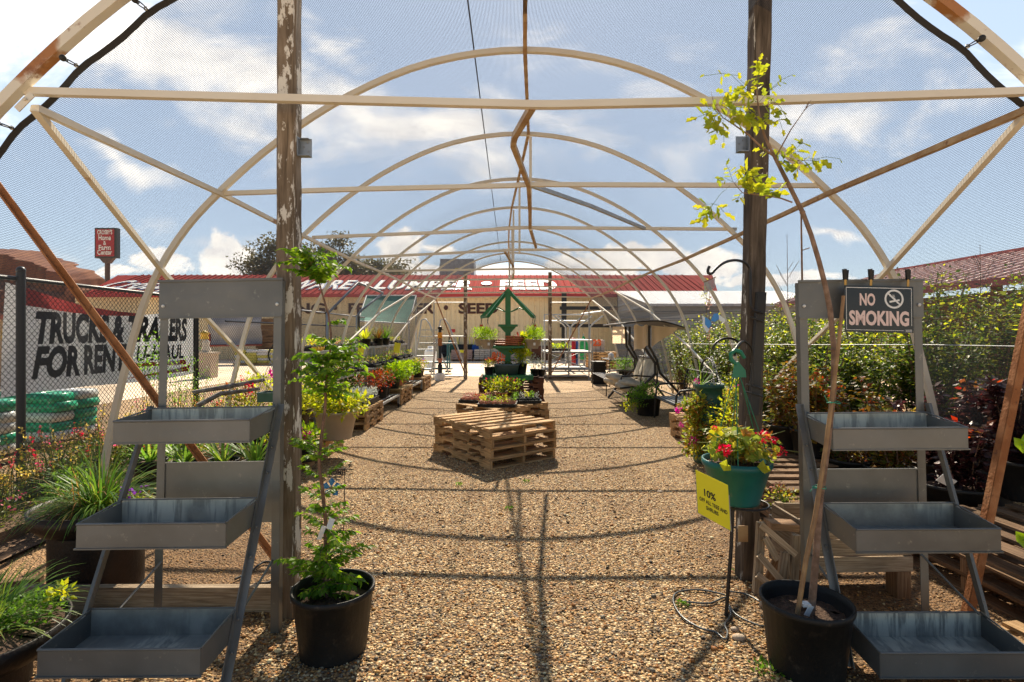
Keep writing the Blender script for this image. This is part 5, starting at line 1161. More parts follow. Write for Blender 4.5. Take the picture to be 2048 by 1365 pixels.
t=thing('butterfly_ornament','blue and white butterfly ornament dangling among the wind chimes','ornament',tuple(PX(1424,642,3.05)))
c=PX(1422,642,3.05); 
def wing(pts,mm,nm): m=MB(); m.add([c+Vector((x,y,z)) for x,y,z in pts],[tuple(range(len(pts)))]); m.add([c+Vector((x*1.0,y+.002,z)) for x,y,z in pts],[tuple(range(len(pts)-1,-1,-1))]); m.build(nm,mm,t)
BB=plain('blue wing',(.01,.22,.62),.35); WB=plain('pale wing tip',(.6,.68,.72),.35)
wing([(0,0,0),(.012,-.01,.04),(.035,-.015,.042),(.042,-.012,.01),(.02,-.005,-.006)],BB,'wing'); wing([(-.002,0,.0),(-.03,.01,.022),(-.03,.012,-.02),(-.012,.005,-.045),(.004,0,-.02)],BB,'wing')
wing([(.038,-.014,.035),(.075,-.02,.006),(.068,-.018,-.01),(.042,-.012,.0)],WB,'wing_tip'); wing([(-.028,.012,.02),(-.045,.014,.03),(-.04,.014,-.03),(-.02,.01,-.07),(-.006,.006,-.05),(-.026,.012,-.02)],WB,'wing_tip')
# HOME flag stake with blue flower
a=PX(690,943,3.35); t=thing('garden_stake','thin garden stake with dark HOME lettering and a blue metal flower behind the young tree','garden ornament',(a.x,a.y,0))
m=MB(); m.tube([PX(690,938,3.35),PX(688,1040,3.33),PX(686,1075,3.3)],.003,5); m.tube([PX(655,940,3.35),PX(692,938,3.35)],.004,5); m.tube([PX(655,950,3.35),PX(692,949,3.35)],.003,5); m.build('stake_wire',plain('rusted wire',(.09,.05,.035),.7),t)
m=MB(); put_text(m,'HOME',.026,MX(PX(673,949,3.345),(1,0,0),(0,0,1)),bold=.05,width=.1); m.build('lettering',plain('dark rust letters',(.05,.03,.025),.7),t)
c=PX(663,976,3.30); 
for k in range(5):
    a_=R(90+72*k); m=MB(); d=Vector((math.cos(a_),0,math.sin(a_))); s=Vector((-d.z,0,d.x))
    m.add([c+d*.008,c+d*.03+s*.016,c+d*.048+s*.010+Vector((0,-.006,0)),c+d*.052+Vector((0,-.006,0)),c+d*.048-s*.010+Vector((0,-.006,0)),c+d*.03-s*.016],[(0,1,2,3,4,5)]); m.add([c+Vector((0,.003,0))+d*.01,c+Vector((0,.003,0))+d*.04+s*.022,c+Vector((0,.003,0))+d*.062,c+Vector((0,.003,0))+d*.04-s*.022],[(0,1,2,3)]); m.build('petal',plain('blue enamel',(.01,.20,.52),.35,0,(.15,.4,.7),60),t)
m=MB(); m.ball(c+Vector((0,-.006,0)),.012,8,(1,.5,1)); m.build('flower_centre',plain('bronze centre',(.25,.22,.12),.5),t)
# ------------------------------------------------------------------ cut tank planters at left
RT=plain('rusty black iron',(.010,.008,.007),.5,.3,(.028,.014,.009),4,bump=.3,dirt=(.03,.016,.01))
def tank_planter(c,R_,zr,dep,brl,label,rb=.24):
    t=thing('tank_planter',label,'planter',(c[0],c[1],0))
    m=MB(); m.lathe([(.02,zr-dep),(R_*.55,zr-dep*.93),(R_*.85,zr-dep*.72),(R_*.97,zr-dep*.45),(R_,zr-.002),(R_-.012,zr),(R_-.014,zr-dep*.4)],(c[0],c[1],0),36); m.build('bowl',RT,t)
    m=MB(); m.lathe([(rb,0),(rb,zr-dep*.85)],(c[0],c[1],0),30); m.lathe([(rb-.012,0),(rb-.012,zr-dep*.85)],(c[0],c[1],0),30); m.build('barrel_base',RT,t)
    soil_mb((c[0],c[1],0),R_-.012,zr-.025).build('soil',SOIL,t); return t
c1=(-2.52,3.3); t=tank_planter(c1,.335,.52,.17,1,'round rusted tank planter with strap leaved lilies behind the left stand')
blades('daylily_leaves',LF_BLADE,t,(c1[0]+.02,c1[1],.5),330,.42,.010,spread=1.3,droop=1.5,r0=.11)
blades('dry_daylily_leaves',LF_DRY,t,(c1[0]-.05,c1[1],.5),50,.34,.008,spread=1.5,droop=1.6,r0=.12)
P,D=clump((c1[0]+.2,c1[1]-.02,.53),(.13,.14,.05),160,rise=.3); leaves(P,D,.03,.02,'pansy_leaves',LF_GER,t)
P,D=clump((c1[0]+.2,c1[1]-.0,.59),(.10,.1,.02),26); leaves(P,D,.022,.02,'purple_flowers',PT_PUR,t)
c2=(-2.34,2.32); t=tank_planter(c2,.36,.27,.16,1,'round rusted tank planter with grassy leaves at the near left corner',.22)
blades('daylily_leaves',LF_BLADE,t,(c2[0]-.02,c2[1]+.05,.25),300,.34,.009,spread=1.3,droop=1.1,r0=.15)
P,D=clump((c2[0]+.17,c2[1]+.12,.30),(.14,.16,.06),300,rise=.5); leaves(P,D,.028,.014,'weed_leaves',LF_GREEN,t)
P,D=clump((c2[0]+.27,c2[1]+.16,.36),(.05,.06,.03),40,rise=.6); leaves(P,D,.035,.02,'yellow_leaves',LF_YEL,t)
P,D=clump((c2[0]-.05,c2[1]-.1,.27),(.26,.2,.03),240,rise=.5); leaves(P,D,.026,.012,'low_weeds',LF_GER,t)
m=MB(); P=[GR(*q)+Vector((0,0,.02)) for q in((470,1165),(500,1150),(530,1130),(560,1140),(540,1170),(510,1175),(490,1190),(520,1200),(560,1190))]
m.tube([Vector(q) for q in cat([tuple(q) for q in P],5)],.008,6); tag(m.build('hose',BLKR),'black hose coiled on the gravel behind the left stand','hose')
# ------------------------------------------------------------------ pallets
def pallet_parts(t,L=1.24,Wd=1.02,mat=WOOD,z=0,H=.117,nb=7,solid=True):
    """stringers run along local x, deck boards along local y"""
    bt=.017; kw=dict(world=False)
    m=MB(); 
    for k in range(nb):
        w=.12 if k in(0,nb-1) else .09; x=-L/2+w/2+(L-w)*k/(nb-1); m.box((x,rnd.uniform(-.004,.004),z+H-bt/2),(w,Wd,bt),rnd.uniform(-.006,.006))
    m.build('top_deck',mat,t,**kw)
    for k in(-1,0,1):
        y=k*(Wd/2-.02); h0=bt+.001; h1=H-bt-.001; n=.045
        poly=[(-L/2,h0),(-L/2+.20,h0),(-L/2+.225,h0+n),(-L/2+.44,h0+n),(-L/2+.465,h0),(L/2-.465,h0),(L/2-.44,h0+n),(L/2-.225,h0+n),(L/2-.20,h0),(L/2,h0),(L/2,h1),(-L/2,h1)]
        m=MB(); M=Matrix.Translation((0,y+.019,z))@Matrix.Rotation(PI/2,4,'X'); m.prism(poly,.038,M); m.build('stringer',mat,t,**kw)
    m=MB()
    for x in(-L/2+.06,-L*.16,L*.16,L/2-.06) : m.box((x,0,z+bt/2),(.11,Wd,bt))
    m.build('bottom_deck',mat,t,**kw)
PAL={}
def pallet(loc,rot,label,group,mat=WOOD,L=1.24,Wd=1.02,H=.117):
    key=(mat.name,L,Wd,H)
    if key not in PAL:
        t=thing('pallet',label,'pallet',loc,group,(0,0,rot)); pallet_parts(t,L,Wd,mat,H=H); PAL[key]=t; return t
    return dup(PAL[key],loc,(0,0,rot),label,group)
ORD=['bottom','second','third','fourth','fifth','sixth']
def stack(cx,cy,rot,n,where,group,mat=WOOD,L=1.24,Wd=1.02,H=.117,jit=.015,top=None):
    for k in range(n):
        o='top' if k==n-1 else (ORD[k] if k else 'bottom')
        lab='%s wooden pallet of the stack %s'%(o,where) if n>1 else 'single wooden pallet %s'%where
        if k==n-1 and top: lab=top
        pallet((cx+rnd.uniform(-jit,jit),cy+rnd.uniform(-jit,jit),k*(H+.001)),rot+rnd.uniform(-.012,.012),lab,group,mat,L,Wd,H)
F_=GR(983,942);L_=GR(869,904);R_=GR(1112,916)
cc=(L_+R_)/2; ang=math.atan2((L_-F_).y,(L_-F_).x)
L1=(L_-F_).length; W1=(R_-F_).length
print('pallet',L1,W1,math.degrees(ang))
stack(cc.x,cc.y,ang,4,'standing free in the middle of the path','pallets of the empty middle stack',L=round(L1,2),Wd=round(W1,2),top='pale bare pallet on top of the empty stack in the middle of the path')
stack(-.12,9.35,R(45),3,'under the black seedling trays','pallets under the seedling trays')
stack(.03,12.35,0,5,'under the green post stand','pallets under the green post stand',WOODR,L=1.42,Wd=1.2)
# ------------------------------------------------------------------ nursery trays and small plants
def tray_of(c,w,d,label,cat_,kinds,rot=0,group=None,nx=5,ny=3,h=.05,potcol=BLK,plant_h=.09,name='seedling_tray',tray=True):
    t=thing(name,label,cat_,c,group,rot); kw=dict(world=False)
    if tray:
        m=MB(); m.box((0,0,.004),(w,d,.006)); 
        for s in(-1,1): m.box((s*w/2,0,h/2),(.006,d,h)); m.box((0,s*d/2,h/2),(w-.008,.006,h)); m.box((s*w/2,0,h),(.016,d+.016,.005)); m.box((0,s*d/2,h+.001),(w-.02,.016,.005))
        m.build('tray',BLK,t,**kw)
    pm=MB(); cl={}
    for i in range(nx):
        for j in range(ny):
            x=(i-(nx-1)/2)*w/nx; y=(j-(ny-1)/2)*d/ny; r=min(w/nx,d/ny)*.46; pm.lathe([(r*.75,.008),(r,h+.03),(r*.92,h+.03),(r*.88,h+.02),(.001,h+.018)],(x,y,0),10)
            kd=kinds[(i*7+j*3)%len(kinds)]
            cl.setdefault(kd[0].name,[kd[0],[],kd[1]])[1].append(clump((x,y,h+.03+kd[2]*.45),(r*1.15,r*1.15,kd[2]*.55),kd[3],rise=.6,low=-.6))
    pm.build('cell_pots',potcol,t,**kw)
    for nme,(mt,cs,ll) in cl.items():
        P,D=many(cs); leaves(P,D,rng.uniform(ll*.6,ll*1.2,len(P)),ll*.55,'petals' if 'petal' in nme else 'seedling_foliage',mt,t,world=False)
    return t
K=lambda mat,ll,hh,n:(mat,ll,hh,n)
zt=.355
tray_of((XP(955,9.5),9.5,zt),.56,.42,'black tray of pinkish succulents at left on the middle pallets','plant tray',[K(LF_PINK,.03,.08,26),K(LF_PINK,.035,.1,30),K(LF_RED,.03,.07,20)],rot=R(-12),potcol=TERRA)
tray_of((XP(996,9.15),9.0,zt),.62,.46,'black tray of bright green seedlings in terracotta pots at the front of the middle pallets','plant tray',[K(LF_YEL,.035,.1,24),K(LF_GREEN,.04,.1,20),K(LF_FERN,.03,.08,22)],rot=R(-4),potcol=TERRA)
tray_of((XP(1053,9.4),9.45,zt),.46,.42,'black tray of tagged green plants at right on the middle pallets','plant tray',[K(LF_GREEN,.035,.12,20),K(LF_SILV,.03,.1,14),K(LF_YEL,.035,.11,18)],rot=R(6))
def bushy(name,label,cat_,c,R_,r_,h,potmat,crown,group=None,pots=True,extra=None,stems=10):
    """pot with soil, stems and clumps; crown=[(dx,dy,dz,rx,ry,rz,n,leafL,mat)]"""
    t=thing(name,label,cat_,c,group)
    if pots: pot_mb(c,R_,r_,h,rim=min(.014,h*.08),n=20).build('pot',potmat,t); soil_mb(c,R_*.93,h*.86).build('soil',SOIL,t)
    m=MB(); by={}
    for (dx,dy,dz,rx,ry,rz,n,ll,mt) in crown:
        cc_=(c[0]+dx,c[1]+dy,c[2]+h+dz); P,D=clump(cc_,(rx,ry,rz),n,rise=.35,low=-.8); by.setdefault(mt.name,[mt,[],[]]); by[mt.name][1].append((P,D)); by[mt.name][2].append(np.full(n,ll))
        for k in range(stems):
            e=Vector(P[rng.integers(n)]); s=Vector((c[0]+rng.normal()*R_*.25,c[1]+rng.normal()*R_*.25,c[2]+h*.85)); m.tube([s,s.lerp(e,.5)+Vector((rng.normal()*.01,rng.normal()*.01,.01)),e],.0022 if R_<.3 else .004,4)
    if m.v: m.build('stem',LEAF_STEM,t)
    for nm,(mt,pd,ll) in by.items():
        P,D=many(pd); ll=np.concatenate(ll)*rng.uniform(.6,1.25,len(P)); leaves(P,D,ll,ll*.55,'flowers' if 'petal' in nm else 'foliage',mt,t)
    return t
bushy('potted_geranium','tall red flowering geranium standing among the seedling trays','potted plant',(XP(1003,9.75),9.75,zt),.11,.08,.14,TERRA,[(0,0,.12,.36,.25,.15,420,.05,LF_YEL),(.05,.1,.16,.40,.2,.13,260,.05,LF_GREEN),(0,0,.23,.36,.2,.05,40,.05,PT_RED)])
# ------------------------------------------------------------------ green post stand with hanging baskets
gx0,gy0=XP(1016,12.3),12.3; gz0=.59
t=thing('green_post_stand','green wooden post stand with sloping arms and square shelves, standing on red pallets','plant stand',(gx0,gy0,gz0))
m=MB(); m.box((gx0,gy0,(gz0+2.50)/2),(.125,.125,2.50-gz0)); m.prism([(-.09,0),(.09,0),(0,.09)],.18,MX((gx0,gy0+.09,2.50),(1,0,0),(0,0,1))); m.build('post',GREENP,t)
m=MB(); m.box((XP(1016,12.1),12.2,gz0+.03),(1.1,1.0,.05)); m.box((XP(1016,12.1),11.69,gz0+.01),(1.1,.03,.1)); m.build('platform',GREENP,t)
tips=[(-.62,.28),(-.45,-.32),(.62,.26),(.55,-.34)]
for dx,dy in tips:
    m=MB(); a=Vector((gx0+dx*.06,gy0+dy*.06,2.50-.0)); b=Vector((gx0+dx,gy0+dy,1.93)); m.beam(a,b,.045,.07); m.build('arm',GREENP,t)
    m=MB(); m.tube([(gx0+dx*.12,gy0+dy*.12,2.05),(gx0+dx*.45,gy0+dy*.45,2.14),(gx0+dx*.58,gy0+dy*.58,2.10)],.012,5); m.build('brace',GREENP,t)
for s in(0,2):
    a,b=tips[s],tips[s+1]; m=MB(); m.beam((gx0+a[0],gy0+a[1],1.93),(gx0+b[0],gy0+b[1],1.93),.05,.05); m.build('cross_bar',GREENP,t)
for w,z in((.44,1.735),(.72,1.255)):
    m=MB(); m.box((gx0,gy0,z),(w,w,.05)); 
    for s in(-1,1): m.prism([(0,0),(s*w*.42,0),(s*.08,-.16 if w>.5 else -.12),(0,-.16)][::s],.03,MX((gx0,gy0-.08,z-.025),(1,0,0),(0,0,1)))
    m.build('shelf',GREENP,t)
m=MB()
for k in range(3): m.lathe([(.0,1.29+k*.05),(.2,1.285+k*.05),(.27,1.33+k*.05),(.255,1.33+k*.05),(.2,1.297+k*.05)],(gx0-.08,gy0-.12,0),18)
tag(m.build('plant_saucers',TERRA),'stack of terracotta saucers on the lower green shelf, left side','saucers')
m=MB()
for k in range(5): m.lathe([(.0,1.29+k*.04),(.18,1.285+k*.04),(.25,1.325+k*.045),(.235,1.325+k*.045),(.18,1.297+k*.04)],(gx0+.17,gy0-.1,0),18)
tag(m.build('plant_saucers',TERRA),'taller stack of terracotta saucers on the lower green shelf, right side','saucers')
def basket(px,py,Y,R_,h,label,hook):
    c=(XP(px,Y),Y,ZP(py,Y)); t=thing('hanging_basket',label,'hanging basket',c,'tan hanging baskets of feathery fern')
    pot_mb(c,R_,R_*.7,h,rim=.012,n=20).build('pot',TAN,t)
    m=MB()
    for a in(90,210,330): m.tube([(c[0]+R_*math.cos(R(a)),c[1]+R_*math.sin(R(a)),c[2]+h),hook],.003,4)
    m.build('hanger_wire',BLKM,t); m=MB(); m.box((c[0]+R_*.1,c[1]-R_*.9,c[2]+h*.52),(.055,.01,.06)); m.build('label_tag',WHITE,t)
    P,D=clump((c[0],c[1],c[2]+h+.10),(R_*1.35,R_*1.3,.15),620,rise=.7,out=.9); leaves(P,D,.07,.012,'fern_foliage',LF_FERN,t); m=MB(); m.box((c[0]+.06,c[1]-.05,c[2]+h+.24),(.06,.01,.05)); m.build('red_tag',plain('red tag',(.6,.03,.01),.5),t)
basket(979,694,12.6,.17,.2,'tan basket of bright feathery fern hanging at the left, the rear one of the pair',(gx0-.45,12.3,1.9)) if 0 else None
for (dx,dy),lab in zip(tips,('tan fern basket hanging from the back left green arm','tan fern basket hanging from the front left green arm, largest one','tan fern basket hanging from the back right green arm','tan fern basket hanging from the front right green arm')):
    c=(gx0+dx,gy0+dy,1.22 if dy<0 else 1.27); t=thing('hanging_basket',lab,'hanging basket',c,'tan hanging baskets of feathery fern')
    R0=.17; h=.21
    pot_mb(c,R0,R0*.68,h,rim=.012,n=20).build('pot',TAN,t); m=MB()
    for a in(90,210,330): m.tube([(c[0]+R0*math.cos(R(a)),c[1]+R0*math.sin(R(a)),c[2]+h),(c[0],c[1],1.82)],.003,4)
    m.tube([(c[0],c[1],1.82),(c[0]+.01,c[1],1.92)],.01,5); m.build('hanger_wire',BLKM,t)
    m=MB(); m.box((c[0]+.03,c[1]-R0*.93,c[2]+h*.5),(.05,.01,.06)); m.build('label_tag',WHITE,t)
    P,D=clump((c[0],c[1],c[2]+h+.08),(R0*1.35,R0*1.3,.15),700,rise=.7,out=.9); leaves(P,D,.075,.012,'fern_foliage',LF_FERN,t)
    if dx<0 and dy>0 or dx>0 and dy>0: m=MB(); m.box((c[0],c[1]-.05,c[2]+h+.26),(.07,.01,.045)); m.build('red_tag',plain('red tag',(.6,.03,.01),.5),t)
pz=gz0+.056
t=thing('rubber_tub','blue grey oval tub of low plants on the green platform','tub',(gx0-.03,11.95,pz)); m=MB(); m.lathe([(.001,.004),(.8,.004),(.82,0),(1,.21),(1.04,.21),(1.04,.235),(.98,.235),(.93,.17)],(0,0,0),32); m.v=[(gx0-.03+a*.28,11.95+b*.18,pz+c) for a,b,c in m.v]; m.build('tub_body',plain('blue grey rubber',(.15,.21,.24),.45),t)
P,D=clump((gx0-.03,11.95,pz+.24),(.24,.15,.05),260,rise=.6); leaves(P,D,.04,.012,'low_foliage',LF_SHRUB,t)
bushy('potted_shrub','yellow flowering mound in a square black pot at the left of the blue grey tub','potted plant',(gx0-.42,11.95,pz),.1,.085,.17,BLK,[(0,0,.08,.17,.15,.09,330,.03,LF_YEL),(0,0,.1,.15,.12,.07,90,.02,PT_YEL)])
bushy('potted_shrub','small dark red leaved plant behind the yellow mound on the green platform','potted plant',(gx0-.30,12.45,pz),.09,.07,.15,BLK,[(0,0,.13,.22,.15,.10,260,.05,LF_RED)])
bushy('potted_banana','tall broad leaved yellow green plant in a black pot right of the green post','potted plant',(gx0+.30,12.1,pz),.13,.1,.24,BLK,[(0,0,.22,.2,.17,.25,260,.09,LF_YEL),(.1,0,.45,.17,.12,.2,46,.18,LF_YEL),(-.06,0,.5,.12,.1,.15,60,.09,LF_RED),(0,0,.08,.17,.13,.08,120,.04,LF_SILV)])
bushy('potted_lavender','grey green wispy plant in a small black pot at the right edge of the platform','potted plant',(gx0+.60,12.2,pz-.05),.1,.08,.16,BLK,[(0,0,.16,.16,.12,.15,220,.04,LF_SILV)])
bushy('potted_lavender','small dark twiggy plant in a black pot on the red pallet corner','potted plant',(gx0+.76,12.3,.595),.09,.07,.15,BLK,[(0,0,.12,.1,.1,.12,60,.035,LF_SHRUB)])
# ------------------------------------------------------------------ left row: pallets, low carts, pots
XR=-2.27
stack(XR-.55,6.75,R(90),2,'under the tan planter, left row','pallets of the left row',L=1.3,Wd=1.1)
stack(XR-.55,9.15,R(90),3,'in the left row under the silver leaved trays','pallets of the left row',L=1.15,Wd=1.1)
stack(XR-.6,12.2,R(90),3,'in the left row under the bright ferns','pallets of the left row',L=1.2,Wd=1.1)
stack(XR-.6,15.2,R(90),3,'farthest in the left row under the petunias','pallets of the left row',L=1.2,Wd=1.1)
def low_cart(x0,x1,y0,y1,h,label,wheels=True,name='bench_cart',mid=None):
    t=thing(name,label,'bench',((x0+x1)/2,(y0+y1)/2,0),'galvanised plant benches'); m=MB()
    for k in range(9): x=x0+(x1-x0)*k/8; m.box((x,(y0+y1)/2,h),(.02,y1-y0,.012))
    for y in(y0,y1): m.box(((x0+x1)/2,y,h-.012),(x1-x0+.04,.04,.035))
    for x in(x0,x1): m.box((x,(y0+y1)/2,h-.014),(.04,y1-y0,.04))
    m.build('bench_top',GALV,t)
    for x in(x0,x1):
        for y in(y0,y1):
            m=MB(); m.box((x,y,h/2+.03 if wheels else h/2-.015),(.045,.045,h-(.08 if wheels else .03))); l=m.build('leg',GALVD,t)
            if wheels: m=MB(); m.lathe([(.02,-.015),(.045,-.015),(.045,.015),(.02,.015)],(0,0,0),12); m.v=[(x+c_,y+a_,.046+b_) for a_,b_,c_ in m.v]; m.build('caster',BLKR,l)
    if mid: m=MB(); m.box(((x0+x1)/2,(y0+y1)/2,mid),(x1-x0,y1-y0,.02)); m.build('lower_shelf',WOODD,t)
    return t
low_cart(XR-1.05,XR-.08,9.9,11.4,.27,'low galvanised cart on casters carrying the red leaved pots, left row')
low_cart(XR-1.1,XR-.1,13.0,14.45,.30,'low galvanised cart on casters between the ferns and petunias, left row')
low_cart(-3.35,-2.72,8.4,10.2,.86,'waist high galvanised bench behind the silver trays, left row',False)
low_cart(-3.35,-2.74,10.7,12.6,.86,'waist high galvanised bench behind the bright ferns, left row',False)
low_cart(-3.35,-2.74,13.2,15.4,.9,'waist high galvanised bench at the far end of the left row',False)
low_cart(-3.75,-3.1,8.6,12.0,1.26,'tall galvanised shelf of seedling pots, nearer one along the left side',False)
low_cart(-3.75,-3.1,12.3,16.2,1.26,'tall galvanised shelf of seedling pots, farther one along the left side',False)
# tan planter
tc=(XP(672,6.8),6.8,.237); t=bushy('tan_planter','wide tan planter full of yellow green foliage on the near left pallets','planter',tc,.262,.19,.35,TAN,[(0,0,.10,.40,.36,.17,820,.07,LF_YEL),(-.2,0,.22,.33,.3,.15,330,.065,LF_YEL),(.12,-.1,.08,.34,.25,.14,200,.06,LF_GER)],stems=14)
bushy('potted_geranium','magenta flowering plant low at the left, just right of the left wooden post','potted plant',(XP(612,6.1),6.1,.12),.14,.11,.2,BLK,[(0,0,.08,.22,.2,.14,320,.06,LF_FERN),(-.02,-.1,.10,.10,.08,.10,60,.05,PT_MAG)])
bushy('potted_shrub','yellow green leafy plant behind the left wooden post','potted plant',(XP(590,7.3),7.3,.24),.2,.15,.3,BLK,[(0,0,.22,.35,.3,.3,600,.06,LF_YEL)])
for i,(y,lab) in enumerate(((8.85,'black tray of silver leaved plants at the near end of the left row'),(9.35,'second black tray of silver leaved plants in the left row'))):
    tray_of((XR-.27,y,.352),.52,.42,lab,'plant tray',[K(LF_SILV,.05,.12,46)],rot=R(90),h=.1)
tray_of((XR-.75,9.1,.352),.52,.8,'black tray of pink and green succulents behind the silver ones','plant tray',[K(LF_PINK,.04,.12,20),K(LF_GREEN,.05,.16,20)],rot=R(90))
bushy('potted_shrub','green leafy plant in a black pot left of the red shrubs','potted plant',(XR-.62,9.75,.35),.12,.1,.18,BLK,[(0,0,.15,.24,.2,.18,300,.055,LF_GREEN)])
for i,(x,y,mt,lab) in enumerate(((XR-.35,10.2,LF_RED,'rusty red shrub nearest the silver trays in the left row'),(XR-.3,10.75,LF_RED,'rusty red and orange shrub in the middle of the low cart'),(XR-.75,10.5,LF_RED,'dark red spiky shrub at the back of the low cart'),(XR-.35,11.2,LF_AUT,'orange green shrub at the far end of the low cart'))):
    bushy('potted_shrub',lab,'shrub',(x,y,.28),.14,.11,.22,BLK,[(0,0,.16,.26,.24,.22,420,.045,mt)])
for i,(x,y,s,lab) in enumerate(((XR-.3,11.9,1,'bright green feathery fern nearest the red shrubs'),(XR-.35,12.55,1.05,'bright green feathery fern in the middle of its stack'),(XR-.8,12.2,1.1,'tall bright feathery fern at the back of the fern stack'),(XR-.4,13.3,.9,'bright feathery fern on the far low cart'),(XR-.85,13.2,.9,'bright feathery fern at the back of the far cart'),(XR-.35,13.95,.85,'pale feathery fern at the end of the far cart'))):
    bushy('potted_fern',lab,'fern',(x,y,.355),.15,.12,.2,TERRA if i%2 else BLK,[(0,0,.16*s,.33*s,.3*s,.22*s,950,.06,LF_FERN),(.1,-.1,.08,.28*s,.22*s,.14,300,.05,LF_GREEN)])
for i,(x,y,lab) in enumerate(((XR-.3,14.9,'petunia with yellow and purple flowers, near one at the far left end'),(XR-.35,15.5,'petunia with orange and white flowers, far one at the far left end'),(XR-.85,15.2,'red flowering plant behind the petunias at the far left end'))):
    bushy('potted_petunia',lab,'flowering plant',(x,y,.355),.16,.13,.2,BLK,[(0,0,.14,.3,.28,.18,420,.05,LF_GER),(0,0,.2,.28,.25,.15,40,.05,(PT_YEL,PT_WHT,PT_RED)[i]),(0,0,.2,.25,.22,.15,24,.055,PT_PUR)])
# seedling trays on the two tiers
kk=[K(LF_GREEN,.04,.12,16),K(LF_GER,.035,.1,16),K(LF_YEL,.04,.13,14),K(LF_PINK,.03,.08,14),K(LF_SHRUB,.04,.15,16)]
def trays_along(x,ys,z,where,seed):
    for i,y in enumerate(ys):
        a=kk[(i+seed)%5];b=kk[(i*2+seed+1)%5]
        extra=[K(PT_PUR,.02,.12,3)] if i%3==1 else [K(PT_YEL,.02,.12,3)]
        tray_of((x,y,z),.46,.5,'%s tray of seedlings from the near end of %s'%(('first','second','third','fourth','fifth','sixth','seventh','eighth')[i],where),'plant tray',[a,b]+extra,rot=R(90),group='seedling trays on '+where)
trays_along(-2.95,(8.7,9.3,9.9,11.1,11.8,12.4),.872,'the waist high benches',0)
trays_along(-2.97,(13.5,14.2,14.9),.912,'the far waist high bench',2)
trays_along(-3.4,(8.9,9.5,10.1,10.7,11.3),1.272,'the near tall shelf',1)
trays_along(-3.4,(12.6,13.3,14.0,14.7,15.4,16.0),1.272,'the far tall shelf',3)
for i,(y,lab,mt,hh) in enumerate(((11.75,'tall grassy plant in a black pot on the tall left shelf',LF_YEL,.34),(12.9,'tall orange tinted grass on the tall left shelf',LF_AUT,.42),(13.6,'tall thin green grass on the tall left shelf, right of the orange one',LF_GREEN,.45))):
    c=(-3.15,y,1.272); t=thing('potted_grass',lab,'potted grass',c); pot_mb(c,.12,.1,.17,rim=.01,n=16).build('pot',BLK,t); blades('grass_blades',mt,t,(c[0],c[1],c[2]+.16),90,hh,.012,spread=.6,droop=.7,r0=.08)
for i,(px,py,Y,lab) in enumerate(((722,693,8.95,'yellow price card hanging from the tall shelf, nearer one'),(794,689,12.0,'yellow price card hanging from the tall shelf, farther one'))):
    c=PX(px,py+7,Y); h=20/FPX*Y; m=MB(); m.box(c,(.10*Y/9,.004,h),(0,.16,.3)); o=m.build('price_card',YEL); tag(o,lab,'price card','yellow price cards')
m=MB(); 
for k in range(3): m.lathe([(.045,0),(.06,.06),(.055,.06)],(-3.12,8.66+k*.13,1.275),12)
tag(m.build('yellow_pots',plain('yellow pot',(.75,.45,.01),.4)),'row of small yellow pots at the near end of the tall left shelf','pots')
# cloth awning on pipe frame left, beyond the fence
t=thing('shade_awning','green cloth awning stretched on a slanted pipe frame beyond the far left benches','awning',tuple(PX(775,620,20)))
a,b,c,d=PX(733,592,21.2),PX(832,592,21.2),PX(818,648,19.6),PX(716,643,19.6)
m=MB(); m.grid(lambda u,v:(d.lerp(c,u)).lerp(a.lerp(b,u),v)+Vector((0,0,-.05*math.sin(PI*u)*math.sin(PI*v))),12,8); m.build('cloth',plain('green awning cloth',(.0,.17,.11),.7,0,(.01,.22,.15),3),t)
m=MB()
for p,q in((a,d),(b,c),(d,c),(a,b)): m.tube([p,q],.03,6)
for p in(a,b,c,d): m.tube([p,(p.x,p.y,0)],.03,6)
m.build('pipe_frame',GALV,t)
t=thing('pipe_arch','bent galvanised pipe arch standing behind the tall left shelves','pipe frame',tuple(PX(716,640,14)))
m=MB(); q=[PX(655,740,12),PX(655,628,12),PX(716,566,12.6),PX(765,586,14.5)]; m.tube(q,.03,6); q=[PX(714,700,13),PX(714,633,13),PX(722,622,13),PX(765,588,14.5)]; m.tube(q,.028,6); m.build('pipe',GALVD,t)
# rolling ladder, teal carts and novelty pole at the far left
t=thing('rolling_ladder','galvanised rolling ladder platform behind the far left pipe frame','ladder',(XP(862,20),20,0))
m=MB()
for s in(-.35,.35):
    x=XP(862,20); m.tube([(x+s-.35,20.0,.05),(x+s-.05,20,1.7),(x+s,20,2.05),(x+s+.15,20,2.1),(x+s+.3,20,1.9),(x+s+1.0,20,.1)],.028,6)
m.build('side_rail',GALV,t); m=MB()
for k in range(7): z=.25+k*.24; m.box((XP(862,20)-.3+.045*k,20,z),(.62,.3,.03))
for z in(1.2,1.5): m.box((XP(862,20)+.5,20,z),(.9,.3,.04))
m.build('tread',GALV,t)
t=thing('utility_cart','teal flat utility cart with upright handle near the far left post','cart',(XP(885,21),21,0)); TL=plain('teal cart paint',(.01,.10,.13),.4)
m=MB(); m.box((XP(876,21),21,.45),(.9,.6,.06)); m.box((XP(884,21),21,.2),(.8,.5,.05)); m.build('deck',TL,t); m=MB()
for px in(896,899): m.tube([(XP(px,21),20.8+(px-896)*.1,.2),(XP(px,21),20.8,1.15)],.03,6)
m.beam((XP(885,21),21,1.15),(XP(903,21),21,1.15),.04); m.box((XP(901,21),21,1.2),(.12,.3,.2)); m.build('handle',TL,t); m=MB()
for px in(866,898): m.lathe([(.02,-.03),(.11,-.03),(.11,.03),(.02,.03)],(XP(px,21),20.7,.11),14)
m.build('wheel',BLKR,t)
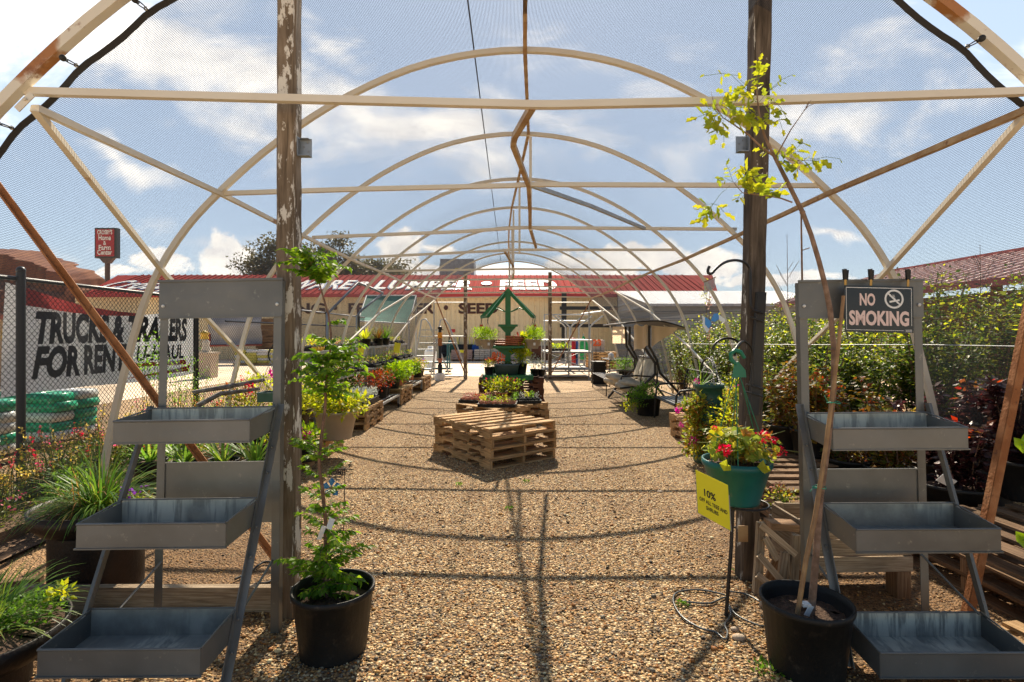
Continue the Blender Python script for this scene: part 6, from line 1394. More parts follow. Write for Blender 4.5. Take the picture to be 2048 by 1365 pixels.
Yt=17.9; t=thing('totem_pole','slim pole dressed with stacked pots, orange sleeve and black top beside the far left gate','ornament',(XP(880,Yt),Yt,0))
x=XP(880,Yt)
m=MB(); m.lathe([(.16,0),(.17,.2),(.13,.25)],(x,Yt,0),14); m.build('base_bucket',WHITE,t)
m=MB(); m.lathe([(.07,.22),(.08,.5),(.05,.55),(.05,1.75)],(x,Yt,0),10); m.build('pole',BLKM,t)
m=MB(); m.lathe([(.06,.60),(.09,.74),(.075,.74)],(x,Yt,0),14); m.build('clay_pot',TERRA,t)
m=MB(); m.lathe([(.075,1.40),(.08,1.42),(.08,1.58),(.06,1.6)],(x,Yt,0),14); m.build('orange_sleeve',plain('orange sleeve',(.8,.33,.01),.4),t)
m=MB(); m.lathe([(.07,1.15),(.075,1.38)],(x,Yt,0),12); m.build('brown_sleeve',RUST,t)
m=MB(); m.ball((x,Yt,1.74),.08,8,(1,1,.8)); m.box((x+.07,Yt,1.68),(.1,.05,.03)); m.build('top_cap',BLK,t)
# ------------------------------------------------------------------ right side: galvanised racks, pallets, tables
t=thing('nursery_rack','tall galvanised pipe rack with crossed braces beyond the far right post','rack',(XP(1135,19),19,0))
xa,xb=XP(1089,19),XP(1182,19); m=MB(); ya,yb=18.7,20.6
for (x,y) in((xa,ya),(xb,ya),(xa,yb),(xb,yb),((xa+xb)/2,ya)): m.tube([(x,y,.1),(x,y,1.35 if x>xa else 1.35)],.028,6)
for z in(.25,.9,1.32):
    for y in(ya,yb): m.tube([(xa,y,z),(xb,y,z)],.026,6)
    for x in(xa,xb): m.tube([(x,ya,z),(x,yb,z)],.024,6)
m.build('pipe_frame',GALV,t); m=MB()
for y in(ya,yb):
    m=MB(); m.tube([(xa,y,.25),(xb,y,.9)],.013,5); m.tube([(xa,y,.9),(xb,y,.25)],.013,5); m.tube([(xa,y,.3),((xa+xb)/2,y,.8)],.012,5); m.build('cross_brace',GALV,t)
m=MB(); 
for z in(.3,.93): m.box(((xa+xb)/2,(ya+yb)/2,z),(xb-xa,yb-ya,.02))
m.build('wire_shelf',plain('galvanised mesh',(.25,.26,.26),.6,.4),t)
m=MB()
for (x,y) in((xa,ya),(xb,ya),((xa+xb)/2,ya)): m.lathe([(.02,-.02),(.05,-.02),(.05,.02),(.02,.02)],(x,y,.06),10)
m.build('caster',BLKR,t)
t=thing('hoop_rack','galvanised frame with forked upright pipes behind the nursery rack','pipe frame',(XP(1140,23),23,0))
m=MB(); Yh=22.5
x0=XP(1089,Yh); m.tube([(x0,Yh,.0),(x0,Yh,ZP(630,Yh)),(XP(1178,Yh),Yh,ZP(630,Yh))],.04,6); m.tube([(x0,Yh+.6,ZP(642,Yh)),(XP(1180,Yh),Yh+.6,ZP(642,Yh))],.035,6)
for px,dx in((1133,-1),(1141,-1),(1143,1),(1160,1),(1182,1)):
    x=XP(px,Yh); m.tube([(x,Yh+.3,0),(x,Yh+.3,ZP(655,Yh)),(x+dx*.12,Yh+.3,ZP(648,Yh)),(x+dx*.55,Yh+.3,ZP(632,Yh))],.04,6)
m.tube([(XP(1165,Yh),Yh+.3,ZP(628,Yh)),(XP(1212,Yh),Yh+.3,ZP(622,Yh))],.035,6); m.build('pipe',GALV,t)
tray_of((XP(1122,18.9),19.2,.94),.7,.4,'black tray of yellow green plants on the galvanised rack at right','plant tray',[K(LF_YEL,.07,.2,20),K(LF_GREEN,.06,.2,20)])
t=thing('folded_parasol','closed green parasol standing beyond the rack','parasol',(XP(1167,27),27,0)); m=MB(); m.lathe([(.001,ZP(670,27)),(.1,ZP(678,27)),(.24,1.0),(.3,.3),(.1,.25)],(XP(1167,27),27,0),9,smooth=False); m.build('canopy',plain('parasol green',(.01,.30,.08),.6),t); m=MB(); m.tube([(XP(1167,27),27,0),(XP(1167,27),27,ZP(668,27))],.03,6); m.build('pole',GALV,t)
m=MB(); m.lathe([(.14,0),(.14,ZP(677,27)),(.001,ZP(676,27))],(XP(1146,27),27,0),10); tag(m.build('red_bundle',plain('red plastic roll',(.5,.02,.02),.4)),'upright red roll beyond the rack, left of the green parasol','roll')
m=MB(); m.lathe([(.12,0),(.12,ZP(682,27)),(.001,ZP(681,27))],(XP(1153,27),27.3,0),10); tag(m.build('blue_bundle',plain('blue plastic roll',(.02,.06,.3),.4)),'upright dark blue roll between the red roll and green parasol','roll')
t=wrapped(1180,1206,680,702,'stack of pale wrapped goods marked in orange on the far right pallets',(.45,.42,.40),25); m=MB(); put_text(m,'723',.28,MX((XP(1190,24.4),24.42,ZP(692,24.4)),(1,0,0),(0,0,1)),bold=.04); m.build('price_mark',MATS['orange marker'],t)
for k in range(6): pallet((XP(1204,24),24.2-.0*k,.125*k),rnd.uniform(-.03,.03),'wooden pallet, %s one of the tall stack at far right beyond the tunnel'%(ORD[k] if k<5 else 'top'),'far right pallet stack')
# black crate, low tables
m=MB(); c=PX(1199,749,17.0); x0,x1=XP(1186,16.6),XP(1212,16.6)
for z in (.05,.2,.35,.5,.64): m.box(((x0+x1)/2,16.8,z),(x1-x0,.5,.11))
m.box(((x0+x1)/2,16.8,.34),(x1-x0-.04,.44,.66)); tag(m.build('black_crate',BLK),'stacked black crates at the foot of the rack, behind the low black tables','crate')
def metal_table(x0,x1,y0,y1,h,label):
    t=thing('metal_table',label,'table',((x0+x1)/2,(y0+y1)/2,0),'black metal tables'); m=MB()
    for k in range(12): x=x0+(x1-x0)*k/11; m.box((x,(y0+y1)/2,h),(.03,y1-y0,.01))
    m.box(((x0+x1)/2,y0,h-.012),(x1-x0+.03,.03,.03)); m.box(((x0+x1)/2,y1,h-.012),(x1-x0+.03,.03,.03)); m.build('table_top',plain('grey black mesh top',(.09,.09,.095),.4,.4),t)
    for x in(x0,x1):
        for y in(y0,y1): m=MB(); m.tube([(x,y,0),(x,y,h-.02)],.014,6); m.build('leg',BLKM,t)
metal_table(XP(1192,15.0),XP(1192,15.0)+.75,13.4,15.6,.42,'low black metal table left of the swing seat')
metal_table(XP(1222,15.6),XP(1222,15.6)+1.0,15.8,17.2,.78,'taller black metal table behind the low one near the rack')
bushy('potted_shrub','round bright green bush on the low table behind the swing','potted plant',(XP(1248,14.6),14.6,.43),.16,.13,.14,BLK,[(0,0,.14,.34,.3,.2,800,.045,LF_GREEN)])
m=MB(); m.ball((XP(1222,16.2),16.2,.88),.09,6,(1,1,1.2)); tag(m.build('ornament',WHITE),'small white ornament on the taller black table','ornament')
# swing seat
t=thing('swing_seat','garden swing seat with beige cushions and a sagging canopy on dark curved posts','swing seat',(2.9,12,0))
SB=plain('dark bronze steel',(.045,.038,.034),.4,.4); BG=plain('beige cushion',(.74,.67,.54),.9,0,(.5,.44,.34),5,bump=.3)
m=MB()
for Y in(11.1,12.9):
    xf=2.36; 
    m.tube([(xf-.02,Y-.02,.02),(xf+.25,Y,.35),(xf+.62,Y,.72),(xf+.62,Y,.95),(xf+.42,Y,1.25),(xf+.40,Y,1.72)],.028,8)
    m.tube([(xf+1.35,Y,.02),(xf+1.05,Y,.40),(xf+.72,Y,.75),(xf+.66,Y,1.0),(xf+.50,Y,1.3),(xf+.50,Y,1.72)],.027,8)
m.tube([(2.46,11.1,.2),(2.46,12.9,.2)],.02,6); m.tube([(3.6,11.1,.2),(3.6,12.9,.2)],.02,6); m.build('frame',SB,t)
m=MB(); 
m.grid(lambda u,v:Vector((2.26+1.35*u,10.95+2.1*v,1.77+.0*v+.06*math.sin(PI*u)-.16*max(0,u-.55)**1.2*1.6)),16,10); m.build('canopy_top',plain('dark canopy fabric',(.16,.14,.12),.8),t); m=MB(); m.grid(lambda u,v:Vector((2.26+1.35*u,10.95+2.1*v,1.735+.06*math.sin(PI*u)-.16*max(0,u-.55)**1.2*1.6)),16,10)
m.tube([(2.26+1.35*u,10.95,1.755+.06*math.sin(PI*u)-.16*max(0,u-.55)**1.2*1.6) for u in [k/10 for k in range(11)]],.014,6); m.tube([(2.26,10.95,1.755),(2.26,13.05,1.755)],.016,6); m.build('canopy_rim',SB,t)
m=MB(); 
m.grid(lambda u,v:Vector((2.52+.30*u,10.98+.05*math.sin(u*8),1.72-v*(.52-.10*u)+.02*math.sin(u*9))),8,8)
m.build('canopy_flap',leafmat('beige canopy lining',[(.60,.50,.34),(.60,.50,.34),(.60,.50,.34)],.6,.9),t); m=MB()
m.grid(lambda u,v:Vector((2.88+.52*u,11.0+.06*math.sin(u*6),1.72-.05*u-v*(.42*(1-u)**1.0*(1.0)+.03)+.0)),10,8)
m.build('canopy_flap',MATS['beige canopy lining'],t); m=MB()
m.grid(lambda u,v:Vector((2.45+.3*u,12.9,1.72-v*.4)),4,4); m.build('canopy_flap',plain('beige canopy lining',(.58,.50,.38),.85,0,(.5,.42,.3),3),t)
m=MB()
for k in range(4): 
    y0=11.35+k*.42
    def cu(u,v,y0=y0): a=2*PI*u; q=PI*(v-.5); return Vector((2.62+.36*math.cos(q)**.5*math.cos(a) if abs(q)<PI/2-.01 else 2.62,y0+.2*math.sin(a)*abs(math.cos(q))**.5,.50+.065*math.sin(q)-.04*math.cos(a)))
    m.grid(cu,14,8)
    def cb(u,v,y0=y0): a=2*PI*u; q=PI*(v-.5); s=abs(math.cos(q))**.5; return Vector((3.02+.065*math.cos(a)*s+.20*math.sin(q)*.5,y0+.2*math.sin(a)*s,.78+.27*math.sin(q)))
    m.grid(cb,14,8)
for (c,r,l) in(((2.35,11.55,.60),.075,.35),((2.33,11.9,.47),.07,.3),((2.42,11.3,.42),.085,.25)):
    def cu(u,v,c=c,r=r,l=l): a=2*PI*u; q=PI*(v-.5); s=abs(math.cos(q))**.5; return Vector((c[0]+l*math.sin(q)*.9,c[1]+r*math.cos(a)*s,c[2]+r*math.sin(a)*s-.06*math.sin(q)))
    m.grid(cu,12,10)
m.build('cushions',BG,t)
m=MB(); 
for Y in(11.2,12.8): m.tube([(2.3,Y,.60),(2.32,Y,.66),(2.6,Y,.68),(2.95,Y,.66),(3.05,Y,.5),(2.3,Y,.42)],.02,6)
for Y in(11.2,12.8): m.tube([(2.7,Y,.5),(2.85,Y,1.7)],.008,4)
m.tube([(2.3,11.2,.42),(2.3,12.8,.42)],.02,6); m.tube([(3.05,11.2,1.02),(3.05,12.8,1.02)],.02,6); m.tube([(3.05,11.2,.5),(3.05,11.2,1.02)],.02,6); m.build('seat_frame',SB,t)
# pots below and before the swing
bushy('potted_vine','trailing bright green plant spilling from a black pot before the swing','potted plant',(XP(1296,10.3),10.3,0),.24,.2,.34,BLK,[(0,0,.12,.3,.28,.2,420,.055,LF_GREEN),(-.2,-.15,.0,.28,.22,.18,360,.05,LF_GREEN),(-.38,-.2,-.14,.16,.16,.12,120,.045,LF_YEL)])
m=MB(); m.lathe([(.20,0),(.24,.3),(.25,.3),(.24,.34)],(2.85,12.2,0),16); tag(m.build('empty_pot',BLK),'black nursery pot sitting under the swing cushions','pot')
t=thing('metal_bench','black slatted metal bench with curved armrest between swing and strawberry tower','bench',(2.9,9.6,0))
m=MB()
for k in range(6): m.box((2.72+k*.085,9.35,.40),(.06,1.2,.012))
m.build('seat',plain('grey slats',(.12,.12,.125),.35,.4),t); m=MB()
for Y in(9.95,8.75): m.tube([(2.66,Y,.0),(2.68,Y,.35),(2.70,Y,.55),(2.76,Y,.62),(2.95,Y,.64),(3.2,Y,.63),(3.28,Y,.9)],.018,7); m.tube([(3.2,Y,0),(3.22,Y,.63)],.018,6)
m.tube([(2.66,8.75,.39),(2.66,9.95,.39)],.016,6); m.tube([(3.28,8.75,.9),(3.28,9.95,.9)],.016,6); m.build('frame',BLKM,t); m=MB()
for k in range(7): m.tube([(3.2,8.85+k*.17,.42),(3.28,8.85+k*.17,.9)],.008,5)
m.build('backrest',BLKM,t)
m=MB(); 
q=[Vector((3.3,9.0,.72))+Vector((0,.42*math.cos(a),.42*math.sin(a))) for a in [k*PI/12 for k in range(13)]]; m.tube(q,.015,6)
q=[Vector((3.3,9.0,.72))+Vector((0,.25*math.cos(a),.25*math.sin(a))) for a in [k*PI/12 for k in range(13)]]; m.tube(q,.012,6); tag(m.build('wheel_arch',BLKM),'arched black iron ornament behind the bench','ornament')
# pallets and strawberry tower on the right
stack(3.0,7.6,R(92),3,'at right beside the strawberry tower','pallets of the right row',L=1.3,Wd=1.1)
tx,ty=XP(1418,6.55),6.55
t=thing('strawberry_tower','tall green pocket planter tower with chains, petunias spilling from its pockets','planter',(tx,ty,0))
zt_,zb_=ZP(768,ty),ZP(905,ty); m=MB(); m.lathe([(.18,0),(.2,.16),(.165,.165),(.155,.2)]+[(.155+.012*(k%2),.2+k*.1) for k in range(1,7)]+[(.15,zt_-.06),(.175,zt_-.05),(.18,zt_),(.165,zt_),(.15,zt_-.05)],(tx,ty,0),20)
for k in range(9):
    a=R(200+ (k%3)*55+(k//3)*27); z=.32+(k//3)*.2; c=Vector((tx+.16*math.cos(a),ty+.16*math.sin(a),z)); m.lathe([(.02,-.05),(.055,0),(.06,.03),(.05,.03)],c,9)
m.build('tower_body',DGREEN,t)
m=MB()
tpx=PX(1424,712,6.3)
for a in(160,270,20): 
    p=Vector((tx+.17*math.cos(R(a)),ty+.17*math.sin(R(a)),zt_)); n=22
    for k in range(n): c=p.lerp(tpx,k/n); d=(tpx-p)/n*.62; m.tube([c+Vector((.008*(k%2),.008*(1-k%2),0)),c+d*.5+Vector((.012*(k%2),.012*(1-k%2),0)),c+d+Vector((.008*(k%2),.008*(1-k%2),0)),c+d*.5-Vector((.012*(k%2),.012*(1-k%2),0))],.0035,4,closed=True)
m.build('chain',GALV,t)
cl=[]
for dx,dy,dz,r,n in((-.16,-.12,.72,.13,150),(-.20,-.1,.56,.11,120),(-.19,-.12,.4,.14,170),(-.2,-.12,.24,.15,200),(.16,-.1,.65,.12,150),(.2,-.05,.5,.12,150),(.2,-.08,.32,.13,160),(0,-.17,.28,.11,110),(-.03,-.15,.5,.08,50),(.1,.1,.75,.15,100),(-.28,-.05,.66,.1,70)): cl.append(clump((tx+dx,ty+dy,dz),(r*1.1,r*1.1,r),n*2,rise=.1))
P,D=many(cl); h=len(P)//3; idx=rng.permutation(len(P))
leaves(P[idx[:2*h]],D[idx[:2*h]],rng.uniform(.035,.07,2*h),.036,'foliage',LF_GER,t); leaves(P[idx[2*h:]],D[idx[2*h:]],rng.uniform(.03,.05,len(P)-2*h),.024,'autumn_foliage',LF_AUT,t)
for px,py,r in((1357,820,.045),(1362,851,.03),(1386,881,.045),(1394,762,.03)): flowerhead(PX(px,py,6.3),r,46,PT_MAG,t)
blades('spiky_blades',LF_BLADE,t,(tx-.1,ty,zt_-.02),26,.42,.008,spread=1.0,droop=.4,r0=.06)
# ------------------------------------------------------------------ nursery stock and crates on the right
stack(2.62,4.75,R(90),3,'behind the right wooden post','pallets behind the right post',WOODD,L=1.25,Wd=1.05)
stack(3.35,3.25,R(4),3,'at the right edge behind the metal stand','pallets at the right edge',WOODD,L=1.3,Wd=1.1)
pallet((2.95,2.25,0.004),R(10),'sunlit pallet lying on the ground at the right corner','pallets at the right edge',WOOD)
pallet((3.6,4.75,0.0),R(90),'dark pallet on the ground under the purple leaved pots','pallets under the dark pots',WOODD,L=1.25,Wd=1.05)
pallet((3.6,6.1,0.0),R(90),'second dark pallet on the ground under the farther dark pots','pallets under the dark pots',WOODD,L=1.25,Wd=1.05)
def crate(c,L,Wd,H,rot,label,name='wooden_crate'):
    t=thing(name,label,'crate',c,None,rot); kw=dict(world=False)
    for s in(-1,1):
        m=MB(); 
        for k in range(3): m.box((0,s*Wd/2,H*(k+.5)/3),(L,.016,H/3-.012))
        m.build('side_boards',WOODG,t,**kw)
        m=MB()
        for k in range(3): m.box((s*(L/2+.0),0,H*(k+.5)/3),(.016,Wd-.02,H/3-.012))
        m.build('end_boards',WOODG,t,**kw)
    for x in(-1,1):
        for y in(-1,1): m=MB(); m.box((x*(L/2-.03),y*(Wd/2-.026),H/2),(.04,.036,H+.02)); m.build('corner_post',WOODG,t,**kw)
    m=MB(); m.box((0,0,.02),(L-.04,Wd-.04,.015)); m.build('base_boards',WOODD,t,**kw); return t
crate((2.02,3.32,.16),.64,.36,.30,R(2),'long weathered timber box behind the right metal stand')
for x_,w_ in((1.75,'left'),(2.3,'right')): m=MB(); m.box((x_,3.2,.08),(.08,.1,.16)); tag(m.build('support_block',WOODD),'dark timber block under the %s end of the long weathered box'%w_,'timber')
t=thing('lattice_gate','small weathered lattice panel leaning beside the right metal stand','trellis',tuple(GR(1560,1170)))
def pb(a,b,w=.045,d=.02): m.beam(a,b,w,d,up=(0,1,0))
m=MB(); Yl=3.05
for (x0,y0,x1,y1) in((1522,1045,1514,1185),(1592,1070,1584,1210),(1570,1105,1560,1190)): pb(PX(x0,y0,Yl),PX(x1,y1,Yl),.045,.03)
m.build('upright',WOODG,t); m=MB()
for (x0,y0,x1,y1) in((1522,1050,1592,1110),(1518,1110,1578,1180),(1515,1150,1570,1195),(1530,1075,1555,1120)): pb(PX(x0,y0,Yl-.03),PX(x1,y1,Yl-.03),.035,.012)
m.build('slat',WOODG,t); m=MB(); pb(PX(1535,1048,Yl+.12),PX(1590,1052,Yl+.12),.04,.1); m.build('back_board',WOODD,t); m=MB(); pb(PX(1540,1130,Yl+.1),PX(1585,1150,Yl+.1),.16,.012); m.build('back_board',WOODD,t)
m=MB(); m.beam(GR(1553,1120)+Vector((0,0,0)),GR(1553,1120)+Vector((0,0,.30)),.07); tag(m.build('short_stake',POSTW2),'short grey wooden stake between the right post and the lattice','stake')
bushy('potted_geranium','small geranium with orange tinted leaves in a black pot, left of the right stand','potted plant',(XP(1566,3.95),3.95,.13),.09,.07,.15,BLK,[(0,0,.08,.13,.11,.09,190,.03,LF_GER),(-.03,0,.15,.06,.05,.04,40,.03,LF_PINK)])
# ninebark shrubs in big black pots
def potted_shrub(x,y,z,R_,h,H,W_,mat,label,n=500,ll=.05,group=None,mat2=None,stemmat=None,pot=True):
    c=(x,y,z); t=thing('potted_shrub',label,'shrub',c,group)
    if pot: pot_mb(c,R_,R_*.8,h,rim=.013,n=24).build('pot',BLK,t); soil_mb(c,R_*.92,h*.84).build('soil',SOIL,t)
    m=MB(); P=[];D=[]
    ns=int(7+W_*10)
    per=max(8,int(n/ns))
    for k in range(ns):
        a=rng.uniform(0,2*PI); rr=W_*rng.uniform(.15,1)*.9; top=np.array([x+rr*math.cos(a),y+rr*math.sin(a)*.8,z+h+H*rng.uniform(.55,1.0)*(1-.18*rr/W_)]); b=np.array([x+rng.normal()*R_*.25,y+rng.normal()*R_*.25,z+h*.8]); mid=b*.45+top*.55+np.array([rng.normal()*.04,rng.normal()*.04,-.03])
        q=[b,mid,top]; m.tube([Vector(v) for v in q],[.006,.0045,.002],5)
        for j in range(per):
            u=rng.random()**.8; p=b*(1-u)**2+2*u*(1-u)*mid+u*u*top; dr=norm(rng.normal(size=(1,3)))[0]; dr[2]=dr[2]*.5+.15; P.append(p+dr*W_*.22*rng.random()*(1.2-u*.5)); D.append(dr+np.array([0,0,-.1]))
    m.build('stem',stemmat or BARK,t); P=np.array(P);D=np.array(D); ls=rng.uniform(ll*.6,ll*1.25,len(P))
    if mat2 is None: leaves(P,D,ls,ls*.62,'foliage',mat,t)
    else:
        k=P[:,2]>z+h+H*.62; k2=k&(rng.random(len(P))<.25); leaves(P[~k2],D[~k2],ls[~k2],ls[~k2]*.62,'foliage',mat,t); leaves(P[k2],D[k2],ls[k2],ls[k2]*.62,'young_foliage',mat2,t)
    return t
g_='dark leaved potted shrubs on the right'
potted_shrub(XP(1908,4.1)+.0,4.1,.12,.24,.30,.55,.38,LF_PURP,'purple leaved shrub in the wide black pot with a white tag',1100,.065,g_,LF_RED)
potted_shrub(XP(1975,4.6),4.6,.12,.2,.28,.95,.42,LF_PURP,'tall purple leaved shrub with a red shoot before the mesh, behind the rusty brace',1900,.07,g_,LF_RED)
potted_shrub(XP(2052,3.9),3.9,.36,.2,.28,.75,.36,LF_PURP,'purple leaved shrub cut by the right picture edge',1300,.07,g_)
potted_shrub(XP(1860,4.9),4.9,.12,.2,.28,.72,.4,LF_PURP,'dark shrub with drooping leaves just right of the right stand upright',1500,.07,g_)
potted_shrub(XP(1780,4.7),4.7,.12,.2,.28,.62,.4,LF_AUT,'autumn orange leaved shrub behind the top tray of the right stand',1100,.055,g_)
potted_shrub(XP(1700,5.0),5.0,.12,.2,.28,.80,.42,LF_AUT,'autumn tinted shrub seen between the uprights of the right stand, left part',1400,.055,g_,LF_RED)
potted_shrub(XP(1625,5.3),5.3,.36,.2,.26,.65,.4,LF_AUT,'brown tinted shrub left of the right stand',1200,.055,g_,LF_RED)
potted_shrub(XP(1570,5.6),5.6,.36,.2,.26,.75,.42,LF_AUT,'yellow and brown leaved shrub beside the right wooden post',1300,.055,g_)
potted_shrub(XP(1760,6.2),6.2,.12,.2,.28,1.25,.5,LF_SHRUB,'dense dark green shrub in the middle of the right stand opening',2200,.055,g_)
potted_shrub(XP(1640,6.9),6.9,.12,.2,.28,1.35,.5,LF_SHRUB,'green shrub with yellow leaves behind the sapling stem',2200,.055,g_)
m=MB(); c=PX(1893,962,3.85); m.box(c,(.10,.003,.07),(.5,.5,-.2)); tag(m.build('plant_label',WHITE),'white plant label resting in the wide black pot','label')
for i,(px,Y,H,mt) in enumerate(((1560,8.6,1.7,LF_SHRUB),(1500,9.4,1.55,LF_SHRUB),(1440,10.3,1.35,LF_SHRUB),(1405,11.6,1.45,LF_SHRUB))):
    potted_shrub(XP(px,Y),Y,0,.22,.3,H,.55,mt,('green shrub with thin tall shoots behind the right wooden post','loose green shrub behind the strawberry tower, right part','loose green shrub behind the strawberry tower, left part','green shrub against the grey shed behind the swing')[i],2200,.06,'green shrubs in the right row')
# tall shrubs outside the mesh: growing hedge row
def hedge(x,y,H,W_,label,n,seed):
    t=thing('hedge_shrub',label,'shrub',(x,y,0),'hedge shrubs outside the right side of the tunnel'); m=MB(); P=[];D=[]
    ns=26
    for k in range(ns):
        a=rng.uniform(0,2*PI); rr=W_*rng.uniform(.1,1); top=np.array([x+rr*math.cos(a),y+rr*math.sin(a),H*rng.uniform(.55,1.03)]); b=np.array([x+rng.normal()*.1,y+rng.normal()*.1,.05]); mid=b*.4+top*.6+np.array([rng.normal()*.08,rng.normal()*.08,-.05]); m.tube([Vector(v) for v in(b,mid,top)],[.012,.008,.003],5)
        per=n//ns; u=rng.random(per)**.7; p=b[None]*((1-u)**2)[:,None]+mid[None]*(2*u*(1-u))[:,None]+top[None]*(u*u)[:,None]; dr=norm(rng.normal(size=(per,3))); dr[:,2]=dr[:,2]*.6+.2
        P.append(p+dr*(W_*.3*rng.random(per))[:,None]); D.append(dr)
    m.build('stem',BARK,t); P=np.concatenate(P);D=np.concatenate(D); ls=rng.uniform(.035,.07,len(P)); y_=(P[:,2]>H*.7)&(rng.random(len(P))<.16)
    leaves(P[~y_],D[~y_],ls[~y_],ls[~y_]*.55,'foliage',LF_SHRUB,t); leaves(P[y_],D[y_],ls[y_],ls[y_]*.55,'yellow_new_leaves',LF_YEL,t)  # yellow leaves scattered through the top of each shrub
hs=[(4.1,6.6,1.7),(4.15,8.0,1.75),(4.1,9.9,1.7),(4.2,11.6,1.65),(4.75,4.3,1.85),(5.6,5.3,2.25),(4.7,6.0,2.1),(5.5,6.9,2.25),(4.65,7.5,2.05),(5.5,8.4,2.2),(4.6,9.1,2.0),(5.4,9.9,2.15),(4.55,10.7,1.95),(5.3,11.6,2.1),(4.5,12.4,1.9),(5.3,13.3,2.0),(4.5,14.2,1.8),(6.9,6.2,2.3),(7.2,8.0,2.35),(6.6,4.6,2.1),(5.0,15.8,1.8),(6.6,10.5,2.2),(6.4,13.0,2.1)]
for i,(x,y,H) in enumerate(hs): hedge(x,y,H,.62,'leafy green and yellow shrub of the hedge row outside the right mesh wall',5200 if y<9 else 3000,i)
# bare thin saplings rising over the hedge
for i,(px,pt,Y,lab) in enumerate(((1602,413,4.4,'thin bare brown sapling stem with cut twigs rising behind the right stand'),(1574,470,9.2,'bare twiggy sapling against the sky right of the right wooden post'),(1960,490,8.2,'dark bare twig rising before the red barn roof'),(1412,560,12.2,'thin young sapling with yellow leaves left of the wind chime'))):
    x=XP(px,Y); t=thing('bare_sapling',lab,'sapling',(x,Y,0)); m=MB(); zt2=ZP(pt,Y); m.tube([(x,Y,0),(x+.02,Y,zt2*.5),(x,Y,zt2)],[.012,.01,.006] if i==0 else [.012,.008,.003],6)
    for k in range(3 if i==0 else 9): z=zt2*(.62+.12*k if i==0 else rng.uniform(.5,.95)); s=-1 if k%2 else 1; l=.10 if i==0 else rng.uniform(.1,.35); m.tube([(x,Y,z),(x+s*l*.6,Y-.02,z+l*(.2 if i==0 else 1.0))],.004,4)
    m.build('stem',BARK2 if i==0 else BARK,t)
    if i==3: P,D=clump((x,Y,zt2-.4),(.12,.12,.4),60); leaves(P,D,.05,.03,'foliage',LF_YEL,t)
# wire along the right side
m=MB(); m.tube([PX(1360,688,9.0),PX(1600,690,5.6),PX(1850,690,4.2),PX(2080,694,3.4)],.004,5); tag(m.build('guide_wire',GALV),'thin grey wire stretched along the shrubs at the right','wire')
# lime leaves poking in at the right edge
for (px,py,Y,lab) in((2042,890,2.3,'lime green vine leaves poking in at the right edge, upper pair'),(2046,1080,2.2,'lime green vine leaves poking in at the right edge, lower pair')):
    c=PX(px,py,Y); t=thing('vine_sprig',lab,'vine leaves',tuple(c)); P=np.array([c[:],(c+Vector((.035,0,.02)))[:],(c+Vector((.07,.01,-.03)))[:]]); disc_leaves(P,np.array([[0,-1,.1],[.2,-1,.3],[0,-1,0]]),np.array([.032,.03,.035]),'leaf',LF_FERN,t); m=MB(); m.tube([c,c+Vector((.08,0,-.03)),c+Vector((.25,0,-.02))],.002,4); m.build('stem',LEAF_STEM,t)
# ------------------------------------------------------------------ flower bed along the left fence
def snap(x,y,H,label,fm,n=5):
    t=thing('snapdragon',label,'flowering plant',(x,y,.03),'snapdragons in the left flower bed')
    m=MB(); P=[];D=[];FP=[];FD=[];SP_=[];SD=[]
    for k in range(n):
        a=rng.uniform(0,2*PI); e=np.array([x+.16*math.cos(a)*rng.random(),y+.16*math.sin(a)*rng.random(),H*rng.uniform(.7,1.05)]); b=np.array([x+rng.normal()*.04,y+rng.normal()*.04,.03]); m.tube([Vector(b),Vector(e)],.0035,4)
        for j in range(60): u=rng.random()*.75; p=b+(e-b)*u; d=norm(rng.normal(size=(1,3)))[0]; P.append(p+d*.03); D.append(d+np.array([0,0,.4]))
        for j in range(20): u=.62+.38*rng.random(); p=b+(e-b)*u; d=norm(rng.normal(size=(1,3)))[0]; d[2]=abs(d[2])*.5; SP_.append(p); SD.append(d)
        if rng.random()<.7:
            for j in range(9): u=.82+.18*rng.random(); p=b+(e-b)*u; d=norm(rng.normal(size=(1,3)))[0]; FP.append(p+d*.008); FD.append(d)
    m.build('stem',LEAF_STEM,t); leaves(P,D,rng.uniform(.03,.055,len(P)),.012,'foliage',LF_SHRUB,t); leaves(SP_,SD,.018,.012,'seed_pods',PT_SPIKE,t)
    if FP: leaves(FP,FD,.022,.02,'petals',fm,t)
k=0
for i in range(60):
    y=3.15+ (i%30)*.18+rng.uniform(-.06,.06); x=-4.42+.34*(i//30)+rng.uniform(-.1,.12); H=(.70 if y>4.1 else .5)*rng.uniform(.8,1.2)*(1.0 if i<30 else .75)
    snap(x,y,H,'tangled snapdragon with yellow and red flowers and brown seed spikes in the left bed',[PT_YEL,PT_RED,PT_YEL,PT_PNK][i%4] if y>4.2 else PT_PNK,6)
P,D=clump((-4.05,3.75,.16),(.5,.9,.12),1500,rise=.5,low=-.1); o=leaves(P,D,.03,.014,'ground_cover',LF_SHRUB,None); o['kind']='stuff'; o['label']='low green ground cover of the left flower bed'
P,D=clump((-4.0,3.7,.27),(.5,.8,.05),110,rise=.5); t=thing('dianthus','low pinkish red dianthus flowers at the front of the left bed','flowering plant',(-4.0,3.7,.05)); leaves(P,D,.026,.024,'petals',PT_PNK,t)
P,D=clump((-4.0,3.7,.2),(.5,.8,.1),900,rise=.8); leaves(P,D,.04,.007,'foliage',LF_SHRUB,t)
m=MB(); m.box((-3.64,5.3,.075),(.05,4.9,.13)); tag(m.build('bed_edging',WOODD),'long dark board edging the left flower bed','board')
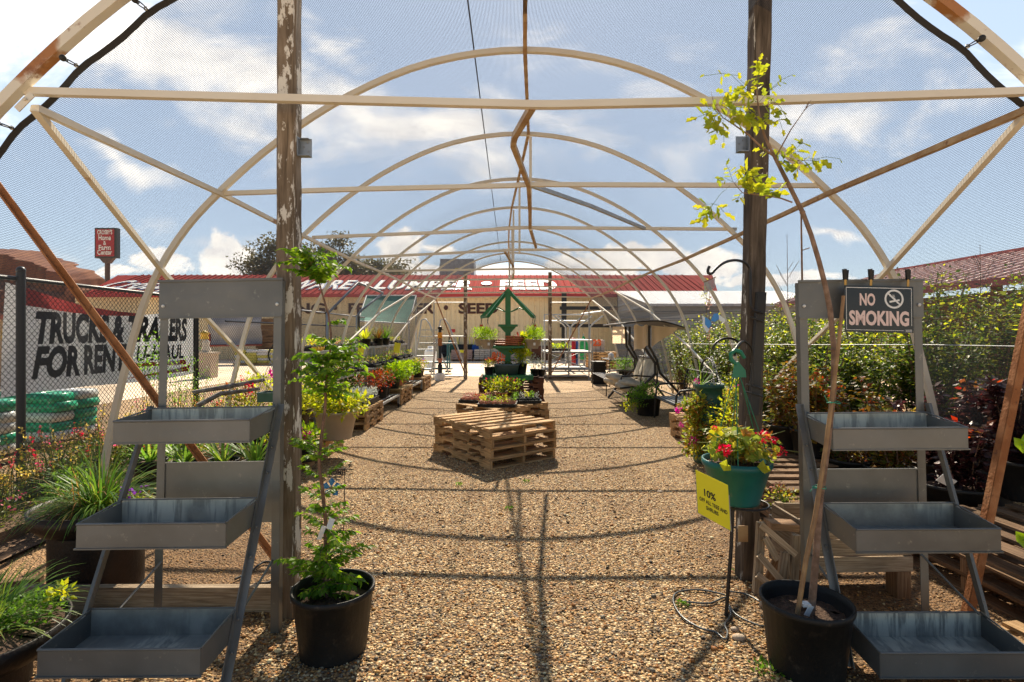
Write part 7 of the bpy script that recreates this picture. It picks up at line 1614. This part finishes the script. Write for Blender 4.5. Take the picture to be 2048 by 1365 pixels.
# iris / lily pots behind the left stand
for i,(px,py,Y,lab) in enumerate(((300,905,5.3,'strap leaved iris in a black pot, leftmost behind the left stand'),(370,905,5.2,'strap leaved iris in a black pot, second from left behind the left stand'),(445,900,5.3,'strap leaved iris in a black pot, third from left behind the left stand'),(510,902,5.2,'pale striped iris in a black pot, rightmost behind the left stand'))):
    x=XP(px,Y); c=(x,Y,.08); t=thing('potted_iris',lab,'potted plant',c,'iris pots behind the left stand'); pot_mb(c,.15,.12,.24,rim=.012,n=20).build('pot',BLK,t); blades('iris_leaves',LF_BLADE,t,(x,Y,.30),36,.42,.028,spread=.8,droop=.8,r0=.06); soil_mb(c,.14,.2).build('soil',SOIL,t)
pallet((XP(400,5.5),5.45,0),R(3),'low pallet under the iris pots','pallets under the iris pots',WOODD,L=1.3,Wd=1.02,H=.08)
t=bushy('potted_geranium','tall yellowing geranium with bright red flowers seen under the left stand header','potted plant',(XP(500,6.6),6.6,.0),.22,.18,.34,BLK,[(0,0,.2,.34,.3,.3,700,.05,LF_GER),(-.1,0,.42,.25,.22,.2,360,.045,LF_AUT),(.06,0,.62,.2,.2,.12,160,.045,LF_YEL)]); flowerhead(PX(498,776,6.3),.05,50,PT_RED,t); flowerhead(PX(496,786,6.3),.04,40,PT_RED,t); flowerhead(PX(484,757,6.4),.03,30,PT_RED,t)
bushy('potted_shrub','yellow green leafy mound below the dark square basket, left of the left post','potted plant',(XP(556,6.0),6.0,.0),.2,.16,.3,BLK,[(0,0,.2,.25,.25,.25,480,.05,LF_YEL)])
bx0=PX(543,787,5.6); t=thing('square_basket','dark green square hanging basket on a chain left of the left post','hanging basket',tuple(bx0))
m=MB(); c=bx0; 
for s in(-1,1): m.box(c+Vector((s*.1,0,-.035)),(.008,.2,.09)); m.box(c+Vector((0,s*.1,-.035)),(.192,.008,.09)); m.box(c+Vector((s*.1,0,.01)),(.024,.224,.01)); m.box(c+Vector((0,s*.1,.011)),(.18,.024,.01))
m.box(c+Vector((0,0,-.078)),(.19,.19,.006)); m.build('basket',DGREEN,t); m=MB(); e=PX(541,722,5.6)
for a,b in((-.1,-.1),(.1,-.1),(.1,.1),(-.1,.1)): m.tube([c+Vector((a,b,.012)),e],.0028,4)
m.tube([e,e+Vector((0,0,.09))],.003,4); m.build('chain',GALV,t)
m=MB(); q=[(540,722,5.6),(537,708,5.6),(545,693,5.6),(560,683,5.6),(585,675,5.6),(600,690,5.6),(602,760,5.6),(602,930,5.6)]; m.tube([Vector(v) for v in cat([tuple(PX(*v)) for v in q],4)],.008,6); tag(m.build('shepherd_hook',BLKM),'black shepherd hook holding the square basket left of the left post','plant hook')
P,D=clump(tuple(PX(553,750,5.8)),(.07,.07,.07),60); t=thing('pink_flower','deep pink flower above the dark square basket','flower',tuple(PX(553,750,5.8))); leaves(P,D,.05,.04,'petals',PT_MAG,t)
# rusty beam and drift log in the bed
m=MB(); m.tube([PX(385,785,6.2),PX(450,775,6.3),PX(530,760,6.4)],[.022,.03,.022],7); m.tube([PX(395,812,6.0),PX(440,788,6.2),PX(520,778,6.3)],[.03,.028,.018],7); tag(m.build('driftwood_log',plain('grey log bark',(.12,.10,.085),.9,0,(.28,.26,.24),14,bump=.8)),'grey driftwood log lying along the fence behind the left stand','log')
# shrubs climbing the fence
for i,(px,py,Y,r,lab) in enumerate(((300,720,5.6,.16,'wispy green climber before the rental banner'),(395,760,7.4,.28,'feathery green bush at the second fence post'),(345,770,6.4,.2,'thin green weeds under the banner corner'))):
    c=PX(px,py,Y); t=thing('climber_plant',lab,'plant',(c.x,c.y,0)); P,D=clump(tuple(c),(r,r,r*1.6),260); leaves(P,D,.035,.016,'foliage',LF_GREEN,t); m=MB()
    for k in range(8): e=Vector(P[rng.integers(len(P))]); m.tube([(c.x+rng.normal()*.05,c.y,0),e],.003,4)
    m.build('stem',LEAF_STEM,t)
# little weeds and gravel stones
for i,(px,py) in enumerate(((919,972),(1018,1020),(1052,965),(1480,1150),(1540,1345),(1365,1212),(580,1180))):
    c=GR(px,py); t=thing('weed_tuft','small green weed tuft growing in the gravel %s'%('left of the ridge shadow before the pallets','in the middle of the path','near the front pallet corner','by the ring stand foot','at the foot of the big black pot','inside the wire foot loop','beside the left post foot')[i],'weed',tuple(c)); r=.035 if i!=4 else .09; P,D=clump((c.x,c.y,.012),(r,r,.014),36 if i!=4 else 90,rise=.6,low=0); leaves(P,D,.022,.012,'foliage',LF_GREEN,t)
for i,(px,py,r,sc) in enumerate(((1478,1280,.028,(1.3,.9,.6)),(1470,1262,.02,(1.2,.9,.6)),(1532,1215,.035,(1.1,.8,.8)),(1320,985,.022,(1.6,1,.35)))):
    c=GR(px,py)+Vector((0,0,r*.4)); m=MB(); m.ball(c,r,8,sc); tag(m.build('stone',plain('tan stone',(.45,.33,.22),.7,0,(.55,.44,.32),20)),('large tan stone inside the wire foot loop','smaller stone behind the larger one by the wire foot','blocky stone tight against the big black pot','flat pale stone on the gravel beyond the yellow sign')[i],'stone')
# fuller planting: right row beside the path and right post, left bed
bushy('potted_fuchsia','bushy yellow green plant with pink flowers low behind the strawberry tower','potted plant',(XP(1470,7.4),7.4,.0),.2,.16,.3,BLK,[(0,0,.25,.36,.3,.3,800,.05,LF_GER),(.05,0,.5,.3,.25,.15,260,.05,LF_YEL),(0,-.1,.45,.3,.2,.2,20,.04,PT_MAG)])
bushy('potted_shrub','yellow tinted bush tight against the left side of the right post','potted plant',(XP(1470,5.4),5.4,.0),.2,.16,.3,BLK,[(0,0,.22,.3,.28,.28,800,.045,LF_AUT),(0,0,.42,.26,.25,.2,300,.045,LF_YEL)])
for i,(x,y,w) in enumerate(((2.95,6.0,'nearest'),(3.25,7.4,'second nearest'),(3.45,8.7,'farthest'))):
    potted_shrub(x+.25,y,0,.22,.3,.95,.5,(LF_AUT,LF_SHRUB,LF_SHRUB)[i],'leafy knee high shrub deep in the right row, %s of three'%w,1500,.055,'leafy shrubs deep in the right row')
for i,(px,py) in enumerate(((1100,1090),(860,1180),(1240,1010),(1180,1300),(960,1270),(1300,1120),(820,1020),(905,1330),(1120,985),(1400,1310))):
    c=GR(px,py); a=rng.uniform(0,6.28); P=np.array([[c.x,c.y,.014]]); D=np.array([[math.cos(a),math.sin(a),.08]]); o=leaves(P,D,.03,.018,'fallen_leaf',LF_DRY,None,curl=.1); tag(o,'curled dry leaf fallen on the gravel path','leaf','dry leaves fallen on the gravel path')

for i,(x,y,r,mt) in enumerate(((-4.25,4.2,.26,LF_SHRUB),(-3.95,4.9,.28,LF_SHRUB),(-4.3,5.4,.3,LF_SHRUB),(-3.9,5.9,.26,LF_GREEN),(-4.3,6.4,.3,LF_SHRUB),(-3.85,6.9,.28,LF_GER),(-4.25,7.5,.3,LF_SHRUB),(-3.9,8.1,.28,LF_SHRUB),(-3.5,4.3,.2,LF_GREEN),(-3.35,7.6,.24,LF_SHRUB))):
    t=thing('bedding_plant','dense leafy green mound filling the left flower bed between the snapdragons','plant',(x,y,.04),'leafy mounds in the left flower bed'); P,D=clump((x,y,.22),(r,r,.26),900,rise=.35,low=-.7); leaves(P,D,rng.uniform(.03,.06,len(P)),.022,'foliage',mt,t); m=MB()
    for k in range(8): e=Vector(P[rng.integers(len(P))]); m.tube([(x,y,.03),(e.x*.5+x*.5,e.y*.5+y*.5,e.z*.7),e],.003,4)
    m.build('stem',LEAF_STEM,t)
